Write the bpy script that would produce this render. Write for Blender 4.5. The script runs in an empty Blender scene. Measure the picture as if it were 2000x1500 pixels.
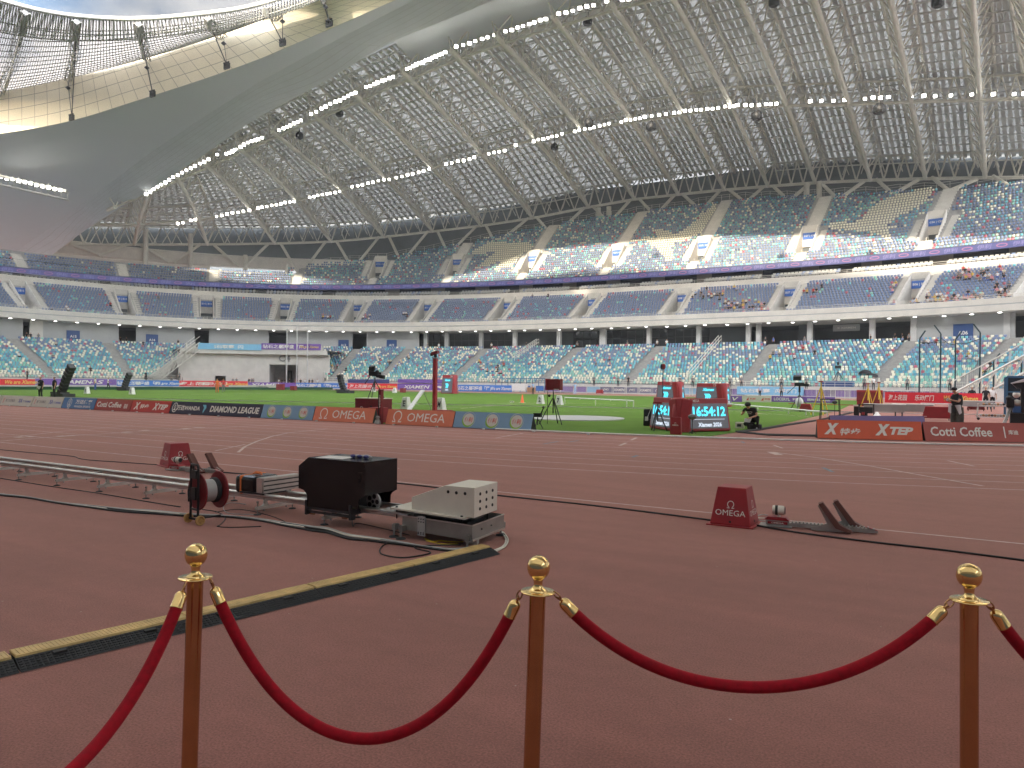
import bpy, random
import numpy as np
from math import *
from mathutils import Vector, Matrix
random.seed(7); np.random.seed(7)
scene=bpy.context.scene
# ---------------------------------------------------------------- camera
H=1.66; F=1450.
yaw=radians(30.6); pitch=-3/1450.; roll=.011
def Rz(a): return np.array([[cos(a),-sin(a),0],[sin(a),cos(a),0],[0,0,1.]])
def Rx(a): return np.array([[1,0,0],[0,cos(a),-sin(a)],[0,sin(a),cos(a)]])
R=Rz(yaw)@Rx(pi/2+pitch)@Rz(roll)
EYE=np.array([0,0,H])
cam=bpy.data.cameras.new('camera'); camo=bpy.data.objects.new('camera',cam); scene.collection.objects.link(camo)
M4=Matrix.Identity(4)
for i in range(3):
    for j in range(3): M4[i][j]=R[i,j]
    M4[i][3]=EYE[i]
camo.matrix_world=M4
cam.sensor_width=36; cam.lens=36*F/2000; cam.clip_start=.05; cam.clip_end=3000
scene.camera=camo
# ---------------------------------------------------------------- light
EXPO=2.98
scene.view_settings.view_transform='Standard'; scene.view_settings.look='None'
scene.view_settings.exposure=EXPO; scene.view_settings.gamma=1
SUN_EL=radians(17.2); SUN_AZ=radians(-84)      # azimuth measured from +X, counter-clockwise
sd=Vector((cos(SUN_EL)*cos(SUN_AZ),cos(SUN_EL)*sin(SUN_AZ),sin(SUN_EL)))
sun=bpy.data.lights.new('sun','SUN'); sun.energy=1.35; sun.angle=radians(1.2); sun.color=(1,.86,.66)
suno=bpy.data.objects.new('sun',sun); scene.collection.objects.link(suno)
suno.rotation_euler=sd.to_track_quat('Z','Y').to_euler()
w=bpy.data.worlds.new('World'); scene.world=w; w.use_nodes=True
nt=w.node_tree; nt.nodes.clear()
o=nt.nodes.new('ShaderNodeOutputWorld'); bg=nt.nodes.new('ShaderNodeBackground')
sk=nt.nodes.new('ShaderNodeTexSky'); sk.sky_type='NISHITA'; sk.sun_disc=False
sk.sun_elevation=SUN_EL; sk.sun_rotation=radians(90)-SUN_AZ; sk.air_density=1; sk.dust_density=1.5; sk.altitude=10
tc=nt.nodes.new('ShaderNodeTexCoord'); mp=nt.nodes.new('ShaderNodeMapping'); mp.inputs['Scale'].default_value=(1.2,1.2,3)
no=nt.nodes.new('ShaderNodeTexNoise'); no.inputs['Scale'].default_value=3.2; no.inputs['Detail'].default_value=7; no.inputs['Roughness'].default_value=.6
cr=nt.nodes.new('ShaderNodeValToRGB'); cr.color_ramp.elements[0].position=.36; cr.color_ramp.elements[1].position=.62
mx=nt.nodes.new('ShaderNodeMix'); mx.data_type='RGBA'; mx.inputs[7].default_value=(7.4,7.2,7.0,1)
nt.links.new(tc.outputs['Generated'],mp.inputs['Vector']); nt.links.new(mp.outputs[0],no.inputs['Vector']); nt.links.new(no.outputs['Fac'],cr.inputs[0])
nt.links.new(cr.outputs[0],mx.inputs[0]); nt.links.new(sk.outputs[0],mx.inputs[6]); sx_=nt.nodes.new('ShaderNodeSeparateXYZ'); mr_=nt.nodes.new('ShaderNodeMapRange'); mr_.interpolation_type='SMOOTHSTEP'
mr_.inputs[1].default_value=.15; mr_.inputs[2].default_value=.5; mr_.inputs[3].default_value=1.12; mr_.inputs[4].default_value=.1   # the sky is deeper and dimmer opposite the sun
nt.links.new(tc.outputs['Generated'],sx_.inputs[0]); nt.links.new(sx_.outputs[1],mr_.inputs[0])
vs_=nt.nodes.new('ShaderNodeVectorMath'); vs_.operation='SCALE'; nt.links.new(mx.outputs[2],vs_.inputs[0]); nt.links.new(mr_.outputs[0],vs_.inputs['Scale']); nt.links.new(vs_.outputs[0],bg.inputs[0])
bg.inputs[1].default_value=.14
nt.links.new(bg.outputs[0],o.inputs[0])
try:
    scene.cycles.max_bounces=7; scene.cycles.diffuse_bounces=4; scene.cycles.glossy_bounces=4; scene.cycles.transmission_bounces=4
    scene.cycles.caustics_reflective=False; scene.cycles.caustics_refractive=False; scene.cycles.sample_clamp_indirect=4
except Exception: pass
# ---------------------------------------------------------------- geometry helpers
def ray(x,y): return R@np.array([(x-1000)/F,(750-y)/F,-1.])
def P(x,y,Z): return EYE+ray(x,y)*Z
def G(x,y,z=0.):
    r=ray(x,y); return EYE+r*((z-H)/r[2])
def onY(x,y,Y):
    r=ray(x,y); return EYE+r*(Y/r[1])
def proj(p):
    q=R.T@(np.asarray(p,float)-EYE); return 1000+F*q[0]/-q[2],750-F*q[1]/-q[2]
CX,CY,A,B=-55.,59.,92.,72.5
def sp(p):
    c,s=cos(p),sin(p); n=3.2 if c>0 else 2.45
    return CX+A*copysign(abs(c)**(2/n),c), CY+B*copysign(abs(s)**(2/n),s)
pts=np.array([sp(p) for p in np.linspace(0,2*pi,8001)])
dd=np.r_[0,np.cumsum(np.hypot(*np.diff(pts,axis=0).T))]; L=dd[-1]
SS=np.arange(0,L,1.0); cx=np.interp(SS,dd,pts[:,0]); cy=np.interp(SS,dd,pts[:,1])
SS=np.r_[SS,L]; cx=np.r_[cx,cx[0]]; cy=np.r_[cy,cy[0]]
def sm(a):
    b=np.r_[a[-31:-1],a,a[1:31]]; k=np.ones(15)/15
    for _ in range(2): b=np.convolve(b,k,'same')
    return b[30:-30]
tx,ty=sm(np.gradient(cx)),sm(np.gradient(cy)); ll=np.hypot(tx,ty); nx,ny=ty/ll,-tx/ll
def nrm(s):
    s=s%L; v=np.array([np.interp(s,SS,nx),np.interp(s,SS,ny),0.]); return v/np.hypot(v[0],v[1])
def bowl(s,dl,z=0.):
    s=s%L
    return np.array([np.interp(s,SS,cx)+dl*np.interp(s,SS,nx),np.interp(s,SS,cy)+dl*np.interp(s,SS,ny),z])
def s_at(px,dl,z,lo=50,hi=300):
    ss=np.arange(lo,hi,.5); v=np.array([proj(bowl(s,dl,z))[0] for s in ss])
    ok=np.where((v[:-1]-px)*(v[1:]-px)<=0)[0]
    if len(ok)==0: return lo if px>v[0] else hi
    i=ok[0]; return float(ss[i]+(px-v[i])/(v[i+1]-v[i]+1e-9)*.5)
def nv(v):
    v=np.asarray(v,float); return v/(np.linalg.norm(v)+1e-12)
# ---------------------------------------------------------------- materials
def lin(c): return tuple(((x/255)/12.92 if x/255<=.04045 else ((x/255+.055)/1.055)**2.4) for x in c)
def mat(name,col,rough=.7,metal=0.,var=.12,sc=6.,bump=0.,bsc=60.,spec=.4,emit=0.,detail=4):
    m=bpy.data.materials.new(name); m.use_nodes=True; t=m.node_tree; b=t.nodes['Principled BSDF']
    b.inputs['Base Color'].default_value=(*col,1); b.inputs['Roughness'].default_value=rough; b.inputs['Metallic'].default_value=metal
    b.inputs['Specular IOR Level'].default_value=spec
    if emit:
        b.inputs['Emission Color'].default_value=(*col,1); b.inputs['Emission Strength'].default_value=emit
    g=t.nodes.new('ShaderNodeNewGeometry')
    if var>0:
        n=t.nodes.new('ShaderNodeTexNoise'); n.inputs['Scale'].default_value=sc; n.inputs['Detail'].default_value=detail
        t.links.new(g.outputs['Position'],n.inputs['Vector'])
        r=t.nodes.new('ShaderNodeMapRange'); r.inputs['From Min'].default_value=.3; r.inputs['From Max'].default_value=.7
        r.inputs['To Min'].default_value=1-var; r.inputs['To Max'].default_value=1+var
        t.links.new(n.outputs['Fac'],r.inputs['Value'])
        x=t.nodes.new('ShaderNodeVectorMath'); x.operation='SCALE'; x.inputs[0].default_value=col
        t.links.new(r.outputs[0],x.inputs['Scale']); t.links.new(x.outputs[0],b.inputs['Base Color'])
        if rough<.9:
            r2=t.nodes.new('ShaderNodeMapRange'); r2.inputs['To Min'].default_value=rough*.8; r2.inputs['To Max'].default_value=min(1,rough*1.25)
            t.links.new(n.outputs['Fac'],r2.inputs['Value']); t.links.new(r2.outputs[0],b.inputs['Roughness'])
    if bump>0:
        n2=t.nodes.new('ShaderNodeTexNoise'); n2.inputs['Scale'].default_value=bsc; n2.inputs['Detail'].default_value=3
        t.links.new(g.outputs['Position'],n2.inputs['Vector'])
        bp=t.nodes.new('ShaderNodeBump'); bp.inputs['Strength'].default_value=bump; bp.inputs['Distance'].default_value=.01
        t.links.new(n2.outputs['Fac'],bp.inputs['Height']); t.links.new(bp.outputs[0],b.inputs['Normal'])
    return m
M={}
def mm(k,*a,**kw): M[k]=mat(k,*a,**kw)
mm('concrete',(.36,.35,.33),.85,var=.15,sc=1.5,bump=.2,bsc=8)
mm('concrete_pale',(.6,.58,.54),.8,var=.08,sc=.8)
mm('concrete_step',(.38,.375,.37),.9,var=.15,sc=2)
mm('cream_wall',(.68,.65,.6),.7,var=.07,sc=.6)
mm('grey_panel',(.42,.43,.43),.6,var=.05,sc=.5)
mm('wood_panel',(.2,.17,.15),.6,var=.1)
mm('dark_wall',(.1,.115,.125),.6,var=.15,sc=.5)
mm('glass_dark',(.02,.025,.03),.12,var=0,spec=.8)
mm('white_metal',(.62,.61,.57),.45,var=.06,sc=1)
mm('roof_steel',(.66,.64,.58),.5,var=.08,sc=.7)
mm('roof_slat',(.58,.58,.57),.6,var=.1,sc=.7)
mm('soffit',(.56,.585,.64),.65,var=.02,sc=.15)
mm('dark_metal',(.035,.036,.04),.45,var=.1)
mm('black',(.016,.017,.019),.5,var=.1,sc=20)
mm('black_gloss',(.012,.013,.015),.18,var=.05,sc=4)
mm('black_fabric',(.02,.02,.024),.85,var=.2,sc=30,bump=.3,bsc=40)
mm('rubber',(.04,.043,.047),.75,var=.15,sc=30,bump=.4,bsc=300)
mm('ramp_yellow',(.62,.45,.2),.6,var=.22,sc=9,bump=.3,bsc=120)
mm('aluminium',(.6,.59,.56),.32,metal=.85,var=.08,sc=12)
mm('steel_grey',(.42,.42,.4),.45,metal=.6,var=.12,sc=10)
mm('steel_dull',(.3,.29,.27),.5,metal=.5,var=.12,sc=8)
mm('zinc_mat',(.42,.42,.41),.6,metal=.3,var=.1,sc=2)
mm('white_paint',(.72,.71,.68),.45,var=.06,sc=8)
mm('cream_box',(.7,.67,.58),.42,var=.05,sc=5)
mm('line_white',(.6,.47,.42),.8,var=.22,sc=5)
mm('mark_blue',(.22,.27,.3),.8,var=.1)
mm('omega_red',(.33,.028,.035),.42,var=.08,sc=6)
mm('omega_red_dark',(.2,.02,.025),.45,var=.1,sc=6)
mm('red_case',(.25,.03,.035),.5,var=.1,sc=6)
mm('orange_strap',(.75,.2,.05),.7,var=.1,sc=30)
mm('gold',(.83,.6,.26),.12,metal=1,var=.05,sc=20)
mm('gold_tube',(.5,.27,.13),.22,metal=1,var=.08,sc=6)
mm('wheel_gold',(.55,.33,.12),.5,var=.1,sc=20)
mm('wood',(.35,.2,.1),.7,var=.2,sc=10)
mm('yellow',(.65,.45,.04),.55,var=.1,sc=10)
mm('orange',(.75,.12,.03),.6,var=.08)
mm('green_dark',(.015,.07,.028),.8,var=.2,sc=1)
mm('lettering',(.8,.78,.72),.6,var=0)
mm('gold_text',(.8,.6,.12),.6,var=0)
mm('ink_red',(.6,.05,.04),.6,var=0); mm('ink_blue',(.06,.1,.4),.6,var=0); mm('ink_grey',(.2,.2,.2),.6,var=0)
mm('yili_green',(.25,.5,.04),.6,var=0)
mm('dl_cyan',(.2,.55,.7),.6,var=0)
mm('board_cream',(.62,.6,.53),.55,var=.03); mm('board_blue',(.09,.2,.42),.55,var=.03); mm('board_brick',(.36,.07,.06),.55,var=.03)
mm('board_red',(.5,.06,.05),.55,var=.03); mm('board_navy',(.035,.035,.065),.55,var=.05); mm('board_sky',(.2,.34,.5),.55,var=.03)
mm('board_orange',(.68,.2,.11),.55,var=.03); mm('board_xtep',(.68,.13,.06),.5,var=.03); mm('board_cotti',(.42,.1,.08),.5,var=.03)
mm('board_purple',(.17,.13,.3),.55,var=.05)
mm('banner_red',(.75,.03,.05),.6,var=.05); mm('banner_violet',(.2,.1,.4),.6,var=.05); mm('banner_blue',(.05,.2,.62),.6,var=.05); mm('banner_sky',(.22,.5,.72),.6,var=.05)
mm('banner_navy',(.06,.06,.2),.6,var=.05)
mm('sign_blue',(.025,.07,.22),.5,var=.03); mm('sign_bright',(.04,.14,.5),.5,var=.03)
mm('fur',(.2,.19,.18),1,var=.35,sc=60,bump=1,bsc=150)
mm('tube_blue',(.05,.16,.3),.5,var=.05); mm('cage_green',(.008,.035,.045),.5,var=.1); mm('seat_blue',(.05,.15,.4),.5)
mm('skin',(.5,.28,.18),.6,var=.05); mm('hair',(.012,.011,.01),.6,var=.1)
mm('bib_white',(.65,.64,.65),.7,var=.05)
mm('led_grey',(.14,.14,.16),.35,var=.05)
def emis(k,col,st):
    m=bpy.data.materials.new(k); m.use_nodes=True; b=m.node_tree.nodes['Principled BSDF']
    b.inputs['Base Color'].default_value=(*[c*.5 for c in col],1); b.inputs['Emission Color'].default_value=(*col,1); b.inputs['Emission Strength'].default_value=st; M[k]=m
emis('lamp_white',(1,.97,.85),2.5); emis('downlight',(1,.98,.95),1.6); emis('led_cyan',(.06,.62,.85),.28); emis('led_white',(.75,.85,1),.14)
emis('led_screen',(.1,.1,.115),.1); emis('ribbon_blue',(.055,.065,.22),.08); emis('ribbon_violet',(.12,.1,.35),.33); emis('ribbon_pink',(.4,.16,.3),.08); emis('ribbon_text',(.24,.22,.45),.07)
def velvet():
    m=mat('velvet_red',(.3,.005,.014),.85,var=.2,sc=40,bump=.3,bsc=400,spec=.2); b=m.node_tree.nodes['Principled BSDF']
    b.inputs['Sheen Weight'].default_value=.35; b.inputs['Sheen Roughness'].default_value=.4; b.inputs['Sheen Tint'].default_value=(.9,.1,.15,1); M['velvet']=m
velvet()
def skinmat():
    m=bpy.data.materials.new('roof_membrane'); m.use_nodes=True; t=m.node_tree; t.nodes.clear()
    o=t.nodes.new('ShaderNodeOutputMaterial'); a=t.nodes.new('ShaderNodeBsdfTranslucent'); d=t.nodes.new('ShaderNodeBsdfDiffuse'); x=t.nodes.new('ShaderNodeMixShader')
    a.inputs[0].default_value=(.17,.175,.175,1); d.inputs[0].default_value=(.72,.72,.72,1); x.inputs[0].default_value=.5
    t.links.new(a.outputs[0],x.inputs[2]); t.links.new(d.outputs[0],x.inputs[1]); t.links.new(x.outputs[0],o.inputs[0]); M['membrane']=m
    m2=m.copy(); m2.name='net_canopy'; m2.node_tree.nodes['Translucent BSDF'].inputs[0].default_value=(.36,.35,.36,1); m2.node_tree.nodes['Diffuse BSDF'].inputs[0].default_value=(.8,.78,.78,1); m2.node_tree.nodes['Mix Shader'].inputs[0].default_value=.6; M['canopy']=m2
skinmat()
def trackmat():
    m=bpy.data.materials.new('tartan'); m.use_nodes=True; t=m.node_tree; b=t.nodes['Principled BSDF']; N=t.nodes.new; K=t.links.new
    g=N('ShaderNodeNewGeometry')
    def noise(sc,de,stretch=None):
        n=N('ShaderNodeTexNoise'); n.inputs['Scale'].default_value=sc; n.inputs['Detail'].default_value=de
        if stretch:
            mpn=N('ShaderNodeMapping'); mpn.inputs['Scale'].default_value=stretch; K(g.outputs['Position'],mpn.inputs[0]); K(mpn.outputs[0],n.inputs['Vector'])
        else: K(g.outputs['Position'],n.inputs['Vector'])
        return n
    def rng(src,a,b_,f0=.3,f1=.7):
        r=N('ShaderNodeMapRange'); r.inputs[1].default_value=f0; r.inputs[2].default_value=f1; r.inputs[3].default_value=a; r.inputs[4].default_value=b_; K(src,r.inputs[0]); return r.outputs[0]
    def mul(a,b_):
        x=N('ShaderNodeMath'); x.operation='MULTIPLY'; K(a,x.inputs[0]); K(b_,x.inputs[1]); return x.outputs[0]
    big=rng(noise(.35,6).outputs[0],.86,1.14); streak=rng(noise(1.3,6,(.25,2.2,1)).outputs[0],.88,1.12); fine=rng(noise(85,3).outputs[0],.6,1.42); mid=rng(noise(7,6).outputs[0],.92,1.08)
    v=mul(mul(big,streak),mul(fine,mid))
    sc=N('ShaderNodeVectorMath'); sc.operation='SCALE'; sc.inputs[0].default_value=(.222,.088,.076); K(v,sc.inputs['Scale'])
    # pale crumbs
    vo=N('ShaderNodeTexVoronoi'); vo.inputs['Scale'].default_value=5.5; K(g.outputs['Position'],vo.inputs['Vector'])
    lt=N('ShaderNodeMath'); lt.operation='LESS_THAN'; lt.inputs[1].default_value=.04; K(vo.outputs['Distance'],lt.inputs[0])
    sepc=N('ShaderNodeSeparateColor'); K(vo.outputs['Color'],sepc.inputs[0]); gt=N('ShaderNodeMath'); gt.operation='GREATER_THAN'; gt.inputs[1].default_value=.72; K(sepc.outputs[0],gt.inputs[0])
    fac=mul(lt.outputs[0],gt.outputs[0]); mx=N('ShaderNodeMix'); mx.data_type='RGBA'; K(fac,mx.inputs[0]); K(sc.outputs[0],mx.inputs[6]); mx.inputs[7].default_value=(.4,.33,.3,1)
    K(mx.outputs[2],b.inputs['Base Color']); b.inputs['Roughness'].default_value=.8; b.inputs['Specular IOR Level'].default_value=.3
    b.inputs['Sheen Weight'].default_value=.4; b.inputs['Sheen Roughness'].default_value=.5; b.inputs['Sheen Tint'].default_value=(1,.6,.48,1)
    bp=N('ShaderNodeBump'); bp.inputs['Strength'].default_value=.5; bp.inputs['Distance'].default_value=.004; n=noise(330,2); K(n.outputs[0],bp.inputs['Height']); K(bp.outputs[0],b.inputs['Normal'])
    M['tartan']=m
trackmat()
def grassmat():
    m=mat('turf',(.066,.145,.015),.9,var=.3,sc=.5,bump=.6,bsc=60,spec=.2,detail=10); t=m.node_tree
    g=t.nodes['Geometry']; b=t.nodes['Principled BSDF']
    wv=t.nodes.new('ShaderNodeTexNoise'); wv.inputs['Scale'].default_value=.12; wv.inputs['Detail'].default_value=8
    mp_=t.nodes.new('ShaderNodeMapping'); mp_.inputs['Scale'].default_value=(1,3,1); t.links.new(g.outputs['Position'],mp_.inputs[0]); t.links.new(mp_.outputs[0],wv.inputs['Vector'])
    src=b.inputs['Base Color'].links[0].from_socket; mxx=t.nodes.new('ShaderNodeMix'); mxx.data_type='RGBA'
    t.links.new(wv.outputs[0],mxx.inputs[0]); t.links.new(src,mxx.inputs[6]); mxx.inputs[7].default_value=(.1,.175,.022,1); t.links.new(mxx.outputs[2],b.inputs['Base Color']); M['turf']=m
grassmat()
def gridmat(k,col,u,v,wd,line,ax=(0,2),rough=.5):
    m=mat(k,col,rough,var=.04,sc=.4); t=m.node_tree; b=t.nodes['Principled BSDF']; g=t.nodes['Geometry']
    uv=t.nodes.new('ShaderNodeUVMap'); br=t.nodes.new('ShaderNodeTexBrick'); br.offset=0
    br.inputs['Scale'].default_value=1; br.inputs['Mortar Size'].default_value=wd; br.inputs['Brick Width'].default_value=u; br.inputs['Row Height'].default_value=v
    t.links.new(uv.outputs[0],br.inputs['Vector']); src=b.inputs['Base Color'].links[0].from_socket
    t.links.new(src,br.inputs['Color1']); t.links.new(src,br.inputs['Color2']); br.inputs['Mortar'].default_value=(*line,1)
    t.links.new(br.outputs['Color'],b.inputs['Base Color']); M[k]=m
gridmat('fascia_cream',(.86,.79,.63),2.6,1.9,.05,(.36,.32,.25)); gridmat('soffit_lines',(.59,.615,.67),60.,1.5,.035,(.4,.4,.41))
# ---------------------------------------------------------------- object helpers
C=scene.collection
def setp(o,label=None,cat=None,group=None,kind=None):
    if label: o['label']=label
    if cat: o['category']=cat
    if group: o['group']=group
    if kind: o['kind']=kind
    return o
def thing(name,label,cat,loc=(0,0,0),group=None,rz=0):
    o=bpy.data.objects.new(name,None); C.objects.link(o); o.location=[float(x) for x in loc]; o.rotation_euler=(0,0,rz); o.empty_display_size=.1
    return setp(o,label,cat,group)
class MB:
    def __init__(s): s.v=[];s.f=[];s.m=[];s.s=[];s.uv=None
    def add(s,vs,fs,mi=0,sm=False):
        b=len(s.v); s.v.extend([tuple(map(float,v)) for v in vs])
        for f in fs: s.f.append(tuple(b+i for i in f)); s.m.append(mi); s.s.append(sm)
        return s
    def obox(s,c,a,b,d,mi=0):   # half vectors
        c,a,b,d=[np.asarray(x,float) for x in (c,a,b,d)]
        if np.dot(np.cross(a,b),d)<0: a=-a
        vs=[c-a-b-d,c+a-b-d,c+a+b-d,c-a+b-d,c-a-b+d,c+a-b+d,c+a+b+d,c-a+b+d]
        return s.add(vs,[(0,3,2,1),(4,5,6,7),(0,1,5,4),(1,2,6,5),(2,3,7,6),(3,0,4,7)],mi)
    def box(s,c,sz,mi=0,rz=0):
        ca,sa=cos(rz),sin(rz)
        return s.obox(c,(ca*sz[0]/2,sa*sz[0]/2,0),(-sa*sz[1]/2,ca*sz[1]/2,0),(0,0,sz[2]/2),mi)
    def bar(s,p,q,w,h=None,mi=0,up=(0,0,1)):
        p,q=np.asarray(p,float),np.asarray(q,float); h=h or w; d=q-p; n=nv(d); up=np.asarray(up,float)
        if abs(np.dot(n,up))>.98: up=np.array([1.,0,0])
        a=nv(np.cross(n,up)); b=np.cross(a,n)
        return s.obox((p+q)/2,a*w/2,b*h/2,d/2,mi)
    def tube(s,ps,r,n=8,mi=0,caps=True,sm=True):
        ps=[np.asarray(p,float) for p in ps]; k=len(ps); rs=r if hasattr(r,'__len__') else [r]*k
        vs=[];a=None
        for i,p in enumerate(ps):
            d=nv(ps[min(i+1,k-1)]-ps[max(i-1,0)])
            if a is None: a=nv(np.cross(d,(0,0,1) if abs(d[2])<.9 else (1,0,0)))
            a=nv(a-d*np.dot(a,d)); b=np.cross(d,a)
            vs+= [p+rs[i]*(a*cos(2*pi*j/n)+b*sin(2*pi*j/n)) for j in range(n)]
        fs=[(i*n+j,i*n+(j+1)%n,(i+1)*n+(j+1)%n,(i+1)*n+j) for i in range(k-1) for j in range(n)]
        s.add(vs,fs,mi,sm)
        if caps: s.add(vs[:n],[tuple(range(n))[::-1]],mi); s.add(vs[-n:],[tuple(range(n))],mi)
        return s
    def lathe(s,prof,n=24,o=(0,0,0),ax=(0,0,1),mi=0,sm=True):
        o=np.asarray(o,float); ax=nv(ax); a=nv(np.cross(ax,(0,0,1) if abs(ax[2])<.9 else (1,0,0))); b=np.cross(ax,a)
        vs=[o+ax*z+r*(a*cos(2*pi*j/n)+b*sin(2*pi*j/n)) for r,z in prof for j in range(n)]
        s.add(vs,[(i*n+j,i*n+(j+1)%n,(i+1)*n+(j+1)%n,(i+1)*n+j) for i in range(len(prof)-1) for j in range(n)],mi,sm)
        s.add(vs[:n],[tuple(range(n))[::-1]],mi); s.add(vs[-n:],[tuple(range(n))],mi); return s
    def prism(s,poly,o,u,v,w,mi=0):   # polygon in (u,v) at o, extruded along w
        o,u,v,w=[np.asarray(x,float) for x in (o,u,v,w)]; n=len(poly)
        f=[o+u*x+v*y for x,y in poly]; vs=f+[p+w for p in f]
        fs=[tuple(range(n))[::-1],tuple(range(n,2*n))]+[(i,(i+1)%n,(i+1)%n+n,i+n) for i in range(n)]
        return s.add(vs,fs,mi)
    def sheet(s,rows,mi=0,sm=False):
        n=len(rows[0]); vs=[p for r in rows for p in r]
        return s.add(vs,[(i*n+j,i*n+j+1,(i+1)*n+j+1,(i+1)*n+j) for i in range(len(rows)-1) for j in range(n-1)],mi,sm)
    def ball(s,c,r,n=12,mi=0,sc=(1,1,1)):
        m=n//2; vs=[(c[0]+r*sc[0]*sin(pi*i/m)*cos(2*pi*j/n),c[1]+r*sc[1]*sin(pi*i/m)*sin(2*pi*j/n),c[2]+r*sc[2]*cos(pi*i/m)) for i in range(m+1) for j in range(n)]
        return s.add(vs,[(i*n+j,(i+1)*n+j,(i+1)*n+(j+1)%n,i*n+(j+1)%n) for i in range(m) for j in range(n)],mi,True)
    def mesh(s,name,mats,off=(0,0,0)):
        me=bpy.data.meshes.new(name); off=np.asarray(off,float)
        me.from_pydata([tuple(np.array(v)-off) for v in s.v],[],s.f)
        if not isinstance(mats,(list,tuple)): mats=[mats]
        for k in mats: me.materials.append(M[k] if isinstance(k,str) else k)
        me.polygons.foreach_set('material_index',s.m); me.polygons.foreach_set('use_smooth',s.s)
        if s.uv is not None:
            uvl=me.uv_layers.new(name='UVMap'); li=np.zeros(len(me.loops),int); me.loops.foreach_get('vertex_index',li)
            uvl.data.foreach_set('uv',np.array(s.uv,float)[li].ravel())
        me.update(); return me
    def build(s,name,mats,parent=None,world=True,bevel=0):
        off=(0,0,0)
        if parent is not None and world:
            off=np.array(parent.location); p=parent.parent
            while p is not None: off=off+np.array(p.location); p=p.parent
        o=bpy.data.objects.new(name,s.mesh(name,mats,off)); C.objects.link(o)
        if parent is not None: o.parent=parent
        if bevel:
            b=o.modifiers.new('bevel','BEVEL'); b.width=bevel; b.segments=2; b.limit_method='ANGLE'; b.angle_limit=radians(40)
        return o
def centre(o):   # move the origin of a single-mesh thing to its own place
    me=o.data; n=len(me.vertices); co=np.zeros(n*3); me.vertices.foreach_get('co',co); co=co.reshape(-1,3)
    c=np.array([co[:,0].mean(),co[:,1].mean(),co[:,2].min()]); co-=c; me.vertices.foreach_set('co',co.ravel()); me.update(); o.location=c; return o
def copy_tree(o,parent=None):
    c=o.copy(); C.objects.link(c); c.parent=parent
    for ch in o.children: copy_tree(ch,c)
    return c
_tc={}
def textdata(body,bold=0.,shear=0.,res=2):
    k=(body,bold,shear)
    if k in _tc: return _tc[k]
    cu=bpy.data.curves.new('t','FONT'); cu.body=body; cu.size=1; cu.offset=bold; cu.shear=shear; cu.resolution_u=res; cu.fill_mode='FRONT'
    ob=bpy.data.objects.new('t',cu); C.objects.link(ob); dg=bpy.context.evaluated_depsgraph_get(); dg.update()
    me=bpy.data.meshes.new_from_object(ob.evaluated_get(dg)); v=np.array([tuple(x.co) for x in me.vertices]); f=[tuple(p.vertices) for p in me.polygons]
    bpy.data.objects.remove(ob); bpy.data.curves.remove(cu); bpy.data.meshes.remove(me)
    lo,hi=v.min(0),v.max(0); _tc[k]=(v,f,lo,hi); return _tc[k]
def addtext(mb,body,c,u,w,h,v=(0,0,1),bold=.02,shear=0.,mi=0,off=.006):
    V,Fc,lo,hi=textdata(body,bold,shear); u=nv(u); v=nv(v); n=np.cross(u,v); c=np.asarray(c,float)
    sx=w/(hi[0]-lo[0]); sy=h/(hi[1]-lo[1]) if h else sx
    vs=[c+u*((p[0]-(lo[0]+hi[0])/2)*sx)+v*((p[1]-(lo[1]+hi[1])/2)*sy)+n*off for p in V]
    mb.add(vs,Fc,mi); return mb
def text(parent,body,c,u,w,h,v=(0,0,1),bold=.02,shear=0.,m='lettering',off=.006,name='lettering'):
    mb=MB(); addtext(mb,body,c,u,w,h,v,bold,shear,0,off); return mb.build(name,m,parent)
def omega(mb,c,u,v,h,mi=0,off=.007,th=.11):   # the horseshoe letter with serif feet
    u=nv(u); v=nv(v); n=np.cross(u,v); c=np.asarray(c,float)+n*off; R1,R2=.5,.5-th
    a0,a1=radians(-58),radians(238); k=22
    o_=[(R1*cos(a0+(a1-a0)*i/k)*.95,R1*sin(a0+(a1-a0)*i/k)+.06) for i in range(k+1)]; i_=[(R2*cos(a0+(a1-a0)*i/k)*.95,R2*sin(a0+(a1-a0)*i/k)+.06) for i in range(k+1)]
    vs=[c+(u*x+v*y)*h for x,y in o_+i_]; mb.add(vs,[(i,i+1,k+2+i,k+1+i) for i in range(k)],mi)
    for sg in (1,-1):
        q=[(.12,-.5),(.5,-.5),(.5,-.32),(.42,-.41),(.22,-.41),(.28,-.33),(.2,-.3)]
        q=[(x*sg,y) for x,y in q]
        if sg<0: q=q[::-1]
        mb.add([c+(u*x+v*y)*h for x,y in q],[tuple(range(len(q)))],mi)
    return mb
# ================================================================ ground
KY=21.75; RC=36.5; XR=-13.5; XL=-97.9; YC=KY+RC; LP=1.055
def flat(name,poly,z,m,kind='structure',label=None):
    mb=MB(); mb.add([(x,y,z) for x,y in poly],[tuple(range(len(poly)))]); o=mb.build(name,m); setp(o,label,None,None,kind); return o
flat('ground',[(-400,-300),(300,-300),(300,400),(-400,400)],-.05,'concrete')
flat('running_track',[(-190,-5.5),(60,-5.5),(60,125),(-190,125)],0,'tartan')
def oval(r,n=40,cut=None):
    p=[(XR+r*cos(a),YC+r*sin(a)) for a in np.linspace(-pi/2,pi/2,n)]+[(XL+r*cos(a),YC+r*sin(a)) for a in np.linspace(pi/2,1.5*pi,n)]
    return p
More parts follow.
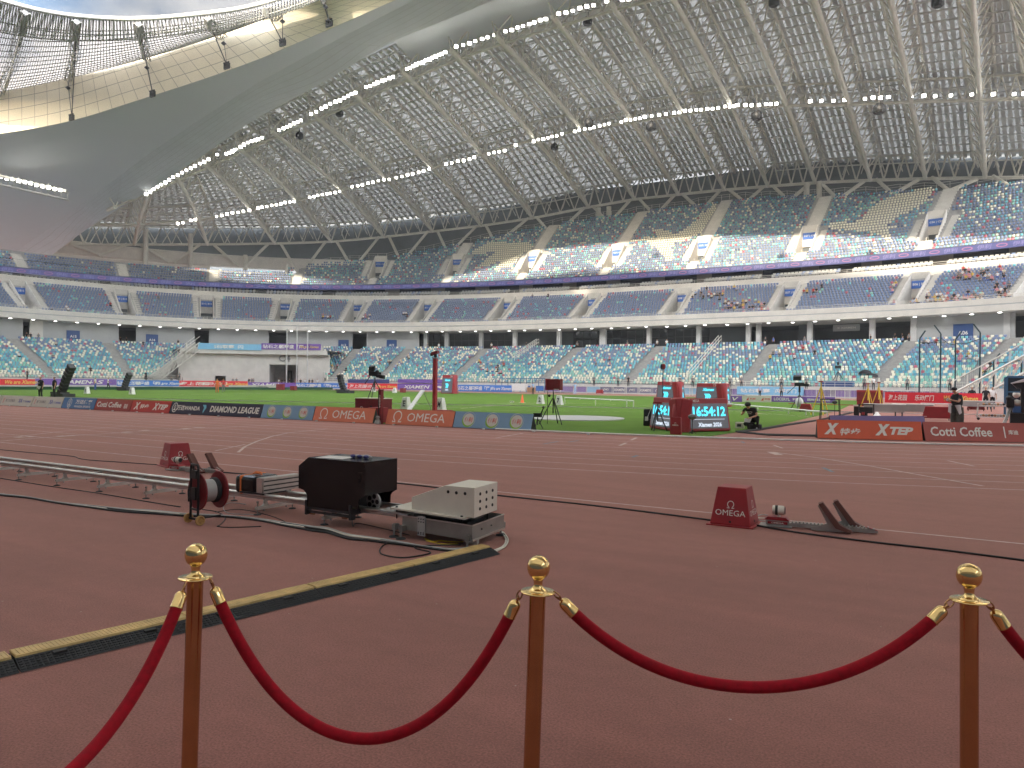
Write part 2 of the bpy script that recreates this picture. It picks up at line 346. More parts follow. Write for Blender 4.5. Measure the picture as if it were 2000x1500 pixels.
# infield grass: a D-shaped red area lies right of X=-6
gr=[(x,y) for x,y in oval(RC-.35,60) if x<-6.6]
i0=[i for i,(x,y) in enumerate(gr)]
left=[p for p in gr]
ys=sorted([p for p in gr if p[0]>-13.6],key=lambda p:p[1])
poly=[]
for a in np.linspace(-pi/2,-pi/2+.19,6): poly.append((XR+(RC-.35)*cos(a),YC+(RC-.35)*sin(a)))
poly+= [(-6.3,28),(-6.2,34),(-6.3,45),(-6.6,56),(-7.5,70),(-6.8,84),(-6.6,93.6)]
for a in np.linspace(pi/2-.19,pi/2,6): poly.append((XR+(RC-.35)*cos(a),YC+(RC-.35)*sin(a)))
poly+=[(XL+(RC-.35)*cos(a),YC+(RC-.35)*sin(a)) for a in np.linspace(pi/2,1.5*pi,60)]
flat('infield_lawn',poly,.012,'turf')
# track lines
ln=MB()
def line(ps,wd,z=.004,mi=0,mb=ln):
    ps=[np.array([p[0],p[1],z]) for p in ps]; l=[];r=[]
    for i,p in enumerate(ps):
        d=nv(ps[min(i+1,len(ps)-1)]-ps[max(i-1,0)]); n=np.array([-d[1],d[0],0])*wd/2; l.append(p+n); r.append(p-n)
    mb.sheet([l,r],mi)
for k in range(1,10):
    r=RC+k*LP; p=oval(r,48); line(p+[p[0]],.05,.004)
line([(-90,KY-10*LP-.15),(-9,KY-10*LP-.15)],.05,.004)
line([(-120,9.66),(30,9.55)],.05,.004)
g2=lambda *q:[G(*t)[:2] for t in q]
line(g2((1505,883),(1600,895),(1700,911),(1800,929),(1920,950)),.07,.008)
line(g2((1505,883),(1522,889)),.2,.008)
line(g2((465,884),(478,873),(500,863),(530,853),(562,846),(640,838)),.07,.008)
line(g2((0,862),(60,857),(150,851),(300,842),(400,837),(560,829)),.07,.008)
line(g2((-40,857),(40,852.5),(120,843),(260,832)),.06,.010)
for q in ((30,855),(52,854),(112,853),(132,852),(240,845),(275,841.5),(355,838),(380,836)): line(g2(q,(q[0]+16,q[1]-.9)),.28,.012)
line(g2((480,868),(420,881)),.05,.006)
line(g2((968,856),(1022,846.5)),.06,.010)
line(g2((1210,871),(1223,865.5)),.09,.010); line(g2((1232,860.5),(1243,855.5)),.09,.010)
line(g2((1511,870),(1528,876)),.07,.010); line(g2((1850,900),(1903,911)),.07,.006)
for q in ((1448,863,1454,866),(1235,894,1245,890),(1607,914,1627,923),(1226,851,1236,849),(1060,868,1090,863),(1110,864,1130,861)): line(g2(q[:2],q[2:]),.08,.010,1)
setp(ln.build('track_markings',['line_white','mark_blue']),None,None,None,'structure')
# infield markings (throwing sector arcs)
fm=MB()
def dash(q,wd=.07,n=6,gap=.35):
    p=[G(x,y) for x,y in q]
    for a,b in zip(p[:-1],p[1:]):
        for i in range(n):
            t0,t1=i/n,(i+1-gap*random.random()*1.4)/n
            line([(a+(b-a)*t0)[:2],(a+(b-a)*t1)[:2]],wd,.018,0,fm)
dash([(900,798),(1000,790),(1105,788),(1210,790)],.13,7); dash([(900,792),(1010,787),(1090,786)],.1,5)
dash([(900,803),(1100,803),(1300,806),(1500,808),(1600,817)],.06,8,.6); dash([(1110,787),(1350,797),(1500,810)],.08,8,.5)
dash([(350,771),(500,769),(640,774)],.13,7,.9); dash([(610,777),(700,780),(760,780)],.1,5,.6); dash([(760,798),(900,796)],.1,4,.5)
dash([(1480,808),(1600,815)],.06,3,.4); dash([(1560,796),(1670,799)],.06,3,.6); dash([(1100,771),(1400,785)],.07,8,.7)
setp(fm.build('infield_markings',['line_white']),None,None,None,'structure')
# inner kerb rail
kb=MB(); ko=oval(RC,160); kk=[p for p in ko]
ks=[np.array([x,y,.055]) for x,y in kk if -100<x and y<60]
kb.tube(ks,.032,6); 
for i in range(-96,-8,2): kb.box((i,KY,.03),(.07,.07,.05))
o=kb.build('kerb_rail',['white_paint']); setp(o,'low white tubular kerb rail along the inside of the track','kerb rail')
# cables snaking along edge of red D area
cb=MB()
for off in (0,.12,.3):
    ps=[G(x,y+off*6,.025)+np.array([random.uniform(-.05,.05),random.uniform(-.05,.05),0]) for x,y in ((1800,846),(1700,850),(1600,850),(1500,848),(1440,842),(1480,838),(1540,828),(1600,819),(1650,808),(1690,799))]
    cb.tube(ps,.022,5)
setp(cb.build('cable_bundle','black'),'black cables lying along the edge of the grass beside the red apron','cable')
# ================================================================ grandstand
S0,S1=62.,292.
def dz(s): return -max(0,s-185)*.016
nR={'A':20,'B':14,'C':30}
def rowA(r): return -19+.85*r, 1.35+.365*r
def rowB(r): return .6+.86*r, 13.6+.49*r
def rowC(r): return 13.4+.87*r, 24.3+.645*r
stand=thing('grandstand','large grey and cream grandstand with three tiers of seats curving round the far side','grandstand',bowl(120,0,0))
Aa=[s_at(x,-19,1.4) for x in (107,257,647,737,877,1055,1220,1450,1705,1870)]; Aa=[Aa[0]+19]+Aa+[Aa[-1]-14]
GATE=(s_at(634,-19,1.4),s_at(352,-19,1.4))
def gate_(r):
    d,z=rowA(r); return s_at(634-8*r/19,d,z),s_at(292+74*min(1,r/13),d,z)
GR=[gate_(r) for r in range(20)]
Ba=[s_at(x,.6,13.5) for x in (74,256,405,545,677,807,957,1120,1300,1515,1760,1990)]
Ca=[s_at(x,13.4,24.3) for x in (47,244,417,577,723,868,1012,1175,1347,1557,1800)]; Ca.append(Ca[-1]-17)
sEndC=s_at(556,13.4,24)
# number of upper-tier rows along the bowl
ctab=[(x,y) for x,y in ((1990,352),(1850,362),(1622,375),(1440,385),(1275,405),(1105,430),(952,462),(775,495),(610,515),(560,519))]
_cs=[];_cn=[]
for x,y in ctab:
    best=None
    for s in np.arange(60,235,.5):
        for r in range(6,34):
            d,z=rowC(r); q=proj(bowl(s,d,z+dz(s)+.8)); e=abs(q[0]-x)+abs(q[1]-y)
            if best is None or e<best[0]: best=(e,s,r+1)
    _cs.append(best[1]);_cn.append(best[2])
_o=np.argsort(_cs); _cs=np.array(_cs)[_o]; _cn=np.array(_cn)[_o]
print('C rows',list(zip(_cs,_cn)),'sEnd',sEndC)
def topC(s): return 6 if s>sEndC else int(round(np.interp(s,_cs,_cn)))
VB=(2,12); VC=(4,11)
def voids(t,r):
    if t=='B' and VB[0]<=r<VB[1]: return [(a-1.25,a+1.25) for a in Ba]
    if t=='C' and VC[0]<=r<VC[1]: return [(a-1.35,a+1.35) for a in Ca if topC(a)>12]
    if t=='A': return [GR[r]]
    return []
def tier(t,rowf,name):
    mb=MB(); n=nR[t]
    for r in range(n):
        d0,z=rowf(r); d1=d0+(.85 if t=='A' else .86 if t=='B' else .87); zr={'A':.365,'B':.49,'C':.645}[t]
        vs_=voids(t,r); s=S0; segs=[]
        cuts=sorted(vs_)
        edges=[S0]
        for a,b in cuts:
            segs.append((s,a)); s=b
        segs.append((s,S1))
        for a,b in segs:
            if b-a<.3: continue
            ss=np.linspace(a,b,max(2,int((b-a)/2.5)))
            if t=='C': 
                run=[]
                for q in ss:
                    if r<topC(q): run.append(q)
                    else:
                        if len(run)>1: _strip(mb,run,d0,d1,z,zr,t)
                        run=[]
                if len(run)>1: _strip(mb,run,d0,d1,z,zr,t)
            else: _strip(mb,ss,d0,d1,z,zr,t)
    return mb.build(name,'concrete_step',stand)
def _strip(mb,ss,d0,d1,z,zr,t):
    f=dz if t=='C' else (lambda s:0)
    mb.sheet([[bowl(s,d0,z-zr+f(s)) for s in ss],[bowl(s,d0,z+f(s)) for s in ss],[bowl(s,d1,z+f(s)) for s in ss]][::-1])
tier('A',rowA,'lower_tier'); tier('B',rowB,'middle_tier'); tier('C',rowC,'upper_tier')
def ring(prof,s0=S0,s1=S1,mats='concrete_pale',name='wall',step=2.5,zf=None,parent=None,closed=False):
    ss=np.arange(s0,s1+step,step); ss[-1]=s1; mb=MB()
    pr=prof+[prof[0]] if closed else prof
    mb.sheet([[bowl(s,d,z+(zf(s) if zf else 0)) for s in ss] for d,z in pr][::-1]); return mb.build(name,mats,parent or stand)
# front wall of lower tier and rail
ring([(-19.2,0),(-19.2,1.55),(-19,1.55)],S0,GATE[0],'concrete_pale','front_wall'); ring([(-19.2,0),(-19.2,1.55),(-19,1.55)],GATE[1],S1,'concrete_pale','front_wall')
# fascia of the middle tier: two bands with a groove
ring([(9.5,12.4),(.25,12.4),(-.05,12.45),(-.05,13.35),(.25,13.42),(.25,13.5),(.05,13.55),(.05,14.35),(.35,14.35),(.35,13.3)],mats='cream_wall',name='fascia_band')
ring([(-.07,13.36),(-.02,13.52)],mats='grey_panel',name='fascia_groove')
# box level parapet
ring([(12.2,19.2),(12.5,20.9),(12.5,21.65),(12.75,21.65),(12.75,21.4),(17,21.4)],mats='cream_wall',name='box_parapet')
ring([(16.8,21.3),(16.8,25.5)],mats='glass_dark',name='box_glazing')
ring([(17,24.3),(13.3,24.3),(13.2,24.6)],mats='dark_wall',name='box_ceiling',zf=dz)
pan=MB()
for a in np.arange(70,285,9.5):
    pan=MB(); pan.sheet([[bowl(a+i,16.72,22.2) for i in range(4)],[bowl(a+i,16.72,24.2) for i in range(4)]]); pan.build('box_wall_panel','wood_panel',stand)
# ribbon screen
rb=ring([(13.15,23.35),(13.0,23.4),(13.0,24.45),(13.2,24.45)],s0=S0,s1=S1,mats=['ribbon_blue'],name='ribbon_screen',zf=dz)
rt=MB(); s=66; i=0
while s<286:
    n=nrm(s); u=np.array([-n[1],n[0],0])*-1; u=np.array([n[1],-n[0],0])
    c=bowl(s,12.93,23.92+dz(s))
    if np.dot(np.cross(u,(0,0,1)),-n)<0: u=-u
    if i%2: addtext(rt,'伊利',c,u,2.0,.75,bold=.01,shear=.1,mi=1)
    else:
        vs=[c-n*.01+u*.8*cos(a)+np.array([0,0,1])*.3*sin(a) for a in np.linspace(0,2*pi,17)[:-1]]
        vs2=[c-n*.03+u*.62*cos(a)+np.array([0,0,1])*.18*sin(a) for a in np.linspace(0,2*pi,17)[:-1]]
        b=0; rt.add(vs,[tuple(range(16))],0); rt.add(vs2,[tuple(range(16))],2)
    s+=2.05; i+=1
o=rt.build('lettering',['ribbon_pink','ribbon_text','ribbon_blue']); 
o.parent=rb; o.location=-np.array(stand.location)
# back wall of lower tier (concourse)
def wallseg(px0,px1,d,z0,z1,m,name,th=.3):
    a=s_at(px1,d,10); b=s_at(px0,d,10); ss=np.linspace(a,b,max(2,int((b-a)/3)+1)); mb=MB()
    mb.sheet([[bowl(s,d,z1) for s in ss],[bowl(s,d,z0) for s in ss],[bowl(s,d+th,z0) for s in ss],[bowl(s,d+th,z1) for s in ss]]); 
    mb.add([bowl(a,d,z0),bowl(a,d+th,z0),bowl(a,d+th,z1),bowl(a,d,z1)],[(0,1,2,3)]); mb.add([bowl(b,d,z0),bowl(b,d+th,z0),bowl(b,d+th,z1),bowl(b,d,z1)],[(3,2,1,0)])
    return mb.build(name,m,stand)
zA=rowA(19)[1]
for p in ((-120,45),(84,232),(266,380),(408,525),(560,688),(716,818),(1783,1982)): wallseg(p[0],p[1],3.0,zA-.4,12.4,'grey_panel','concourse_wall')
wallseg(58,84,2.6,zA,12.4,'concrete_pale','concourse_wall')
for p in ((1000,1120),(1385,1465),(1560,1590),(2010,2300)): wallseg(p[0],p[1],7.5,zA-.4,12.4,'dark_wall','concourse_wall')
# glazing with mullions
def glaze(px0,px1,d):
    a=s_at(px1,d,10); b=s_at(px0,d,10); ss=np.linspace(a,b,max(2,int((b-a)/3)+1)); mb=MB()
    mb.sheet([[bowl(s,d,zA) for s in ss],[bowl(s,d,12.3) for s in ss]]); g=mb.build('concourse_window','glass_dark',stand)
    f=MB()
    for s in np.arange(a,b,1.6): f.bar(bowl(s,d-.08,zA),bowl(s,d-.08,12.3),.12,.1)
    for z in (zA+.1,zA+2.4,12.2): f.tube([bowl(s,d-.08,z) for s in ss],.06,4)
    o=f.build('window_frame','dark_metal'); o.parent=g; o.location=-np.array(stand.location)
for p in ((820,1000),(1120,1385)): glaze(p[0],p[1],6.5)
cols=(832,873,940,1006,1092,1176,1268,1365,1462,1582,1704,1785,1968,1482,1180)
for x in cols:
    s=s_at(x,3.2,10); n=nrm(s); mb=MB(); mb.box(tuple(bowl(s,3.2,(zA+12.4)/2)),(.8,.8,12.4-zA),rz=atan2(n[1],n[0])); mb.build('column','grey_panel' if x<1000 else 'roof_slat',stand)
# deep concourse: floor, rear wall with daylight gaps
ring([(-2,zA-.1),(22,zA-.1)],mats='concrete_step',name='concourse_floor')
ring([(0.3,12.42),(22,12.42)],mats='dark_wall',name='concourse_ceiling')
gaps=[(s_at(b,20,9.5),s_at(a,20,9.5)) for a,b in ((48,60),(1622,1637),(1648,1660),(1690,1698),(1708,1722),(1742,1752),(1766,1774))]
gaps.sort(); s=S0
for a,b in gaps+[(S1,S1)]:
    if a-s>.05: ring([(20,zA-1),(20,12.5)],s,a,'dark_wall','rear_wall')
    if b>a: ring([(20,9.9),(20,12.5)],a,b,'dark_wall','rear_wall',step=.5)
    s=b
# aisles (stair strips with half steps)
def aisle(a,rowf,r0,r1,wd,zr,pit,nm,t,m):
    mb=MB(); n=nrm(a); u=np.array([-n[1],n[0],0])
    for r in range(r0,r1):
        d,z=rowf(r); z+=dz(a) if t=='C' else 0
        for hh,dd_ in ((0,0),(.5,.5)):
            c0=bowl(a,d+dd_*pit-.02,z+hh*zr-zr*.5); 
            c=c0+n*(pit*.26)
            mb.obox(c+np.array([0,0,.0]),u*wd/2,n*pit*.26,np.array([0,0,zr*.53+.01]))
    return mb.build(nm,m,stand)
for i,a in enumerate(Aa): aisle(a,rowA,0,20,1.9,.365,.85,'aisle_steps','A','concrete')
for a in Ba: aisle(a,rowB,0,VB[0],1.9,.49,.86,'aisle_steps','B','concrete_pale')
for a in Ba:
    for sg in (-1,1): aisle(a+sg*2.0,rowB,VB[0],14,1.0,.49,.86,'aisle_steps','B','concrete_pale')
for a in Ca:
    if topC(a)>12:
        aisle(a,rowC,0,VC[0],1.7,.645,.87,'aisle_steps','C','concrete_pale'); aisle(a,rowC,VC[1]+1,topC(a),2.6,.645,.87,'aisle_steps','C','concrete_pale')
        for sg in (-1,1): aisle(a+sg*2.25,rowC,VC[0],VC[1]+1,1.1,.645,.87,'aisle_steps','C','concrete_pale')
    else: aisle(a,rowC,0,6,1.9,.645,.87,'aisle_steps','C','concrete_pale')
# vomitories
def vomit(a,rowf,r0,r1,hw,t,h):
    v=MB(); n=nrm(a); u=np.array([-n[1],n[0],0]); Z=lambda r:rowf(r)[1]+(dz(a) if t=='C' else 0); D=lambda r:rowf(r)[0]
    zf=Z(r0)-.5; X=lambda du,d,z: bowl(a,d,z)+u*du
    for sg in (-1,1):
        p=[(D(r0)-.2,zf),(D(r1)+.3,zf),(D(r1)+.3,Z(r1)+h),(D(r0)+.9,Z(r0)+.7),(D(r0)-.2,Z(r0)+.5)]
        v.prism([(d,z) for d,z in p],bowl(a,0,0)+u*(sg*hw-.1),n,(0,0,1),u*.2)
    # head wall, floor and a dark sheet standing in for the shaded passage
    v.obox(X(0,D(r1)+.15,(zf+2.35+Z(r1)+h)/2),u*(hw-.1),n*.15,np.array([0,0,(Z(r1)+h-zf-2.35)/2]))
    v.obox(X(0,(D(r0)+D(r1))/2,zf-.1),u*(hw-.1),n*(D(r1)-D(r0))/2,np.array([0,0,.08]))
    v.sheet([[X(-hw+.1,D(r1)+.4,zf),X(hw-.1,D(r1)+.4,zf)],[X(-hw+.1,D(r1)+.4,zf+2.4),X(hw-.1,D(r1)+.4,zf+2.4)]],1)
    # lintel rail gate in opening
    for k in range(5): v.bar(X(-hw*.1,D(r1)-.2,zf+.2+k*.3),X(hw*.85,D(r1)-.2,zf+.2+k*.3),.05,.05,2)
    v.bar(X(-hw*.1,D(r1)-.2,zf),X(-hw*.1,D(r1)-.2,zf+1.4),.06,.06,2)
    # centre handrail in front
    v.tube([X(0,D(r0)-.6,zf-.4),X(0,D(r0)-.6,zf+.7),X(0,D(r0)+.6,zf+1.0),X(0,D(r0)+.6,zf)],.05,5,2)
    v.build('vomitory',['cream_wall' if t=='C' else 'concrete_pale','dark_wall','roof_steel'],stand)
    return X(0,D(r1)-.02,zf+2.35+(Z(r1)+h-zf-2.35)*.5),u,n
signs=[]
namesB=['B16 | B15','B15 | B14','B14 | B13','B13 | B12','B12 | B11','B11 | B10','B10 | B09','B09 | B08','B08 | B07','B07 | B06','B06 | B05','B05 | B04']
namesC=['C16','C15','C14','C13 | C12','C12 | C11','C11 | C10','C10 | C09','C09 | C08','C08 | C07','C07 | C06','C06 | C05','C05 | C04']
def sign(name,body,c,u,n,w,h,m,label,tw=.8,th=.4,v=(0,0,1),cat='sign',group=None):
    t=thing(name,label,cat,c,group); mb=MB(); u=nv(u)
    if np.dot(np.cross(u,v),n)<0: u=-u
    mb.obox(c,u*w/2,np.asarray(n)*.05,nv(v)*h/2); mb.build('panel',m,t); text(t,body,np.asarray(c)+np.asarray(n)*.055,u,w*tw,h*th,v,bold=.02,off=.01); return t
for a,b in zip(Ba,namesB):
    c,u,n=vomit(a,rowB,VB[0],VB[1],1.35,'B',1.1)
    sign('section_sign',b,c-n*.12,u,-n,2.4,1.25,'sign_bright','blue sign reading %s over a stairway mouth of the middle tier'%b,.85,.42,group='blue block signs over the middle tier stairways')
for a,b in zip(Ca,namesC):
    if topC(a)>12:
        c,u,n=vomit(a,rowC,VC[0],VC[1],1.45,'C',1.5)
        sign('section_sign',b,c-n*.12,u,-n,2.5,1.25,'sign_bright','blue sign reading %s over a stairway mouth of the upper tier'%b,.85,.34,group='blue block signs over the upper tier stairways')
for px,b,sz,y in ((143,'A15',1.0,657),(297,'A14',1.0,664),(671,'A13',1.,674),(765,'A12',1.,674),(1881,'A06',1.15,650)):
    s=s_at(px,2.8,9.5); n=nrm(s); c=bowl(s,2.75,0)
    Z=(R.T@(np.array([c[0],c[1],9])-EYE))[2]*-1; c=P(px,y,Z); u=np.array([-n[1],n[0],0])
    sign('gate_sign',b,c,u,-n,2.3*sz,2.3*sz,'sign_blue','dark blue square sign reading %s on the grey concourse wall'%b,.5,.22,group='square gate signs along the concourse')
s=s_at(1656,6,11); n=nrm(s); sign('hanging_banner','X XIAMEN',bowl(s,5.0,11.4),np.array([-n[1],n[0],0]),-n,4.2,1.1,'grey_panel','pale grey banner reading XIAMEN hanging in the dark concourse',.7,.3)
# rails: top of lower tier gangway, front rails
def railing(d,z,s0,s1,name,h=1.0,zf=None,st=1.6,r=.035,m='roof_steel'):
    f=zf or (lambda s:0); mb=MB(); ss=np.arange(s0,s1,st)
    for s in ss: mb.bar(bowl(s,d,z+f(s)),bowl(s,d,z+h+f(s)),.05,.05)
    mb.tube([bowl(s,d,z+h+f(s)) for s in ss],r,4); mb.tube([bowl(s,d,z+h*.5+f(s)) for s in ss],r*.8,4); return mb.build(name,m,stand)
railing(.2,14.3,S0,S1,'handrail',.5); railing(12.7,21.6,S0,S1,'handrail',.6,st=2.4); railing(-19.1,1.5,S0,GATE[0],'handrail',.7); railing(-19.1,1.5,GATE[1],S1,'handrail',.7)
mb=MB(); q=[]
for s in np.arange(S0,sEndC,1.7):
    d,z=rowC(topC(s)); p=bowl(s,d+.3,z+dz(s)); mb.bar(p,p+np.array([0,0,1.2]),.07,.07); q.append(p+np.array([0,0,1.2]))
mb.tube(q,.04,4); mb.tube([p-np.array([0,0,.5]) for p in q],.03,4); mb.build('handrail','roof_steel',stand)
# end wall of the high upper tier, beige rear ring wall, dark louvres
mb=MB(); a=sEndC; n=nrm(a); u=np.array([-n[1],n[0],0]); tp=int(_cn[-1])
mb.prism([(rowC(5)[0],rowC(5)[1]-.6+dz(a)),(rowC(tp)[0]+1,rowC(5)[1]-.6+dz(a)),(rowC(tp)[0]+1,rowC(tp)[1]+1.3+dz(a)),(rowC(tp)[0],rowC(tp)[1]+.8+dz(a)),(rowC(5)[0],rowC(5)[1]+.7+dz(a))],bowl(a,0,0),n,(0,0,1),u*.5); mb.build('end_wall','cream_wall',stand)
def zpx(px,py,d):
    s=s_at(px,d,36); c=bowl(s,d,0); Z=-(R.T@(np.array([c[0],c[1],30])-EYE))[2]; return P(px,py,Z)[2]
zt,zb=zpx(450,498,43),zpx(450,523,43); print('ringwall',zb,zt)
ring([(43,zb),(42.6,zb+.3),(42.6,zt-.3),(43,zt)],S0,S1,'cream_wall','ring_wall'); ring([(43.1,20),(43.1,zb+.1)],s_at(410,43,32),S1,'cream_wall','ring_wall')
def low(s): return 0 if s<sEndC+1 else 0
ring([(19.5,20),(19.5,27.5)],sEndC,S1,'concrete_step','rear_wall')
ring([(45,zt-.5),(47,48),(46,52)],S0,260,'dark_wall','facade_louvre')
# lower skirt walls behind upper tier right part (hides the sky under it)
ring([(42,20),(42,zb+.5)],S0,sEndC,'concrete_step','rear_wall')
# gate block C4 between the lower tier blocks
g=thing('gate_block','beige concrete gate block marked C4 with a dark doorway and banner shelf','gate building',bowl((GATE[0]+GATE[1])/2,-16,0))
def bs(ps,d,z): return [bowl(s,d,z) for s in ps]
ss=np.linspace(GATE[0],GATE[1],12); mb=MB(); dw=(s_at(582,-16,3),s_at(526,-16,3)); dr=(s_at(441,-16,2),s_at(420,-16,2))
def seg(mb,a,b,d,z0,z1,mi=0):
    q=np.linspace(a,b,max(2,int((b-a)/3)+1)); mb.sheet([bs(q,d,z1),bs(q,d,z0)],mi)
ztop=zpx(500,683,-16); zs=zpx(500,692,-16); zl=zpx(550,712,-16); print('gate z',ztop,zs,zl)
seg(mb,GATE[0],dw[0],-16,0,zs); seg(mb,dw[1],dr[0],-16,0,zs); seg(mb,dr[1],GATE[1],-16,0,zs); seg(mb,dw[0],dw[1],-16,zl,zs); seg(mb,dr[0],dr[1],-16,2.3,zs)
for e_ in (0,1):
    lo_=[bowl(GR[r][e_],rowA(r)[0],0) for r in range(20)]; hi_=[bowl(GR[r][e_],rowA(r)[0],rowA(r)[1]+.75) for r in range(20)]; o_=.3 if e_ else -.3; hi2=[bowl(GR[r][e_]+o_,rowA(r)[0],rowA(r)[1]+.75) for r in range(20)]; lo2=[bowl(GR[r][e_]+o_,rowA(r)[0],0) for r in range(20)]
    mb.sheet([lo_,hi_,hi2,lo2])
mb.build('wall','concrete_pale',g)
mb=MB(); q=np.linspace(GATE[0]+.2,GATE[1]-.2,12); mb.sheet([bs(q,-2,ztop),bs(q,-17,ztop),bs(q,-17,zs),bs(q,-15.9,zs-.2)]); mb.build('shelf','concrete_pale',g)
mb=MB()
for a,b,z1 in ((dw[0],dw[1],zl),(dr[0],dr[1],2.3)):
    mb.sheet([bs([a,b],-9,z1),bs([a,b],-9,0)]); mb.sheet([[bowl(a,-16,z1),bowl(a,-9,z1)],[bowl(a,-16,0),bowl(a,-9,0)]]); mb.sheet([[bowl(b,-16,z1),bowl(b,-9,z1)],[bowl(b,-16,0),bowl(b,-9,0)]])
mb.build('doorway','concrete_step',g)
n=nrm(dw[1]); uu=np.array([n[1],-n[0],0]); 
if np.dot(np.cross(uu,(0,0,1)),-n)<0: uu=-uu
text(g,'C4',bowl(s_at(556,-16.1,7),-16.15,zpx(556,700,-16)),uu,2.2,1.3,m='ink_grey',off=.05)
mb=MB(); mb.box(tuple(bowl((dw[0]*.45+dw[1]*.55),-9.2,1.8)),(1.6,.2,3.6)); mb.build('door','dark_wall',g)
mb=MB(); q=np.linspace(GATE[0]-3,GATE[1]+3,16); mb.sheet([bs(q,-1.9,zA+.1),bs(q,-1.9,0)]); mb.build('rear_wall','concrete_pale',g)
# banners on the shelf: sky, then violet
def banner(px0,px1,d,y0,y1,m,name,label,items,cat='banner',group=None,post=False):
    a=s_at(px1,d,5); b=s_at(px0,d,5); sm_=(a+b)/2; t=thing(name,label,cat,bowl(sm_,d,0),group)
    za=(zpx(px0,y1,d),zpx(px1,y1,d)); zb_=(zpx(px0,y0,d),zpx(px1,y0,d)); z0=max(.02,sum(za)/2); z1=sum(zb_)/2
    q=np.linspace(a,b,max(2,int((b-a)/2)+1)); mb=MB(); mb.sheet([bs(q,d,z1),bs(q,d,z0),bs(q,d+.12,z0),bs(q,d+.12,z1),bs(q,d,z1)]); mb.build('panel',m,t)
    for body,f,wf,hf,mm_,sh in items:
        s=b+(a-b)*f; n=nrm(s); u=np.array([-n[1],n[0],0])
        if np.dot(np.cross(u,(0,0,1)),-n)<0: u=-u
        text(t,body,bowl(s,d-.06,(z0+z1)/2),u,(b-a)*wf,(z1-z0)*hf,bold=.02,shear=sh,m=mm_,off=.03)
    return t
banner(386,510,-17.2,671,683,'banner_sky','shelf_banner','pale blue banner along the left part of the gate block shelf',[('厦门钻石联赛  闪耀厦门',.5,.7,.6,'lettering',0)])
banner(510,626,-17.2,671,683,'banner_violet','shelf_banner','violet banner with white characters along the gate block shelf',[('钻石之星',.2,.25,.62,'lettering',0),('闪耀盛「厦」',.53,.32,.62,'lettering',0),('We are Xiamen',.81,.24,.4,'gold_text',.3)])
# white trussed stairs on both sides of the gate and at far right
def trussstair(p0,p1,label,loc,m='roof_steel',h=1.5,w=1.4):
    t=thing('access_stair',label,'staircase',loc); p0,p1=np.array(p0),np.array(p1); d=p1-p0; dn=nv(np.array([d[0],d[1],0])); u=np.array([-dn[1],dn[0],0]); k=max(6,int(np.linalg.norm(d)/1.1)); up=np.array([0,0,1.])
    mb=MB()
    for sg in (-1,1):
        a=[p0+d*i/k+u*sg*w/2 for i in range(k+1)]
        mb.tube([a[0],a[-1]],.09,5); mb.tube([a[0]+up*h,a[-1]+up*h],.08,5); mb.tube([a[0]+up*(h+1.1),a[-1]+up*(h+1.1)],.05,5)
        for i in range(k): mb.bar(a[i],a[i+1]+up*h,.07,.07); mb.bar(a[i]+up*h,a[i]+up*(h+1.1),.05,.05); mb.bar(a[i],a[i]+up*h,.06,.06)
    mb.build('truss',m,t); mb=MB()
    for i in range(k*3): mb.obox(p0+d*i/(k*3)+up*h*.9,u*w/2,dn*.16,up*.03)
    mb.build('treads',m,t); return t
def pz(px,py,d,off=0): 
    s=s_at(px,d,5); c=bowl(s,d,0); Z=-(R.T@(np.array([c[0],c[1],5])-EYE))[2]; return P(px,py,Z)
trussstair(pz(296,752,-20.5),pz(385,684,-16.5),'white trussed stair climbing to the left end of the gate block shelf',bowl(s_at(340,-19,3),-19,0))
rs=trussstair(onY(1862,800,78),onY(2030,712,78),'grey trussed stair beside the throwing cage at the right edge',onY(1862,800,78),h=1.5,w=2)
for x0,y0,x1,y1 in ((1340,742,1403,668),(1000,705,1048,673)):
    a,b=pz(x0,y0,-18),pz(x1,y1,-2.5); mb=MB(); t=thing('stair_handrail','grey sloping handrail pair over the lower tier seats %s'%('behind the clock displays' if x0>1300 else 'left of centre'),'handrail',a)
    for o_ in (0,.5):
        mb.tube([a+np.array([o_,0,.5]),b+np.array([o_,0,.5])],.06,5); mb.tube([a+np.array([o_,0,1.1]),b+np.array([o_,0,1.1])],.06,5)
        for k in range(12): q=a+(b-a)*k/11+np.array([o_,0,0]); mb.bar(q,q+np.array([0,0,1.1]),.06,.06)
    mb.build('rail','roof_steel',t)
# ================================================================ seats
sh=MB()
def seatshape(hi=False):
    m=MB(); 
    if hi:
        back=[(-.14,.34),(.14,.34),(.2,.55),(.205,.65),(.17,.7),(-.17,.7),(-.205,.65),(-.2,.55)]
        m.prism(back,(0,.16,0),(1,0,0),(0,0,1),(0,.045,0)); m.prism([(-.12,.32),(.12,.32),(.17,.46),(.17,.53),(-.17,.53),(-.17,.46)],(0,.05,0),(1,0,0),(0,0,1),(0,.07,0)); m.bar((0,.2,0),(0,.2,.4),.06,.06)
    else:
        m.prism([(-.14,.34),(.14,.34),(.205,.56),(.17,.7),(-.17,.7),(-.205,.56)],(0,.12,0),(1,0,0),(0,0,1),(0,.06,0))
        m.prism([(-.12,.32),(.12,.32),(.17,.52),(-.17,.52)],(0,.04,0),(1,0,0),(0,0,1),(0,.06,0))
    return m
PAL={'cream':(.9,.86,.7),'mint':(.3,.64,.54),'aqua':(.19,.55,.63),'teal':(.12,.38,.52),'steel':(.2,.265,.43),'navy':(.1,.15,.27),'pink':(.55,.13,.19)}
PK=list(PAL)
for k in PK: mm('seat_'+k,PAL[k],.45,var=.06,sc=3)
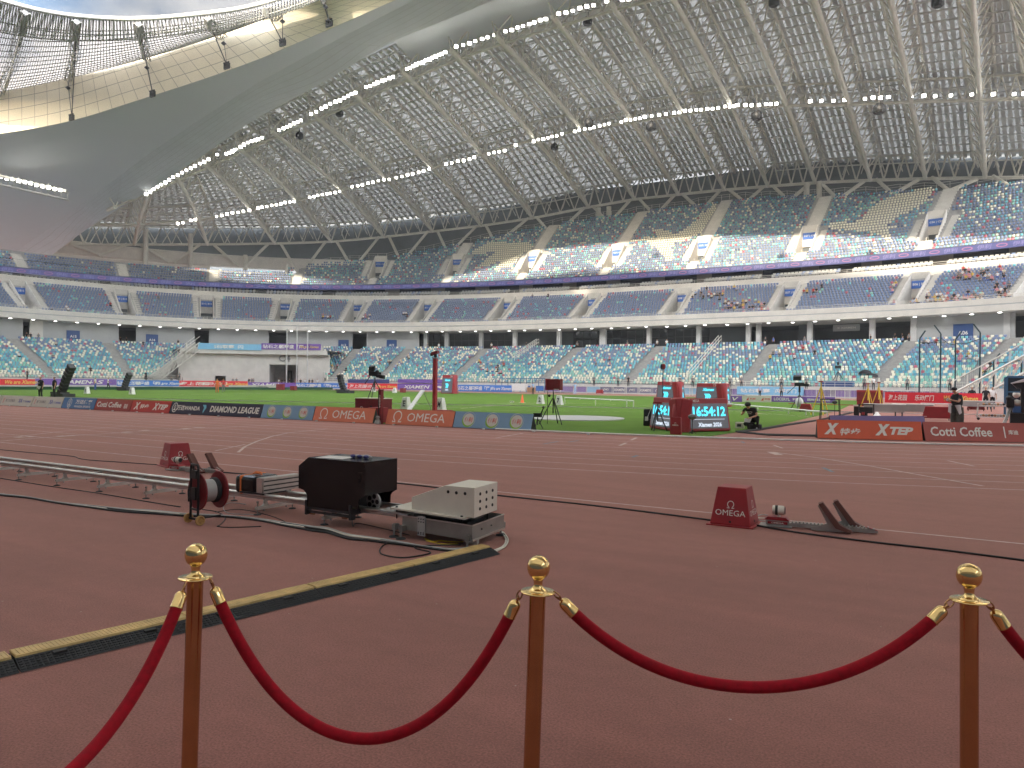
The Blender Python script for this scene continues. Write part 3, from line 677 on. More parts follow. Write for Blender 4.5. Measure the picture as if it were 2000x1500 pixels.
B1=[[(920,489),(960,470),(1003,473),(1025,470),(1043,479),(1040,490),(1010,510),(985,523),(965,526),(978,508),(940,522),(926,527),(955,500),(968,490),(925,497)]]
def rg(o,pl): return [(o[0]+x/4,375+y/4) for x,y in pl]
B2=[rg((1000,0),[(925,378),(1050,345),(1120,362),(1135,335),(1085,288),(1150,278),(1220,300),(1270,332),(1350,280),(1440,215),(1550,112),(1635,100),(1612,190),(1500,300),(1340,375),(1245,405),(1255,470),(1240,530),(1205,525),(1130,440),(1070,400),(1050,372),(940,388)])]
B3=[rg((1500,0),[(425,260),(560,222),(650,240),(740,200),(790,120),(920,50),(1040,0),(1290,-45),(1290,0),(1200,90),(1090,155),(1000,190),(930,260),(960,330),(985,392),(930,390),(860,325),(760,305),(640,295),(520,288),(430,270)])]
def inside(x,y,pl):
    c=False; j=len(pl)-1
    for i in range(len(pl)):
        if (pl[i][1]>y)!=(pl[j][1]>y) and x<(pl[j][0]-pl[i][0])*(y-pl[i][1])/(pl[j][1]-pl[i][1])+pl[i][0]: c=not c
        j=i
    return c
def pick(d):
    r=random.random()*sum(d.values())
    for k,v in d.items():
        r-=v
        if r<0: return k
    return k
def seatcol(t,r,s,x,y):
    f=r/nR[t]
    if t=='A':
        if f<.18: return pick(dict(cream=.5,mint=.3,aqua=.12,teal=.05,pink=.03))
        if f<.4: return pick(dict(cream=.23,mint=.22,aqua=.33,teal=.22,steel=.03,pink=.03))
        if f<.65: return pick(dict(cream=.19,mint=.1,aqua=.3,teal=.3,steel=.13,pink=.04))
        return pick(dict(cream=.25,mint=.05,aqua=.14,teal=.14,steel=.4,pink=.04))
    if t=='B': return pick(dict(steel=.91,aqua=.04,pink=.03,mint=.02))
    for pl in B1+B2+B3:
        if inside(x,y,pl): return 'cream'
    lft=s>sEndC
    if lft: return pick(dict(steel=.7,navy=.15,teal=.04,aqua=.05,cream=.03,pink=.02))
    f=r/topC(s)
    if f<.35: return pick(dict(steel=.62,navy=.04,teal=.05,aqua=.1,mint=.08,cream=.08,pink=.05))
    return pick(dict(steel=.34,navy=.15,teal=.14,aqua=.14,mint=.07,cream=.14,pink=.03))
seats=[]   # (pos, s, tier,row, col, x,y)
AW={'A':1.1,'B':1.1,'C':1.2}
def allowed(t,r,s):
    if t=='A':
        if GR[r][0]-.35<s<GR[r][1]+.35: return False
        if r<11 and 0<GATE[0]-s<0: return False
        return min(abs(s-a) for a in Aa)>1.1
    al=Ba if t=='B' else Ca
    a=min(al,key=lambda q:abs(q-s)); q=abs(a-s)
    if t=='B': return q>(1.1 if r<VB[0] else 2.6)
    if topC(a)>12: return q>(1.1 if r<VC[0] else 2.9 if r<=VC[1]+1 else 1.5)
    return q>1.1
for t,rf in (('A',rowA),('B',rowB),('C',rowC)):
    for r in range(nR[t]):
        d,z=rf(r); s=S0+2+(r%2)*.27+random.random()*.06
        loc=(bowl(s+.5,d)-bowl(s,d)); 
        while s<S1-2:
            e=np.linalg.norm(bowl(s+.5,d)-bowl(s-.5,d)); s+=.53/max(e,.4)
            if t=='C' and r>=topC(s): continue
            if not allowed(t,r,s): continue
            p=bowl(s,d+.3,z+(dz(s) if t=='C' else 0)); x,y=proj(p+np.array([0,0,.6]))
            if -25<x<2030: seats.append((p,s,t,r,seatcol(t,r,s,x,y),x,y))
print('seats',len(seats))
SP=np.array([q[0] for q in seats]); dist=np.linalg.norm(SP-EYE,axis=1); order=np.argsort(dist)
near=[i for i in order if 0<seats[i][5]<2000 and seats[i][2]=='A'][:300]; nset=set(near)
tm=seatshape(); TV=np.array(tm.v); TF=tm.f
nt_={}
for t,nm,lb in (('A','lower_tier_seats','rows of mixed blue, mint and cream plastic seats filling the lower tier'),('B','middle_tier_seats','rows of steel blue plastic seats filling the middle tier'),('C','upper_tier_seats','rows of blue seats with cream bird shapes filling the upper tier')):
    idx=[i for i in range(len(seats)) if seats[i][2]==t and i not in nset]; n=len(idx)
    N_=np.array([nrm(seats[i][1]) for i in idx]); P_=SP[idx]; U_=np.stack([-N_[:,1],N_[:,0],N_[:,0]*0],1)
    V_=P_[:,None,:]+TV[None,:,0:1]*U_[:,None,:]+TV[None,:,1:2]*N_[:,None,:]+TV[None,:,2:3]*np.array([0,0,1.])
    V_=V_.reshape(-1,3); off=V_.mean(0); off[2]=V_[:,2].min(); k=len(TV)
    flen=[len(f) for f in TF]; li=np.concatenate([np.array(f) for f in TF]); nf=len(TF)
    loops=(np.arange(n)[:,None]*k+li[None,:]).ravel(); tot=np.tile(flen,n); st=np.r_[0,np.cumsum(tot)[:-1]]
    me=bpy.data.meshes.new(nm); me.vertices.add(len(V_)); me.vertices.foreach_set('co',(V_-off).ravel()); me.loops.add(len(loops)); me.loops.foreach_set('vertex_index',loops.astype(np.int32))
    me.polygons.add(len(tot)); me.polygons.foreach_set('loop_start',st.astype(np.int32)); 
    try: me.polygons.foreach_set('loop_total',tot.astype(np.int32))
    except Exception: pass
    for c_ in PK: me.materials.append(M['seat_'+c_])
    me.polygons.foreach_set('material_index',np.repeat([PK.index(seats[i][4]) for i in idx],nf).astype(np.int32)); me.update(calc_edges=True); me.validate()
    ob=bpy.data.objects.new(nm,me); C.objects.link(ob); ob.location=off; setp(ob,lb,'seats',None,'stuff')
hs={}
cn={'cream':'cream','mint':'mint green','aqua':'aqua blue','teal':'teal blue','steel':'steel blue','navy':'navy blue','pink':'pink'}
for i in near:
    p,s,t,r,c_,x,y=seats[i]
    if c_ not in hs: hs[c_]=seatshape(True).mesh('stadium_seat','seat_'+c_)
    ob=bpy.data.objects.new('stadium_seat',hs[c_]); C.objects.link(ob); ob.location=p; n=nrm(s); ob.rotation_euler=(0,0,atan2(n[1],n[0])-pi/2)
    setp(ob,'%s plastic seat in the %s of the lower tier, right'%(cn[c_],'front rows' if r<6 else 'middle rows' if r<13 else 'top rows'),'seat','%s seats in the %s of the lower tier at the right'%(cn[c_],'front rows' if r<6 else 'middle rows' if r<13 else 'top rows'))
# grey box seats
bx=MB(); 
for s in np.arange(66,286,.62):
    if (s%13)>11: continue
    for dd_ in (13.6,14.7):
        p=bowl(s,dd_,21.55+(dd_-13.6)*.35); x,y=proj(p)
        if -20<x<2020:
            n=nrm(s); u=np.array([-n[1],n[0],0]); bx.obox(p+np.array([0,0,.55]),u*.24,n*.05,np.array([0,0,.32]),0 if (s*7%10)>1.5 else 1); bx.obox(p+np.array([0,0,.4])-n*.2,u*.24,n*.2,np.array([0,0,.05]))
setp(centre(bx.build('box_seats',['grey_panel','seat_steel'])),'rows of pale grey padded box seats behind the cream parapet','seats',None,'stuff')
# downlights under the fascia
for i,s in enumerate(np.arange(68,285,3.7)):
    p=bowl(s,.9+(i%3)*.5*(0 if s>190 else 1),12.36); x,y=proj(p)
    if -10<x<2010:
        mb=MB(); mb.lathe([(.26,-.04),(.26,.03)],10,p,mi=0); mb.lathe([(.3,.0),(.3,.04)],10,p,mi=1)
        setp(centre(mb.build('downlight',['downlight','white_paint'])),'small round lit downlight in the soffit under the middle tier','downlight','downlights along the soffit of the middle tier')
# ================================================================ roof
roof=thing('stadium_roof','huge steel truss roof with pale panels over the far stand','roof',(-55,140,40))
tabX=[-160,-142,-123,-109,-82,-69,-60,-43,-8,10,40]; tabY=[88,93,97,99,100,100,101.2,101,98.5,98,96]; tabZ=[34,39.9,46.2,50,54.8,56.6,57.8,58.2,56.8,55.8,53]
def inner_at(px):
    best=None
    for X in np.arange(-165,38,.25):
        p=np.array([X,np.interp(X,tabX,tabY),np.interp(X,tabX,tabZ)]); e=abs(proj(p)[0]-px)
        if best is None or e<best[0]: best=(e,p)
    return best[1]
OX=[2190,2050,1924,1807,1700,1592,1500,1415,1325,1240,1150,1040,940,845,750,647,537,405,262,130]
IX=[2060,1960,1890,1708,1553,1417,1297,1187,1080,965,880,785,690,608,530,465,400,345,290,225]
IX[2]=1845+40
RGX=[0,125,250,500,647,750,845,940,1000,1132,1232,1325,1422,1500,1592,1700,1807,1924,2200]; RGY=[478,478,478,477,472,463,452,441,434,408,390,380,370,364,357,352,349,347,345]
l2=[(345,437),(480,412),(600,385),(750,352),(900,312),(1050,270),(1200,240),(1430,207),(1600,203),(2000,190),(2200,185)]
ST=[]
for ox,ix in zip(OX,IX):
    s=s_at(ox,42,45.5,45,300); yo=float(np.interp(ox,RGX,RGY)); zo=46.
    for _ in range(6): q_=bowl(s,42,zo); zo=P(ox,yo,-(R.T@(q_-EYE))[2])[2]; s=s_at(ox,42,zo,45,300)
    O=bowl(s,42,zo); I=inner_at(ix); 
    best=None
    for t in np.linspace(.2,.7,51):
        p=O+(I-O)*t+np.array([0,0,1.5*sin(pi*t)]); x,y=proj(p); e=abs(y-np.interp(x,*zip(*l2)))
        if best is None or e<best[0]: best=(e,t)
    ST.append((O,I,best[1],s))
def chord(k,t,dz_=0.,lat=0.):
    O,I,_,s=ST[k]; d=nv((I-O)*np.array([1,1,0])); u=np.array([-d[1],d[0],0]); return O+(I-O)*t+np.array([0,0,1.5*sin(pi*t)+dz_])+u*lat
UP=np.array([0,0,1.])
for k in range(len(ST)):
    mb=MB(); n=15 if k<17 else 9
    mb.tube([chord(k,t) for t in np.linspace(0,1,n+1)],.42,8)
    for sg in (-1,1):
        mb.tube([chord(k,t,4.3,sg*2.0) for t in np.linspace(-.02,1,n+1)],.24,6)
        for i in range(n):
            t0,t1=i/n,(i+.5)/n
            mb.tube([chord(k,t0),chord(k,t1,4.3,sg*2.0)],.13,5,caps=False); mb.tube([chord(k,t1,4.3,sg*2.0),chord(k,(i+1)/n)],.13,5,caps=False)
    for i in range(n+1):
        t=(i+.5)/n
        if t<1: mb.tube([chord(k,t,4.3,-2),chord(k,t,4.3,2)],.1,4,caps=False)
    mb.build('radial_truss','roof_steel',roof)
# bilinear roof surface between neighbouring stations
def surf(k,a,t,h): return chord(k,t,h)*(1-a)+chord(k+1,t,h)*a
TT=list(np.linspace(-.06,1.03,16))
mb=MB(); K=len(ST)
for k in range(K-1):
    mb.sheet([[surf(k,a,t,6.6) for a in np.linspace(0,1,4)] for t in TT])
mb.build('roof_skin','membrane',roof)
slat=MB(); pur=MB(); lac=MB()
for k in range(K-1):
    for j in range(1,9):
        a=j/9; q=[surf(k,a,t,5.2) for t in np.linspace(-.03,1.0,9)]
        for p0,p1 in zip(q[:-1],q[1:]): slat.bar(p0,p1,.62,.3)
    for i,t in enumerate(np.linspace(.02,.99,27)):
        p0,p1=surf(k,0,t,4.4),surf(k,1,t,4.4); pur.bar(p0,p1,.16,.2)
        p2,p3=surf(k,0,t,5.9),surf(k,1,t,5.9); pur.bar(p2,p3,.12,.16)
        for j in range(9):
            a0,a1=j/9,(j+1)/9
            if j%2: lac.bar(surf(k,a0,t,4.4),surf(k,a1,t,5.9),.06)
            else: lac.bar(surf(k,a0,t,5.9),surf(k,a1,t,4.4),.06)
    for i,t in enumerate(np.linspace(.05,.9,7)):
        for j in (0,3,6): 
            lac.bar(surf(k,j/9,t,4.8),surf(k,(j+3)/9,t+.12,4.8),.09); lac.bar(surf(k,(j+3)/9,t,4.8),surf(k,j/9,t+.12,4.8),.09)
mb=MB()
for k in range(0,11):
    mb.sheet([[surf(k,a,t,3.7) for a in np.linspace(0,1,4)] for t in (.935,1.0,1.1)])
mb.build('edge_ceiling','soffit',roof)
slat.build('roof_slats','roof_slat',roof); pur.build('purlins','roof_slat',roof); lac.build('purlin_lacing','roof_slat',roof)
# ring trusses: outer, lamp ring, edge ring
def ringtruss(fa,fb,n,nm,r=.3,rw=.13,mt='roof_steel'):
    mb=MB()
    for k in range(K-1):
        A_=[fa(k,a) for a in np.linspace(0,1,n+1)]; B_=[fb(k,a) for a in np.linspace(0,1,n+1)]
        mb.tube(A_,r,6,caps=False); mb.tube(B_,r*.7,5,caps=False)
        for i in range(n):
            m_=(B_[i]+B_[i+1])/2; mb.tube([A_[i],m_],rw,4,caps=False); mb.tube([m_,A_[i+1]],rw,4,caps=False)
    return mb.build(nm,mt,roof)
ringtruss(lambda k,a:surf(k,a,0,0),lambda k,a:surf(k,a,.0,5.0),4,'ring_truss',.34,.16)
ringtruss(lambda k,a:surf(k,a,-.09,.5),lambda k,a:surf(k,a,-.06,5.5),3,'ring_truss',.2,.12)
f2=lambda h:(lambda k,a:chord(k,ST[k][2],h)*(1-a)+chord(k+1,ST[k+1][2],h)*a)
ringtruss(f2(-.2),f2(3.6),4,'lamp_ring_truss',.3,.1)
ringtruss(lambda k,a:surf(k,a,.96,0),lambda k,a:surf(k,a,.93,4),4,'edge_truss',.22,.1)
# catwalk behind the lamps
mb=MB()
for k in range(K-1):
    a,b=f2(2.2)(k,0)+np.array([0,1.6,0]),f2(2.2)(k,1)+np.array([0,1.6,0]); mb.bar(a,b,1.2,.15)
    a,b=surf(k,0,.92,2.6),surf(k,1,.92,2.6); mb.bar(a,b,1.2,.15); mb.bar(a+UP*1,b+UP*1,.08,.08)
mb.build('catwalk','roof_slat',roof)
# V struts under the ring truss and thick columns
zst=lambda s: rowC(topC(s))[1]+dz(s) if s<sEndC else 24+dz(s)
for k in range(1,K):
    O,I,_,s=ST[k]
    for ds in (-4.6,4.6):
        if s+ds>282: continue
        t_=topC(s+ds); zz=(rowC(t_)[1] if s+ds<sEndC else zb+1)-1; dd_=rowC(t_)[0]+1.5 if s+ds<sEndC else 41
        top=O+(bowl(s+ds*.2,42,0)-bowl(s,42,0)); mb=MB(); mb.tube([bowl(s+ds,max(dd_,34),zz),top],.38,8); mb.build('strut','roof_steel',roof)
for px in (1185,1592,283,372,480):
    s=s_at(px,44,40); 
    for u_ in ((-1.1,1.1) if px>1000 else (0,)): 
        mb=MB(); mb.tube([bowl(s+u_,41.5,24),bowl(s+u_,41.5,46 if px>1000 else (39.5 if px<400 else zt))],.6,10); mb.build('column','roof_steel',roof)
# arch: smooth soffit, crease, sunlit cream fascia. half built left, mirrored right; near-side roof mirrored too
E3=[P(965,0,108),P(850,47.5,115),P(750,90,121),P(625,164,129),P(500,232,137),P(400,301,144),P(290,373,152),P(185,437,161),P(95,503,170),P(20,560,178)]
E2=[P(810,0,109),P(735,38,113),P(650,82,118),P(575,123,122.5),P(500,165,127),P(400,228,135),P(290,302,144),P(192,375,153),P(22,497,168),P(-60,556,176)]
E1=[P(777,-2,107),P(700,32,110),P(625,65,113),P(560,93,116),P(500,118,118.5),P(400,154,121),P(270,196,124),P(135,237,127),P(-5,262,129.5),P(-150,276,130)]
E0=[P(610,-2,108),P(560,17,111),P(520,31,113.5),P(500,40,116),P(440,62,118.5),P(350,92,121),P(240,123,124),P(130,152,126),P(-5,179,128.5),P(-150,195,130)]
# keep the fascia upright: put its top straight above / slightly outside its foot
def catm(p,n=5):
    p=[2*p[0]-p[1]]+list(p)+[2*p[-1]-p[-2]]; o=[]
    for i in range(1,len(p)-2):
        for t in np.linspace(0,1,n,endpoint=False):
            a,b,c,d=p[i-1:i+3]; o.append(.5*((2*b)+(c-a)*t+(2*a-5*b+4*c-d)*t*t+(3*b-a-3*c+d)*t**3))
    o.append(p[-2]); return o
e0,e1,e2,e3=[catm(q) for q in (E0,E1,E2,E3)]
XM=-55.
def ext(c):  # continue over the crown to the mirrored half
    first=c[0]; m=[np.array([2*XM-p[0],p[1],p[2]]) for p in c]; 
    bridge=[]
    if first[0]<XM:
        for t in (.25,.5,.75):
            b=first*(1-t)+m[0]*t; b[2]+=1.2*sin(pi*t); bridge.append(b)
        return c[::-1]+bridge+m
    return c[::-1]+m
f0,f1,f2_,f3=[ext(c) for c in (e0,e1,e2,e3)]
print('soffit crown',e1[0],e2[0],e3[0],e0[0])
def uvsheet(rows,m,name,parent,mir=False,mi=0):
    mb=MB(); 
    if mir: rows=[[np.array([p[0],2*YC-1-p[1],p[2]]) for p in r] for r in rows]
    n=len(rows[0]); mb.sheet(rows,0,True); uv=[]
    for r_i,r in enumerate(rows):
        L_=np.r_[0,np.cumsum([np.linalg.norm(b-a) for a,b in zip(rows[0][:-1],rows[0][1:])])]
        vv=0 if r_i==0 else np.mean([np.linalg.norm(rows[r_i][i]-rows[0][i]) for i in range(0,n,5)])
        for i in range(n): uv.append((L_[i],np.linalg.norm(rows[r_i][i]-rows[0][i])))
    mb.uv=uv; return mb.build(name,m,parent)
def mixr(a,b,t): return [p*(1-t)+q*t for p,q in zip(a,b)]
n0=min(len(f0),len(f1)); 
for mir,rf_ in ((False,roof),):
    uvsheet([f1,mixr(f1,f2_,.5),f2_],'soffit','arch_soffit',rf_); uvsheet([f2_,mixr(f2_,f3,.5),f3],'soffit_lines','arch_soffit',rf_)
    uvsheet([f1,mixr(f1,f0,.5),f0],'fascia_cream','arch_fascia',rf_)
    # roof skin closing the gap between the arch and the trussed roof
    inn=[chord(k,1.04,6.6) for k in range(K)]+[chord(K-1,t,6.6) for t in np.linspace(.9,-.1,8)]
    q_=[]; 
    for p in f3:
        j=min(range(len(inn)),key=lambda k:abs(inn[k][0]-p[0])+.3*abs(inn[k][1]-p[1])); q_.append(inn[j])
    mb=MB(); mb.sheet([[p+UP*7+np.array([0,6,0]) for p in f3],q_]); mb.build('roof_skin','membrane',rf_)
    # upper side and outer side closing the arch box
    top=[p+UP*7+np.array([0,6,0]) for p in f3]
    uvsheet([f3,[p+UP*5+np.array([0,.6,0]) for p in f3],top,[p+UP*.1 for p in f0]],'concrete_pale','arch_cladding',rf_)
near_roof=thing('near_roof','pale roof canopy over the stand on the camera side','roof',(-55,-20,40))
nf=lambda p:np.array([p[0],2*YC-1-p[1],p[2]])
SH=np.array([0,-5,0])
for rows,m,nm in (([f1,f2_,f3],'soffit','arch_soffit'),([f1,f0],'fascia_cream','arch_fascia'),([f3,[p+UP*7+np.array([0,6,0]) for p in f3],f0],'concrete_pale','arch_cladding')):
    mb=MB(); mb.sheet([[nf(p)+SH+UP*(2.5-7*min(1.,(abs(p[0]-XM)/80)**2)) for p in r] for r in rows],0,True); mb.build(nm,m,near_roof)  # unseen near roof, crown raised and ends lowered to steer the sun
mb=MB(); xs=np.linspace(-190,80,28)
mb.sheet([[np.array([x,nf([x,np.interp(x,tabX,tabY),0])[1]-5,np.interp(x,tabX,tabZ)+5]) for x in xs],[np.array([x,-60,50-abs(x-XM)*.08]) for x in xs]]); mb.build('roof_skin','membrane',near_roof)
ns=thing('near_stand','stepped grandstand behind the photographer','grandstand',(-55,-20,0)); mb=MB()
for r in range(24):
    y=-6-.9*r; z=1+.45*r; mb.obox((-55,y-.45,z/2),(105,0,0),(0,.45,0),(0,0,z/2))
mb.build('lower_tier','seat_steel',ns); mb=MB(); mb.obox((-55,-40,14),(110,0,0),(0,8,0),(0,0,14)); mb.build('wall','grey_panel',ns); mb=MB(); mb.obox((-55,-60,25),(150,0,0),(0,1,0),(0,0,25)); mb.obox((95,-10,25),(1,0,0),(0,60,0),(0,0,25)); mb.obox((-205,-10,25),(1,0,0),(0,50,0),(0,0,25)); mb.build('sun_block_facade','grey_panel',ns)  # tall outer walls added out of view to keep low sun off the field
# short lamp bridge under the soffit at far left
lb=MB(); a,b=P(-10,352,139),P(132,384,141); lb.bar(a+UP*.9,b+UP*.9,1.4,.5); lb.bar(a-UP*.6,b-UP*.6,1.6,.25)
for i in range(12): q=a+(b-a)*i/11; lb.bar(q-UP*.5,q+UP*.8,.12)
lb.build('lamp_bridge','grey_panel',roof)
# floodlights
fl=MB(); fl.box((0,0,0),(.72,.34,.72),1); fl.box((0,-.19,0),(.62,.06,.62),0); fl.bar((0,.1,.36),(0,.1,.9),.1,.1,1); flm=fl.mesh('floodlight',['lamp_white','grey_panel'])
def flood(p,label,group,s=1.):
    ob=bpy.data.objects.new('floodlight',flm); C.objects.link(ob); ob.location=p; d=nv(EYE-p+np.array([random.uniform(-14,14),0,random.uniform(-8,8)])); ob.rotation_euler=(-asin(-d[2])*.6,0,atan2(d[1],d[0])+pi/2); ob.scale=(s,s,s)
    setp(ob,label,'floodlight',group)
def lamprow(segs,zfun,label,group,s=1.0):
    for (x0,y0),(x1,y1),n in segs:
        for i in range(n):
            t=i/max(1,n-1); x=x0+(x1-x0)*t; y=y0+(y1-y0)*t
            if random.random()<.04: continue
            Z=zfun(x); flood(P(x+random.uniform(-1,1),y+random.uniform(-1,1),Z),label,group,s*random.uniform(.85,1.12))
def Z1(x): p=inner_at(x); return -(R.T@(p-EYE))[2]
zc={}
def Z1c(x):
    k=round(x/10); 
    if k not in zc: zc[k]=Z1(k*10)
    return zc[k]
xs2=[];zs2=[]
for k in range(K): 
    p=chord(k,ST[k][2]); q=proj(p); xs2.append(q[0]); zs2.append(-(R.T@(p-EYE))[2])
o2=np.argsort(xs2); xs2=np.array(xs2)[o2]; zs2=np.array(zs2)[o2]
lamprow([((286,379),(330,352),7),((338,347),(425,303),11),((442,302),(476,284),7),((484,280),(512,270),5),((546,256),(595,232),8),((608,224),(655,199),6),((664,196),(694,181),5),((715,172),(768,150),8),((794,136),(870,103),13),((892,93),(965,70),7),((988,63),(1066,38),8),((1092,29),(1186,4),8),((1215,2),(1240,-2),3)],Z1c,'lit floodlight in the upper lamp row along the inner roof edge','floodlights of the upper lamp row',.85)
lamprow([((348,437),(382,430),5),((412,425),(487,411),8),((503,407),(575,393),9),((604,386),(663,374),8),((688,365),(760,350),8),((775,348),(838,331),7),((872,322),(927,308),6),((955,301),(985,294),4),((1007,285),(1010,284),1),((1042,276),(1097,263),7),((1122,258),(1190,242),8),((1213,238),(1250,231),5),((1260,230),(1300,223),4),((1316,221),(1402,211),9),((1417,209),(1440,207),4),((1455,207),(1495,205),4),((1505,205),(1517,204),2),((1583,199),(1650,196),4),((1690,193),(1735,191),4),((1758,190),(1826,188),4),((1858,187),(1940,185),3),((1980,184),(2000,183),2)],lambda x:float(np.interp(x,xs2,zs2))-1.2,'lit floodlight in the lower lamp row above the ring beam','floodlights of the lower lamp row',.85)
lamprow([((2,346),(118,372),11)],lambda x:139,'lit floodlight on the short lamp bridge under the smooth soffit','floodlights on the lamp bridge at far left',.9)
# hanging loudspeakers
for i,(x,y) in enumerate(((663,221),(585,265),(1148,42),(1150,240),(1272,247),(1512,4),(1717,213),(85,381),(1083,287),(1478,226),(1832,4))):
    mb=MB(); p=P(x,y,Z1c(x)+6 if y<270 else float(np.interp(x,xs2,zs2))); mb.lathe([(.4,.7),(.75,.3),(.75,-.4),(.5,-.6)],10,p); mb.bar(p+UP*.8,p+UP*3,.12)
    setp(centre(mb.build('hanging_loudspeaker','black')),'black drum shaped loudspeaker hanging under the roof trusses','loudspeaker','loudspeakers hanging from the roof')
# translucent canopy inside the left end of the opening
net=thing('net_canopy','translucent white canopy with a cable net hanging inside the left roof opening','canopy',P(250,80,110))
RG=catm([P(660,-60,106),P(600,-22,105),P(500,11,104.5),P(405,27,103),P(270,38,101),P(150,33,99),P(50,15,97.5),(P(-60,-20,96)),P(-200,-80,95)],6)
EG=catm([P(720,-40,106),P(620,-4,108),P(537,25,111.5),P(437,64,118),P(287,112,122.5),P(133,152,126),P(0,179,128.5),P(-120,193,130),P(-260,205,131)],6)
nn=len(RG); mb=MB()
mid=[(a*.5+b*.5)-UP*1.0 for a,b in zip(RG,EG)]
mb.sheet([[p-UP*0 for p in RG],mid,EG],0,True); mb.build('membrane','canopy',net)
def row(t): 
    return [a*(1-t)*(1-t)+(((2*m-.5*a-.5*b))*2*t*(1-t))+b*t*t-UP*.12 for a,m,b in zip(RG,mid,EG)]
mb=MB()
for t in np.linspace(.13,.98,15): mb.tube(row(t),.075,4)
rr=[row(t) for t in np.linspace(0,1,7)]
for i in range(0,(nn-1)*4):
    k,f=divmod(i,4); f/=4; mb.tube([r[k]*(1-f)+r[k+1]*f for r in rr],.06,4,caps=False)
mb.build('cable_net','steel_grey',net)
mb=MB(); r0,r1=row(0.01),row(.14)
mb.tube(RG,.22,6); mb.tube([p-UP*1.2 for p in r1],.12,5); mb.tube([p-UP*1.2 for p in row(.07)],.08,5)
for i in range((nn-1)*3):
    k,f=divmod(i,3); f/=3; a=r0[k]*(1-f)+r0[k+1]*f; b=r1[k]*(1-f)+r1[k+1]*f-UP*1.2; c_=b+(a-b)*.5-UP*1.3; mb.tube([a,c_,b],.08,4,caps=False)
mb.build('ring_gantry','steel_grey',net)
mb=MB(); mb.sheet([[p+UP*.45 for p in RG],[p-UP*.2 for p in RG]]); mb.build('rim_beam','white_paint',net)
for i in (3,12,18,24,30,36): pass
for (ax,ay,bx_,by,cx_,cy_) in ((50,10,-2,120,None,None),(151,30,133,155,140,228),(270,36,287,115,298,182),(405,26,437,62,443,127),(522,6,551,27,552,82),(620,-18,640,0,643,44)):
    mb=MB(); 
    i=min(range(nn),key=lambda k:abs(proj(RG[k])[0]-ax)); a=RG[i]-UP*.6; j=min(range(nn),key=lambda k:abs(proj(EG[k])[0]-bx_)); b=EG[j]-UP*.5
    n_=14; s_=nv(np.cross(b-a,UP))
    for sg in (-.5,.5): mb.tube([a+s_*sg,b+s_*sg],.13,5)
    low=[a+(b-a)*t-UP*(1.1*sin(pi*t)+.4) for t in np.linspace(0,1,n_+1)]; mb.tube(low,.11,5)
    for q in range(n_):
        for sg in (-.5,.5): mb.tube([a+(b-a)*q/n_+s_*sg,low[q+1] if q%2 else low[q]],.06,4,caps=False)
    mb.tube([a,a-UP*1.2+(b-a)*.12],.4,6)
    mb.build('net_truss','steel_grey',net)
    if cx_:
        l_=min(range(len(e1)),key=lambda k:abs(proj(e1[k])[0]-cx_)); c_=P(cx_,cy_,-(R.T@(e1[l_]-EYE))[2]-1.3)
        mb=MB(); mb.tube([a,c_],.09,5); mb.tube([b-UP*.4,c_],.06,4); mb.build('tie_rod','dark_metal',net)
        mb=MB(); 
        for q in range(4): mb.box(tuple(c_+np.array([(q-1.5)*.36,0,-.1])),(.16,.3,.7)); mb.ball(tuple(c_+np.array([(q-1.5)*.36,-.1,.35])),.16,8)
        mb.box(tuple(c_-UP*.5),(1.2,.3,.22)); mb.build('anchor_bracket','dark_metal',net)
        mb=MB(); mb.lathe([(.1,-.3),(.42,0),(.1,.3)],10,b-UP*1.2); mb.build('pulley','dark_metal',net)

hz=bpy.data.materials.new('haze'); hz.use_nodes=True; t_=hz.node_tree; t_.nodes.clear(); ou=t_.nodes.new('ShaderNodeOutputMaterial'); pv=t_.nodes.new('ShaderNodeVolumePrincipled')
pv.inputs['Color'].default_value=(.97,.98,1,1); pv.inputs['Density'].default_value=.00055; pv.inputs['Anisotropy'].default_value=.2; t_.links.new(pv.outputs[0],ou.inputs['Volume']); M['haze']=hz
mb=MB(); mb.obox((-60,30,39),(230,0,0),(0,230,0),(0,0,40.5)); setp(mb.build('haze','haze'),None,None,None,'stuff')
scene.cycles.volume_step_rate=4; scene.cycles.volume_bounces=0
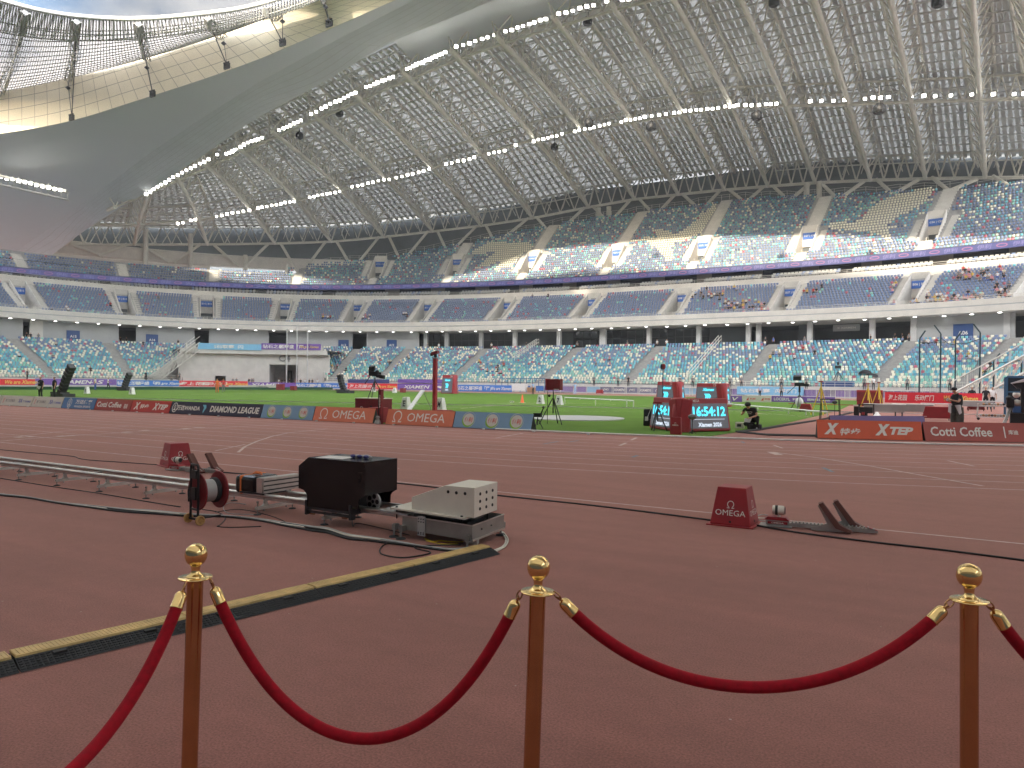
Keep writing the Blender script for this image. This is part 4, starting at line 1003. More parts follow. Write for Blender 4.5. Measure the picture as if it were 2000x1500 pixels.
# ================================================================ people
def figure(J,name,detail=1,hands=None,cap=False):
    """J: joint positions. one continuous skinned body, coloured by region"""
    V=[];E_=[];Rd=[];reg=[]
    def v(p,r,g): V.append(Vector(p)); Rd.append(r); reg.append(g); return len(V)-1
    def ch(i0,seq):
        a=i0
        for p,r,g in seq:
            b=v(p,r,g); E_.append((a,b)); a=b
        return a
    pel=v(J['pelvis'],.125,2)
    ch1=ch(pel,[(J['waist'],.118,1),(J['chest'],.142,1)])
    nb=ch(ch1,[(J['neckb'],.075,1),(J['neck'],.052,0),(J['chin'],.066,0),(J['head'],.092,0),(J['top'],.072,4)])
    for s in ('l','r'):
        sh_=ch(ch1,[(J['sh'+s],.062,1),(tuple((Vector(J['sh'+s])*.55+Vector(J['el'+s])*.45)),.052,1)])
        e=ch(sh_,[(J['el'+s],.04,0),(J['wr'+s],.027,0)])
        wr=Vector(J['wr'+s]); d=(wr-Vector(J['el'+s])).normalized(); palm=wr+d*.06
        pm=ch(e,[(palm,.032,0)])
        if detail:
            side=d.cross(Vector((0,0,1))); side=side.normalized() if side.length>.1 else Vector((1,0,0)); nn_=d.cross(side).normalized()
            for k,(o,ln_) in enumerate(((-.028,.06),(-.009,.07),(.01,.065),(.028,.05))):
                b=palm+side*o+d*.025; ch(pm,[(b,.0105,0),(b+d*ln_*.55-nn_*.008,.0095,0),(b+d*ln_*.9-nn_*.03,.008,0)])
            ch(pm,[(palm-d*.02+side*-.036,.011,0),(palm+d*.025+side*-.055-nn_*.012,.009,0)])
        else: ch(pm,[(palm+d*.06,.022,0)])
        h=ch(pel,[(J['hip'+s],.098,2),(tuple((Vector(J['hip'+s])+Vector(J['kn'+s]))/2),.085,2),(J['kn'+s],.062,2),(tuple((Vector(J['kn'+s])*.6+Vector(J['an'+s])*.4)),.06,2),(J['an'+s],.045,2)])
        an=Vector(J['an'+s]); f=Vector(J.get('ft'+s,(0,-1,0))).normalized()
        ch(h,[(an+Vector((0,0,-.045))+f*.02,.042,3),(an+Vector((0,0,-.055))+f*.14,.034,3)])
    me=bpy.data.meshes.new('body'); me.from_pydata([tuple(p) for p in V],E_,[]); ob=bpy.data.objects.new('b',me); C.objects.link(ob)
    sk_=ob.modifiers.new('s','SKIN'); sk_.use_smooth_shade=True
    for i,r in enumerate(Rd): me.skin_vertices[0].data[i].radius=(r,r)
    me.skin_vertices[0].data[0].use_root=True
    ss_=ob.modifiers.new('u','SUBSURF'); ss_.levels=1; ss_.render_levels=1
    dg=bpy.context.evaluated_depsgraph_get(); dg.update(); out=bpy.data.meshes.new_from_object(ob.evaluated_get(dg)); bpy.data.objects.remove(ob)
    out.materials.clear()
    # shade by nearest bone point
    K_=[];kg=[]
    for a,b in E_:
        for t in (0,.25,.5,.75,1): K_.append(V[a]*(1-t)+V[b]*t); kg.append(reg[b] if t>.3 else reg[a])
    K_=np.array([tuple(p) for p in K_]); kg=np.array(kg); cen=np.array([tuple(p.center) for p in out.polygons]); hd=np.array(J['head']); 
    idx=[]
    for c in cen:
        g=int(kg[np.argmin(((K_-c)**2).sum(1))])
        fd=J.get('face',(0,-1,0))
        if g in (0,4) and np.linalg.norm(c-hd)<.17:
            dd_=c-hd; front=np.dot(dd_,fd); g=4 if (dd_[2]>.055 or (front<-.015 and dd_[2]>-.07)) else 0
        idx.append(g)
    out.polygons.foreach_set('material_index',idx); out.update(); out.name=name; return out
def stand_pose(**k):
    J=dict(pelvis=(0,0,.93),waist=(0,.01,1.08),chest=(0,.01,1.29),neckb=(0,.01,1.46),neck=(0,0,1.52),chin=(0,-.015,1.585),head=(0,-.01,1.655),top=(0,0,1.71),
    shl=(.18,.01,1.4),shr=(-.18,.01,1.4),ell=(.24,.04,1.12),elr=(-.24,.04,1.12),wrl=(.25,-.05,.88),wrr=(-.25,-.05,.88),
    hipl=(.095,0,.86),hipr=(-.095,0,.86),knl=(.11,-.02,.48),knr=(-.11,-.02,.48),anl=(.12,.02,.1),anr=(-.12,.02,.1)); J.update(k); return J
def sit_pose(**k):
    J=dict(pelvis=(0,0,.47),waist=(0,.02,.62),chest=(0,.0,.83),neckb=(0,-.01,1.0),neck=(0,-.02,1.06),chin=(0,-.04,1.125),head=(0,-.03,1.195),top=(0,-.02,1.25),
    shl=(.18,0,.94),shr=(-.18,0,.94),ell=(.23,-.06,.68),elr=(-.23,-.06,.68),wrl=(.12,-.28,.62),wrr=(-.12,-.28,.62),
    hipl=(.095,-.04,.47),hipr=(-.095,-.04,.47),knl=(.12,-.44,.5),knr=(-.12,-.44,.5),anl=(.12,-.42,.1),anr=(-.12,-.42,.1)); J.update(k); return J
PM={'stand':figure(stand_pose(),'person',0),'sit':figure(sit_pose(),'person',0),'walk':figure(stand_pose(knl=(.1,-.2,.5),anl=(.1,-.12,.14),knr=(-.1,.08,.48),anr=(-.1,.34,.18),ell=(.24,.12,1.15),wrl=(.22,-.02,.95),elr=(-.24,-.05,1.15),wrr=(-.2,-.3,1.08)),'person',0),
'reach':figure(stand_pose(ell=(.24,-.12,1.2),wrl=(.1,-.34,1.22),elr=(-.24,-.12,1.2),wrr=(-.08,-.34,1.22)),'person',0)}
SHIRT={'white':(.75,.74,.72),'black':(.015,.015,.018),'red':(.5,.04,.04),'blue':(.06,.12,.4),'grey':(.2,.2,.2),'pale blue':(.3,.42,.62),'cream':(.65,.6,.45),'pink':(.6,.25,.3),'yellow':(.65,.45,.08),'orange':(.7,.16,.04),'green':(.06,.2,.1)}
for k,c in SHIRT.items(): mm('cloth_'+k,c,.85,var=.1,sc=20)
SL=['skin','cloth_white','cloth_black','black','hair']
for m_ in PM.values():
    for k in SL: m_.materials.append(M[k])
def person(pose,p,rz,shirt,trou,label,group=None,sc=1.):
    ob=bpy.data.objects.new('person',PM[pose]); C.objects.link(ob); ob.location=[float(x) for x in p]; ob.rotation_euler=(0,0,rz); ob.scale=(sc,sc,sc)
    for i,m_ in ((1,'cloth_'+shirt),(2,'cloth_'+trou)): ob.material_slots[i].link='OBJECT'; ob.material_slots[i].material=M[m_]
    return setp(ob,label,'person',group)
def at_seat(px,py,t):
    best=min((q for q in seats if q[2]==t),key=lambda q:(q[5]-px)**2+(q[6]-py)**2); return best
cl={'A':'lower','B':'middle','C':'upper'}
usedseat=set()
def crowd(n,x0,x1,y0,y1,t,desc,shirts=('white','black','black','grey','cream','pink','red','pale blue','white','yellow')):
    for i in range(n):
        for _ in range(8):
            q=at_seat(random.uniform(x0,x1),random.uniform(y0,y1),t); key=tuple(np.round(q[0],2))
            if key not in usedseat: break
        else: continue
        usedseat.add(key); nn=nrm(q[1]); sh_=random.choice(shirts); tr=random.choice(('black','black','blue','grey'))
        p=q[0]-nn*.05; lb='person in %s top seated in the %s tier %s'%(sh_,cl[t],desc)
        person('sit',p,atan2(nn[1],nn[0])-pi/2+random.uniform(-.3,.3),sh_,tr,lb,'spectators in %s seated in the %s tier %s'%(sh_,cl[t],desc),random.uniform(.95,1.05))
crowd(26,1872,1965,523,545,'B','near the top at far right'); crowd(34,1808,1920,574,590,'B','in front at far right'); crowd(14,1935,1995,560,585,'B','at the right edge')
crowd(12,1745,1790,560,595,'B','beside sign B06'); crowd(30,1415,1505,588,606,'B','left of sign B07'); crowd(16,1345,1420,565,582,'B','right of sign B08'); crowd(3,1420,1440,562,567,'B','right of sign B08')
crowd(5,1560,1630,560,575,'B','right of sign B07',('yellow','black','cream','red')); crowd(5,630,650,615,622,'B','left of centre'); crowd(6,705,725,618,626,'B','left of centre'); crowd(3,785,800,612,618,'B','left of centre'); crowd(2,1010,1180,570,585,'B','near the centre')
crowd(6,60,330,575,612,'B','at the far left')
crowd(10,640,705,700,738,'A','beside the gate block'); crowd(9,740,800,695,715,'A','left of the red mast'); crowd(14,925,985,707,728,'A','by the left handrail'); crowd(5,1120,1200,700,716,'A','near the centre'); crowd(4,858,900,705,725,'A','behind the red mast')
crowd(5,1500,1560,690,700,'A','near the centre right'); crowd(5,1795,1880,665,672,'A','under sign A06'); crowd(5,1860,1895,685,715,'A','behind the throwing cage'); crowd(5,1900,1935,700,735,'A','behind the throwing cage'); crowd(4,1525,1600,672,700,'A','near the centre right'); crowd(5,335,365,682,695,'A','left of the gate block'); crowd(5,30,300,670,735,'A','at the far left')
def far(px,pyfoot,pose,shirt,trou,label,rz=0.,hgt=None,z=0.,d=None,group=None):
    p=G(px,pyfoot,z) if d is None else d
    person(pose,p,rz+atan2(p[1],p[0])-pi/2,shirt,trou,label,group)
# stewards on the front gangway and back gangway of the lower tier
def onbowl(px,d,z): s=s_at(px,d,z); return bowl(s,d,z),nrm(s)
gx=[(1328,'grey'),(1353,'grey'),(1426,'grey'),(1448,'grey'),(1526,'grey'),(1575,'grey'),(1688,'grey'),(1706,'white'),(1772,'grey'),(1160,'grey'),(1207,'grey'),(1227,'black'),(1855,'grey'),(350,'grey'),(53,'black'),(285,'black')]
for x,c_ in gx:
    p,n_=onbowl(x,-19.6,1.2); person('stand',p,atan2(n_[1],n_[0])-pi/2+random.choice((0,pi,.8)),c_,'black','steward in %s shirt standing on the gangway at the foot of the lower tier'%c_,'stewards along the foot of the lower tier')
for x,c_ in ((52,'black'),(60,'black'),(75,'grey'),(235,'black'),(247,'black'),(348,'black'),(835,'grey'),(857,'white'),(960,'white'),(1127,'grey'),(1283,'white'),(1302,'white'),(1225,'grey'),(1510,'blue'),(1495,'black'),(1700,'black'),(1748,'black'),(1762,'black'),(1775,'grey'),(1028,'black'),(1571,'grey')):
    p,n_=onbowl(x,.2,zA-.1); person('stand',p,atan2(n_[1],n_[0])-pi/2+random.uniform(-1,1),c_,'black','person in %s top standing at the concourse behind the lower tier'%c_,'people standing at the concourse behind the lower tier')
for x in (552,560,567,578,588,598,606,612,622,335,355,455,462,487,493,497,545):
    s=s_at(x,-20.2,1); p=bowl(s,-20.2-random.random(),.0+.25); c_=random.choice(('black','black','white','black','grey')); person(random.choice(('stand','walk')),p,atan2(*nrm(s)[1::-1])-pi/2+random.uniform(-2,2),c_,'black','person in %s waiting before the gate block'%c_,'people waiting in front of the gate block')
s=s_at(579,-20.5,1); person('stand',bowl(s,-20.5,.3),.5,'red','red','person dressed in red in front of the gate doorway')
far(436,766,'stand','red','grey','person in red top beside the far red banner'); far(424,768,'stand','orange','orange','person in bright orange suit beside the far red banner'); far(186,762,'stand','cream','blue','person in pale top on the far track at left',1.); 
far(211,762,'walk','white','black','runner in white top and black tights on the far track',pi/2); far(1123,771,'stand','pale blue','pale blue','person in pale blue by the barriers near the red stand box'); far(1041,770,'stand','pale blue','black','person in pale blue top beside the dugout',.8)
far(1484,777,'stand','pale blue','black','person in pale blue shirt behind the sky blue banner',.6); far(1526,778,'stand','grey','black','person in grey shirt behind the long blue board'); far(1898,800,'stand','black','black','person in dark clothes beneath the stair, left one'); far(1938,800,'stand','white','black','person in white bib beneath the stair'); far(1925,801,'stand','black','black','person in dark clothes beneath the stair, right one')
far(1862,772,'reach','black','black','person in dark clothes by the cage, behind the man with the phone')
# --- men with bibs at far left
def bibman(px,py,lb,rz):
    t=thing('person',lb,'person',G(px,py)); J=stand_pose(ell=(.27,.02,1.14)); 
    me=figure(J,'body',0); 
    for k in SL: me.materials.append(M[k])
    b=bpy.data.objects.new('body',me); C.objects.link(b); b.parent=t; b.material_slots[1].link='OBJECT'; b.material_slots[1].material=M['cloth_black']
    mb=MB(); mb.lathe([(.175,1.0),(.19,1.1),(.185,1.3),(.15,1.42)],12,(0,.01,0)); o=mb.build('bib','cloth_black',t,world=False); o.scale=(1.08,.85,1)
    mb=MB(); mb.prism([(-.17,.98),(.17,.98),(.12,.82),(0,.72),(-.14,.86)],(0,-.15,0),(1,0,0),(0,0,1),(0,.02,0)); mb.build('towel','bib_white',t,world=False)
    mb=MB(); addtext(mb,'PHOTO',(0,-.165,1.27),(1,0,0),.2,.045,off=.003); addtext(mb,'TEAM',(0,-.165,1.2),(1,0,0),.14,.035,off=.003); mb.build('lettering','lettering',t,world=False)
    t.rotation_euler=(0,0,rz); return t
bibman(79,779,'standing person in black bib with white collar left of the black speaker tower',.3); bibman(106,779,'standing person in black hooded top right beside the speaker tower',-.3)
# --- crouching photographer beside the clock
t=thing('person','crouching photographer in black cap and black t-shirt beside the red clock','person',G(1466,838)); 
J=dict(pelvis=(.1,.12,.34),waist=(.06,.06,.5),chest=(.0,-.04,.68),neckb=(-.03,-.12,.79),neck=(-.05,-.16,.825),chin=(-.07,-.21,.855),head=(-.07,-.21,.92),top=(-.07,-.19,.97),face=(-.3,-.9,-.3),
 shl=(.17,-.06,.77),shr=(-.19,-.1,.77),ell=(.27,-.16,.52),elr=(-.29,-.2,.55),wrl=(.06,-.36,.44),wrr=(-.2,-.38,.6),
 hipl=(.2,.1,.32),hipr=(.0,.1,.32),knl=(.33,-.3,.5),knr=(-.18,-.25,.2),anl=(.27,-.1,.1),anr=(-.12,.2,.1),ftl=(0,-1,0),ftr=(0,-1,0))
me=figure(J,'body',1); 
for k in ('skin','cloth_black','cloth_black','bib_white','hair'): me.materials.append(M[k])
b=bpy.data.objects.new('body',me); C.objects.link(b); b.parent=t
mb=MB(); mb.ball((-.07,-.195,.935),.115,12,sc=(1,1.05,.8)); mb.obox((-.08,-.31,.91),(.07,0,0),(0,.05,-.01),(0,0,.01)); mb.build('cap','black_fabric',t,world=False)
text(t,'PHOTO',(0,-.2,.66),(1,0,0),.2,.05,v=(0,-.35,1),off=.03).location=t.location; text(t,'TEAM',(0,-.21,.6),(1,0,0),.14,.035,v=(0,-.35,1),off=.03).location=t.location
mb=MB(); mb.prism([(-.1,0),(.16,.02),(.1,-.16),(-.12,-.14)],(-.05,-.3,.42),(1,0,0),(0,.3,1),(0,.02,0)); mb.build('towel','bib_white',t,world=False)
# --- man with phone at right
PZ=G(1869,841); t=thing('person','standing man in black cap, black t-shirt and baggy grey trousers looking at his phone','person',PZ)
J=stand_pose(pelvis=(0,.02,.92),chest=(-.02,.0,1.27),neckb=(-.03,-.03,1.43),neck=(-.04,-.06,1.48),chin=(-.07,-.11,1.53),head=(-.07,-.1,1.605),top=(-.06,-.08,1.66),face=(-.6,-.7,-.35),
 shl=(.17,-.04,1.38),shr=(-.18,.0,1.38),ell=(.17,-.2,1.13),elr=(-.2,-.16,1.12),wrl=(-.06,-.36,1.2),wrr=(-.22,-.37,1.19),hipl=(.1,0,.86),hipr=(-.1,0,.86),knl=(.12,-.02,.48),knr=(-.13,-.03,.48))
me=figure(J,'body',1); mm('trouser_grey',(.075,.075,.065),.9,var=.4,sc=12,bump=.6,bsc=18)
for k in ('skin','cloth_black','trouser_grey','black','hair'): me.materials.append(M[k])
b=bpy.data.objects.new('body',me); C.objects.link(b); b.parent=t
mb=MB(); mb.ball((-.065,-.09,1.63),.105,12,sc=(1,1.05,.75)); mb.obox((-.14,-.185,1.6),(.05,.03,0),(-.035,-.045,-.01),(0,0,.008)); mb.build('cap','black_fabric',t,world=False)
mb=MB(); mb.lathe([(.19,1.0),(.2,1.08),(.205,1.25),(.17,1.4)],14,(-.01,0,0)); o=mb.build('t_shirt','cloth_black',t,world=False); o.scale=(1.05,.85,1)
mb=MB()
for sx in (-.115,.115): mb.lathe([(.105,.04),(.135,.12),(.12,.3),(.135,.5),(.125,.75),(.11,.92)],12,(sx,0,0))
mb.build('trousers','trouser_grey',t,world=False)
mb=MB(); mb.prism([(-.06,.0),(.14,.02),(.2,-.3),(.12,-.36),(.0,-.12)],(.05,-.16,1.0),(1,0,0),(0,0,1),(0,.03,0)); mb.prism([(-.24,.05),(-.12,.06),(-.15,-.32),(-.26,-.28)],(0,-.17,1.0),(1,0,0),(0,0,1),(0,.03,0)); mb.build('towel','bib_white',t,world=False)
mb=MB(); mb.box((-.05,-.19,.86),(.11,.08,.26)); mb.build('pouch','rubber',t,world=False,bevel=.01)
mb=MB(); mb.obox((-.14,-.44,1.22),(.04,0,0),(0,.05,.05),(0,.004,-.004)); mb.build('phone','black_gloss',t,world=False)
t.rotation_euler=(0,0,-.5); t.scale=(.98,.98,.98)
# ================================================================ near boards
UX=np.array([1.,0,0]); VZ=np.array([0,.34,1.]); VZ=VZ/np.linalg.norm(VZ); NB=np.cross(UX,VZ)
def aboard(p0,p1,m,label,items,hh=.6,edge='black',group='sponsor boards along the inner kerb'):
    p0=np.array([p0[0],p0[1],.02]); p1=np.array([p1[0],p1[1],.02]); u=nv(p1-p0); w=np.linalg.norm(p1-p0)-.015; c=(p0+p1)/2; n=np.cross(u,(0,0,1)); v=nv(np.array([0,0,1.])-n*.34)
    t=thing('sponsor_board',label,'board',c,group); mb=MB(); N2=np.cross(u,v)
    back=-n*(.46); mb.obox(c+v*hh/2-N2*.012,u*w/2,N2*.012,v*hh/2); mb.build('front_panel',m,t)
    mb=MB(); q=[c-u*w/2+s_*.0 for s_ in (0,)]; 
    for sg in (-1,1):
        e=c+u*w/2*sg; mb.add([e+n*-.03,e+v*hh-n*.03,e-n*.43+np.array([0,0,.0])],[(0,1,2)])
    mb.sheet([[c-u*w/2+v*hh-n*.03,c+u*w/2+v*hh-n*.03],[c-u*w/2-n*.43,c+u*w/2-n*.43]]); mb.build('back_panel',edge,t)
    for it in items:
        k=it[0]; x=it[1]*w; cc=c+u*x+v*hh*(.5+it[2]); 
        if k=='t': text(t,it[3],cc,u,it[4]*w,it[5]*hh,v,bold=it[6],shear=it[7],m=it[8],off=.008)
        elif k=='omega': mb=MB(); omega(mb,cc,u,v,it[3]*hh,th=.1); mb.build('emblem','lettering',t)
        elif k=='yili': 
            R_=it[3]*hh; mb=MB()
            def el(cx_,cy_,rx,ry,mi,off): mb.add([cc+u*(cx_+rx*cos(a))+v*(cy_+ry*sin(a))+N2*off for a in np.linspace(0,2*pi,29)[:-1]],[tuple(range(28))],mi)
            el(.02,.015,R_*1.12,R_*1.14,2,.006); el(.03,.02,R_*1.05,R_*1.07,3,.008); el(-.0,-.02,R_*1.02,R_*1.0,1,.010); el(.02,.01,R_*.93,R_*.9,2,.012)
            addtext(mb,'伊利',cc+u*.02,u,R_*1.35,R_*.75,v,.015,.1,0,.016); mb.build('emblem',['ink_red','yili_green','board_cream',m],t)
        elif k=='wanda':
            R_=it[3]*hh; mb=MB(); a=np.linspace(0,2*pi,29)
            mb.sheet([[cc+u*R_*.8*cos(q)+v*R_*sin(q)+N2*.008 for q in a],[cc+u*R_*.66*cos(q)+v*R_*.84*sin(q)+N2*.008 for q in a]])
            mb.sheet([[cc+u*R_*.26*cos(q)+v*R_*(.5*sin(q)+.1)+N2*.008 for q in a],[cc+u*R_*.12*cos(q)+v*R_*(.34*sin(q)+.1)+N2*.008 for q in a]])
            mb.add([cc+u*R_*x_+v*R_*y_+N2*.009 for x_,y_ in ((-.5,-.45),(0,-.62),(.5,-.45),(0,-.3))],[(0,1,2,3)]); mb.build('emblem','lettering',t)
        elif k=='diamond':
            R_=it[3]*hh; mb=MB()
            for s_ in (0,.34,.68):
                mb.add([cc+u*R_*x_+v*R_*y_+N2*.008 for x_,y_ in ((-.75+s_*.9,.7),(-.4+s_*.9,.7),(.05+s_*.6,.15),(-.1+s_*.1,-.95+s_*.35),(-.3+s_*.25,-.5+s_*.3),(-.2+s_*.6,.15))],[(0,1,2,3,4,5)])
            mb.build('emblem','dl_cyan',t)
    return t
def gx_(px,Y): 
    # ground point on line Y=const seen at column px
    r=ray(px,800); 
    for _ in range(12): 
        p=EYE+r*(Y/r[1]); q=proj((p[0],Y,0)); r=ray(px,q[1])
    return np.array([p[0],Y])
YB=22.05
def nb(x0,x1,m,label,items,**k): return aboard(gx_(x0,YB),gx_(x1,YB),m,label,items,**k)
nb(-70,-2,'board_cream','cream sponsor board cut off by the left picture edge',[('t',0,0,'厦门文旅集团',.5,.35,.02,0,'ink_grey')])
nb(-1,59,'board_cream','cream sponsor board with small grey characters, leftmost whole one',[('t',-.2,0,'厦门文旅集团',.3,.26,.01,0,'ink_grey'),('t',-.41,0,'ʃ',.04,.5,.02,0,'ink_red'),('t',.13,.02,'XA',.12,.4,.02,.2,'ink_blue'),('t',.34,-.04,'厦门翔安集团',.24,.2,.02,0,'ink_blue')])
nb(60,118,'board_cream','cream sponsor board with small grey characters beside the blue board',[('t',-.2,0,'厦门文旅集团',.3,.26,.01,0,'ink_grey'),('t',-.41,0,'ʃ',.04,.5,.02,0,'ink_red'),('t',.13,.02,'XA',.12,.4,.02,.2,'ink_blue'),('t',.34,-.04,'厦门翔安集团',.24,.2,.02,0,'ink_blue')])
nb(119,182,'board_blue','blue sponsor board reading WANDA SPORTS',[('wanda',-.28,0,.42),('t',.15,.14,'万达体育',.5,.42,.03,0,'lettering'),('t',.14,-.29,'WANDA SPORTS',.5,.2,.03,0,'lettering')])
nb(183,252,'board_brick','brick red sponsor board reading Cotti Coffee, left one',[('t',-.1,0,'Cotti Coffee',.7,.48,.03,0,'lettering'),('t',.37,0,'库迪咖啡'[:2],.1,.25,.02,0,'lettering'),('t',.37,-.2,'咖啡',.1,.22,.02,0,'lettering')])
nb(253,329,'board_red','red sponsor board with slanted white XTEP lettering, left one',[('t',-.35,0,'X',.15,.62,.05,.3,'lettering'),('t',-.15,-.04,'特步',.22,.42,.02,.2,'lettering'),('t',.14,0,'X',.14,.6,.05,.3,'lettering'),('t',.32,-.02,'TEP',.24,.42,.04,.3,'lettering')])
nb(330,507,'board_navy','long dark board reading WANDA DIAMOND LEAGUE',[('wanda',-.45,0,.4),('t',-.29,0,'万达WANDA',.27,.45,.03,0,'lettering'),('diamond',-.105,0,.42),('t',.22,0,'DIAMOND LEAGUE',.52,.5,.035,.08,'lettering')])
nb(508,609,'board_sky','pale blue board with three round emblems, left one',[('yili',-.31,0,.4),('yili',0,0,.4),('yili',.31,0,.4)])
nb(610,727,'board_orange','salmon orange board reading OMEGA left of the red timing column',[('omega',-.33,.0,.72),('t',.1,0,'OMEGA',.56,.56,.0,0,'lettering')])
nb(752,883,'board_orange','salmon orange board reading OMEGA right of the red timing column',[('omega',-.33,.0,.72),('t',.1,0,'OMEGA',.56,.56,.0,0,'lettering')])
nb(884,1036,'board_sky','pale blue board with three round emblems at the end of the row',[('yili',-.31,0,.42),('yili',0,0,.42),('yili',.31,0,.42)])
b0,b1,b2,b3=(-3.6,25.0),(-.72,25.95),(-.66,25.97),(2.6,27.6)
aboard(b0,b1,'board_xtep','bright orange board with slanted white XTEP lettering at right',[('t',-.36,.02,'X',.15,.62,.07,.35,'lettering'),('t',-.18,-.13,'特步',.2,.4,.02,.2,'lettering'),('t',.13,.02,'X',.15,.62,.07,.35,'lettering'),('t',.31,-.02,'TEP',.22,.42,.05,.3,'lettering')],group='sponsor boards at the right')
aboard(b2,b3,'board_cotti','brown red board reading Cotti Coffee at the right edge',[('t',-.2,0,'Cotti Coffee',.5,.5,.02,0,'lettering'),('t',.15,0,'|',.01,.6,.01,0,'lettering'),('t',.22,0,'库迪',.08,.25,.02,0,'lettering')],group='sponsor boards at the right')
aboard(onY(1625,824,29)[:2],onY(1811,826,31)[:2],'board_purple','plain violet board standing behind the orange board',[],group='sponsor boards at the right')
# ================================================================ timing gear in the infield
def obj1(name,mb,mats,label,cat,group=None,bevel=0):
    o=mb.build(name,mats,bevel=0); centre(o); 
    if bevel: b=o.modifiers.new('bevel','BEVEL'); b.width=bevel; b.segments=2; b.limit_method='ANGLE'
    return setp(o,label,cat,group)
def tripod(base,h,spread,head,label,cat='tripod',m='dark_metal',r=.02,extra=None,legang=.5):
    t=thing('camera_tripod' if cat!='tripod' else 'tripod',label,cat,base); b=np.array(base,float)
    for k in range(3):
        a=legang+k*2*pi/3; mb=MB(); mb.tube([b+np.array([spread*cos(a),spread*sin(a),0]),b+np.array([.03*cos(a),.03*sin(a),h*.8 if head!='low' else h])],r,6); mb.build('leg',m,t)
    mb=MB(); mb.tube([b+UP*h*.35,b+UP*h],r*1.1,8); mb.build('centre_column',m,t); return t
# clock displays
def clockbox(c,yaw_,w,h,dpt,label,face,txt=True,scale=1.,two=None):
    pass
def clock(apx,ax,al,arr,H_,label,time=True,group=None):
    """two screen faces meeting at a rounded red post; al/arr = ground ends of the left/right faces"""
    A0,L0,R0=[np.array([p[0],p[1],.03]) for p in (apx,al,arr)]
    t=thing('clock_display',label,'timing clock',A0,group)
    for side,E0_ in (('l',L0),('r',R0)):
        u=nv(E0_-A0); w=np.linalg.norm(E0_-A0); 
        if side=='l': u2=-u
        else: u2=u
        n=np.cross(u2,UP); v=nv(UP-n*.12); o0=A0 if side=='r' else E0_
        N2=np.cross(u2,v)
        c=(A0+E0_)/2
        mb=MB(); mb.prism([(0,0),(w,0),(w-.07,H_),(.0,H_)] if side=='r' else [(0,0),(w,0),(w,H_),(.07,H_)],o0,u2,v,-N2*.42); mb.build('casing','omega_red',t,bevel=.035)
        mb=MB(); x0,x1=(.56,w-.1) if side=='r' else (.1,w-.36); y0,y1=.1,H_*.84
        if x1>x0:
            mb.prism([(x0,y0),(x1,y0),(x1-.03,y1),(x0,y1)],o0+N2*.002,u2,v,N2*.012); scr=mb.build('screen','led_screen',t)
            cc=o0+u2*((x0+x1)/2); ww=x1-x0
            if time:
                for body,fy,fw,fh,m_,bd in (('16:54:12',.6,.86,.3,'led_cyan',.03),('Xiamen 2026',.2,.62,.13,'led_white',.03)):
                    text(t,body,cc+v*H_*fy,u2,ww*fw,H_*fh,v,bold=bd,m=m_,off=.022)
                mb=MB(); mb.obox(cc+v*H_*.36+N2*.02,u2*ww*.4,N2*.002,v*.006); mb.build('screen_bar','led_white',t)
            else:
                text(t,'Xiamen',cc+v*H_*.72,u2,ww*.5,H_*.12,v,bold=.03,shear=.3,m='led_cyan',off=.022)
                mb=MB()
                for s_ in (-.34,0,.34): mb.add([cc+v*H_*.42+u2*(ww*.16*(s_*1.5+x_))+v*H_*.2*y_+N2*.022 for x_,y_ in ((-.5,.6),(-.1,.6),(.35,.1),(0,-.7),(-.25,-.6),(.0,.05))],[(0,1,2,3,4,5)])
                mb.build('emblem','led_cyan',t); text(t,'2026',cc+v*H_*.2,u2,ww*.3,H_*.08,v,m='led_white',off=.022)
        if w>.8:
            xo=(.5 if side=='r' else w-.4-.45)
            mb=MB(); omega(mb,o0+u2*(xo+.05)+v*H_*.92,u2,v,H_*.1,off=.008); mb.build('emblem','lettering',t)
            text(t,'OMEGA',o0+u2*(xo+.32)+v*H_*.92,u2,.36,H_*.08,v,m='lettering',off=.008)
    mb=MB(); mb.lathe([(.3,0),(.27,H_*.5),(.23,H_-.03),(.18,H_)],20,A0+np.array([-.06,.33,0])); mb.build('corner_post','omega_red',t); return t
clock((-8.02,24.75),0,(-9.7,26.5),(-6.72,26.7),1.16,'large red OMEGA clock display showing 16:54:12 beside the kerb',group='red clock displays')
c2=G(1405,795); clock((c2[0]+.3,c2[1]),0,(c2[0]-2.0,c2[1]+.4),(c2[0]+.55,c2[1]+1.6),1.75,'red clock display with Xiamen emblem right behind the large one',False,'red clock displays')
c3=G(1323,790); clock((c3[0]+.1,c3[1]),0,(c3[0]-2.0,c3[1]+.3),(c3[0]+.3,c3[1]+1.4),1.85,'red clock display with Xiamen emblem, farther left one',False,'red clock displays')
p=onY(1323,825,23.9); mb=MB(); mb.prism([(-.19,0),(.19,0),(.18,.55),(.15,.58),(-.15,.58),(-.18,.55)],(p[0],23.7,.0),(.9,.15,0),UP,(0,.14,0)); t=obj1('red_panel_box',mb,'omega_red','small red OMEGA panel leaning in front of the clock display post','panel')
t2=thing('x','','');bpy.data.objects.remove(t2)
mb=MB(); addtext(mb,'OMEGA',(p[0],23.69,.32),(.9,.15,0),.2,.045,off=.01); omega(mb,(p[0],23.69,.38),(.9,.15,0),UP,.06,off=.01); o=mb.build('lettering','lettering'); o.parent=t; o.location=-t.location
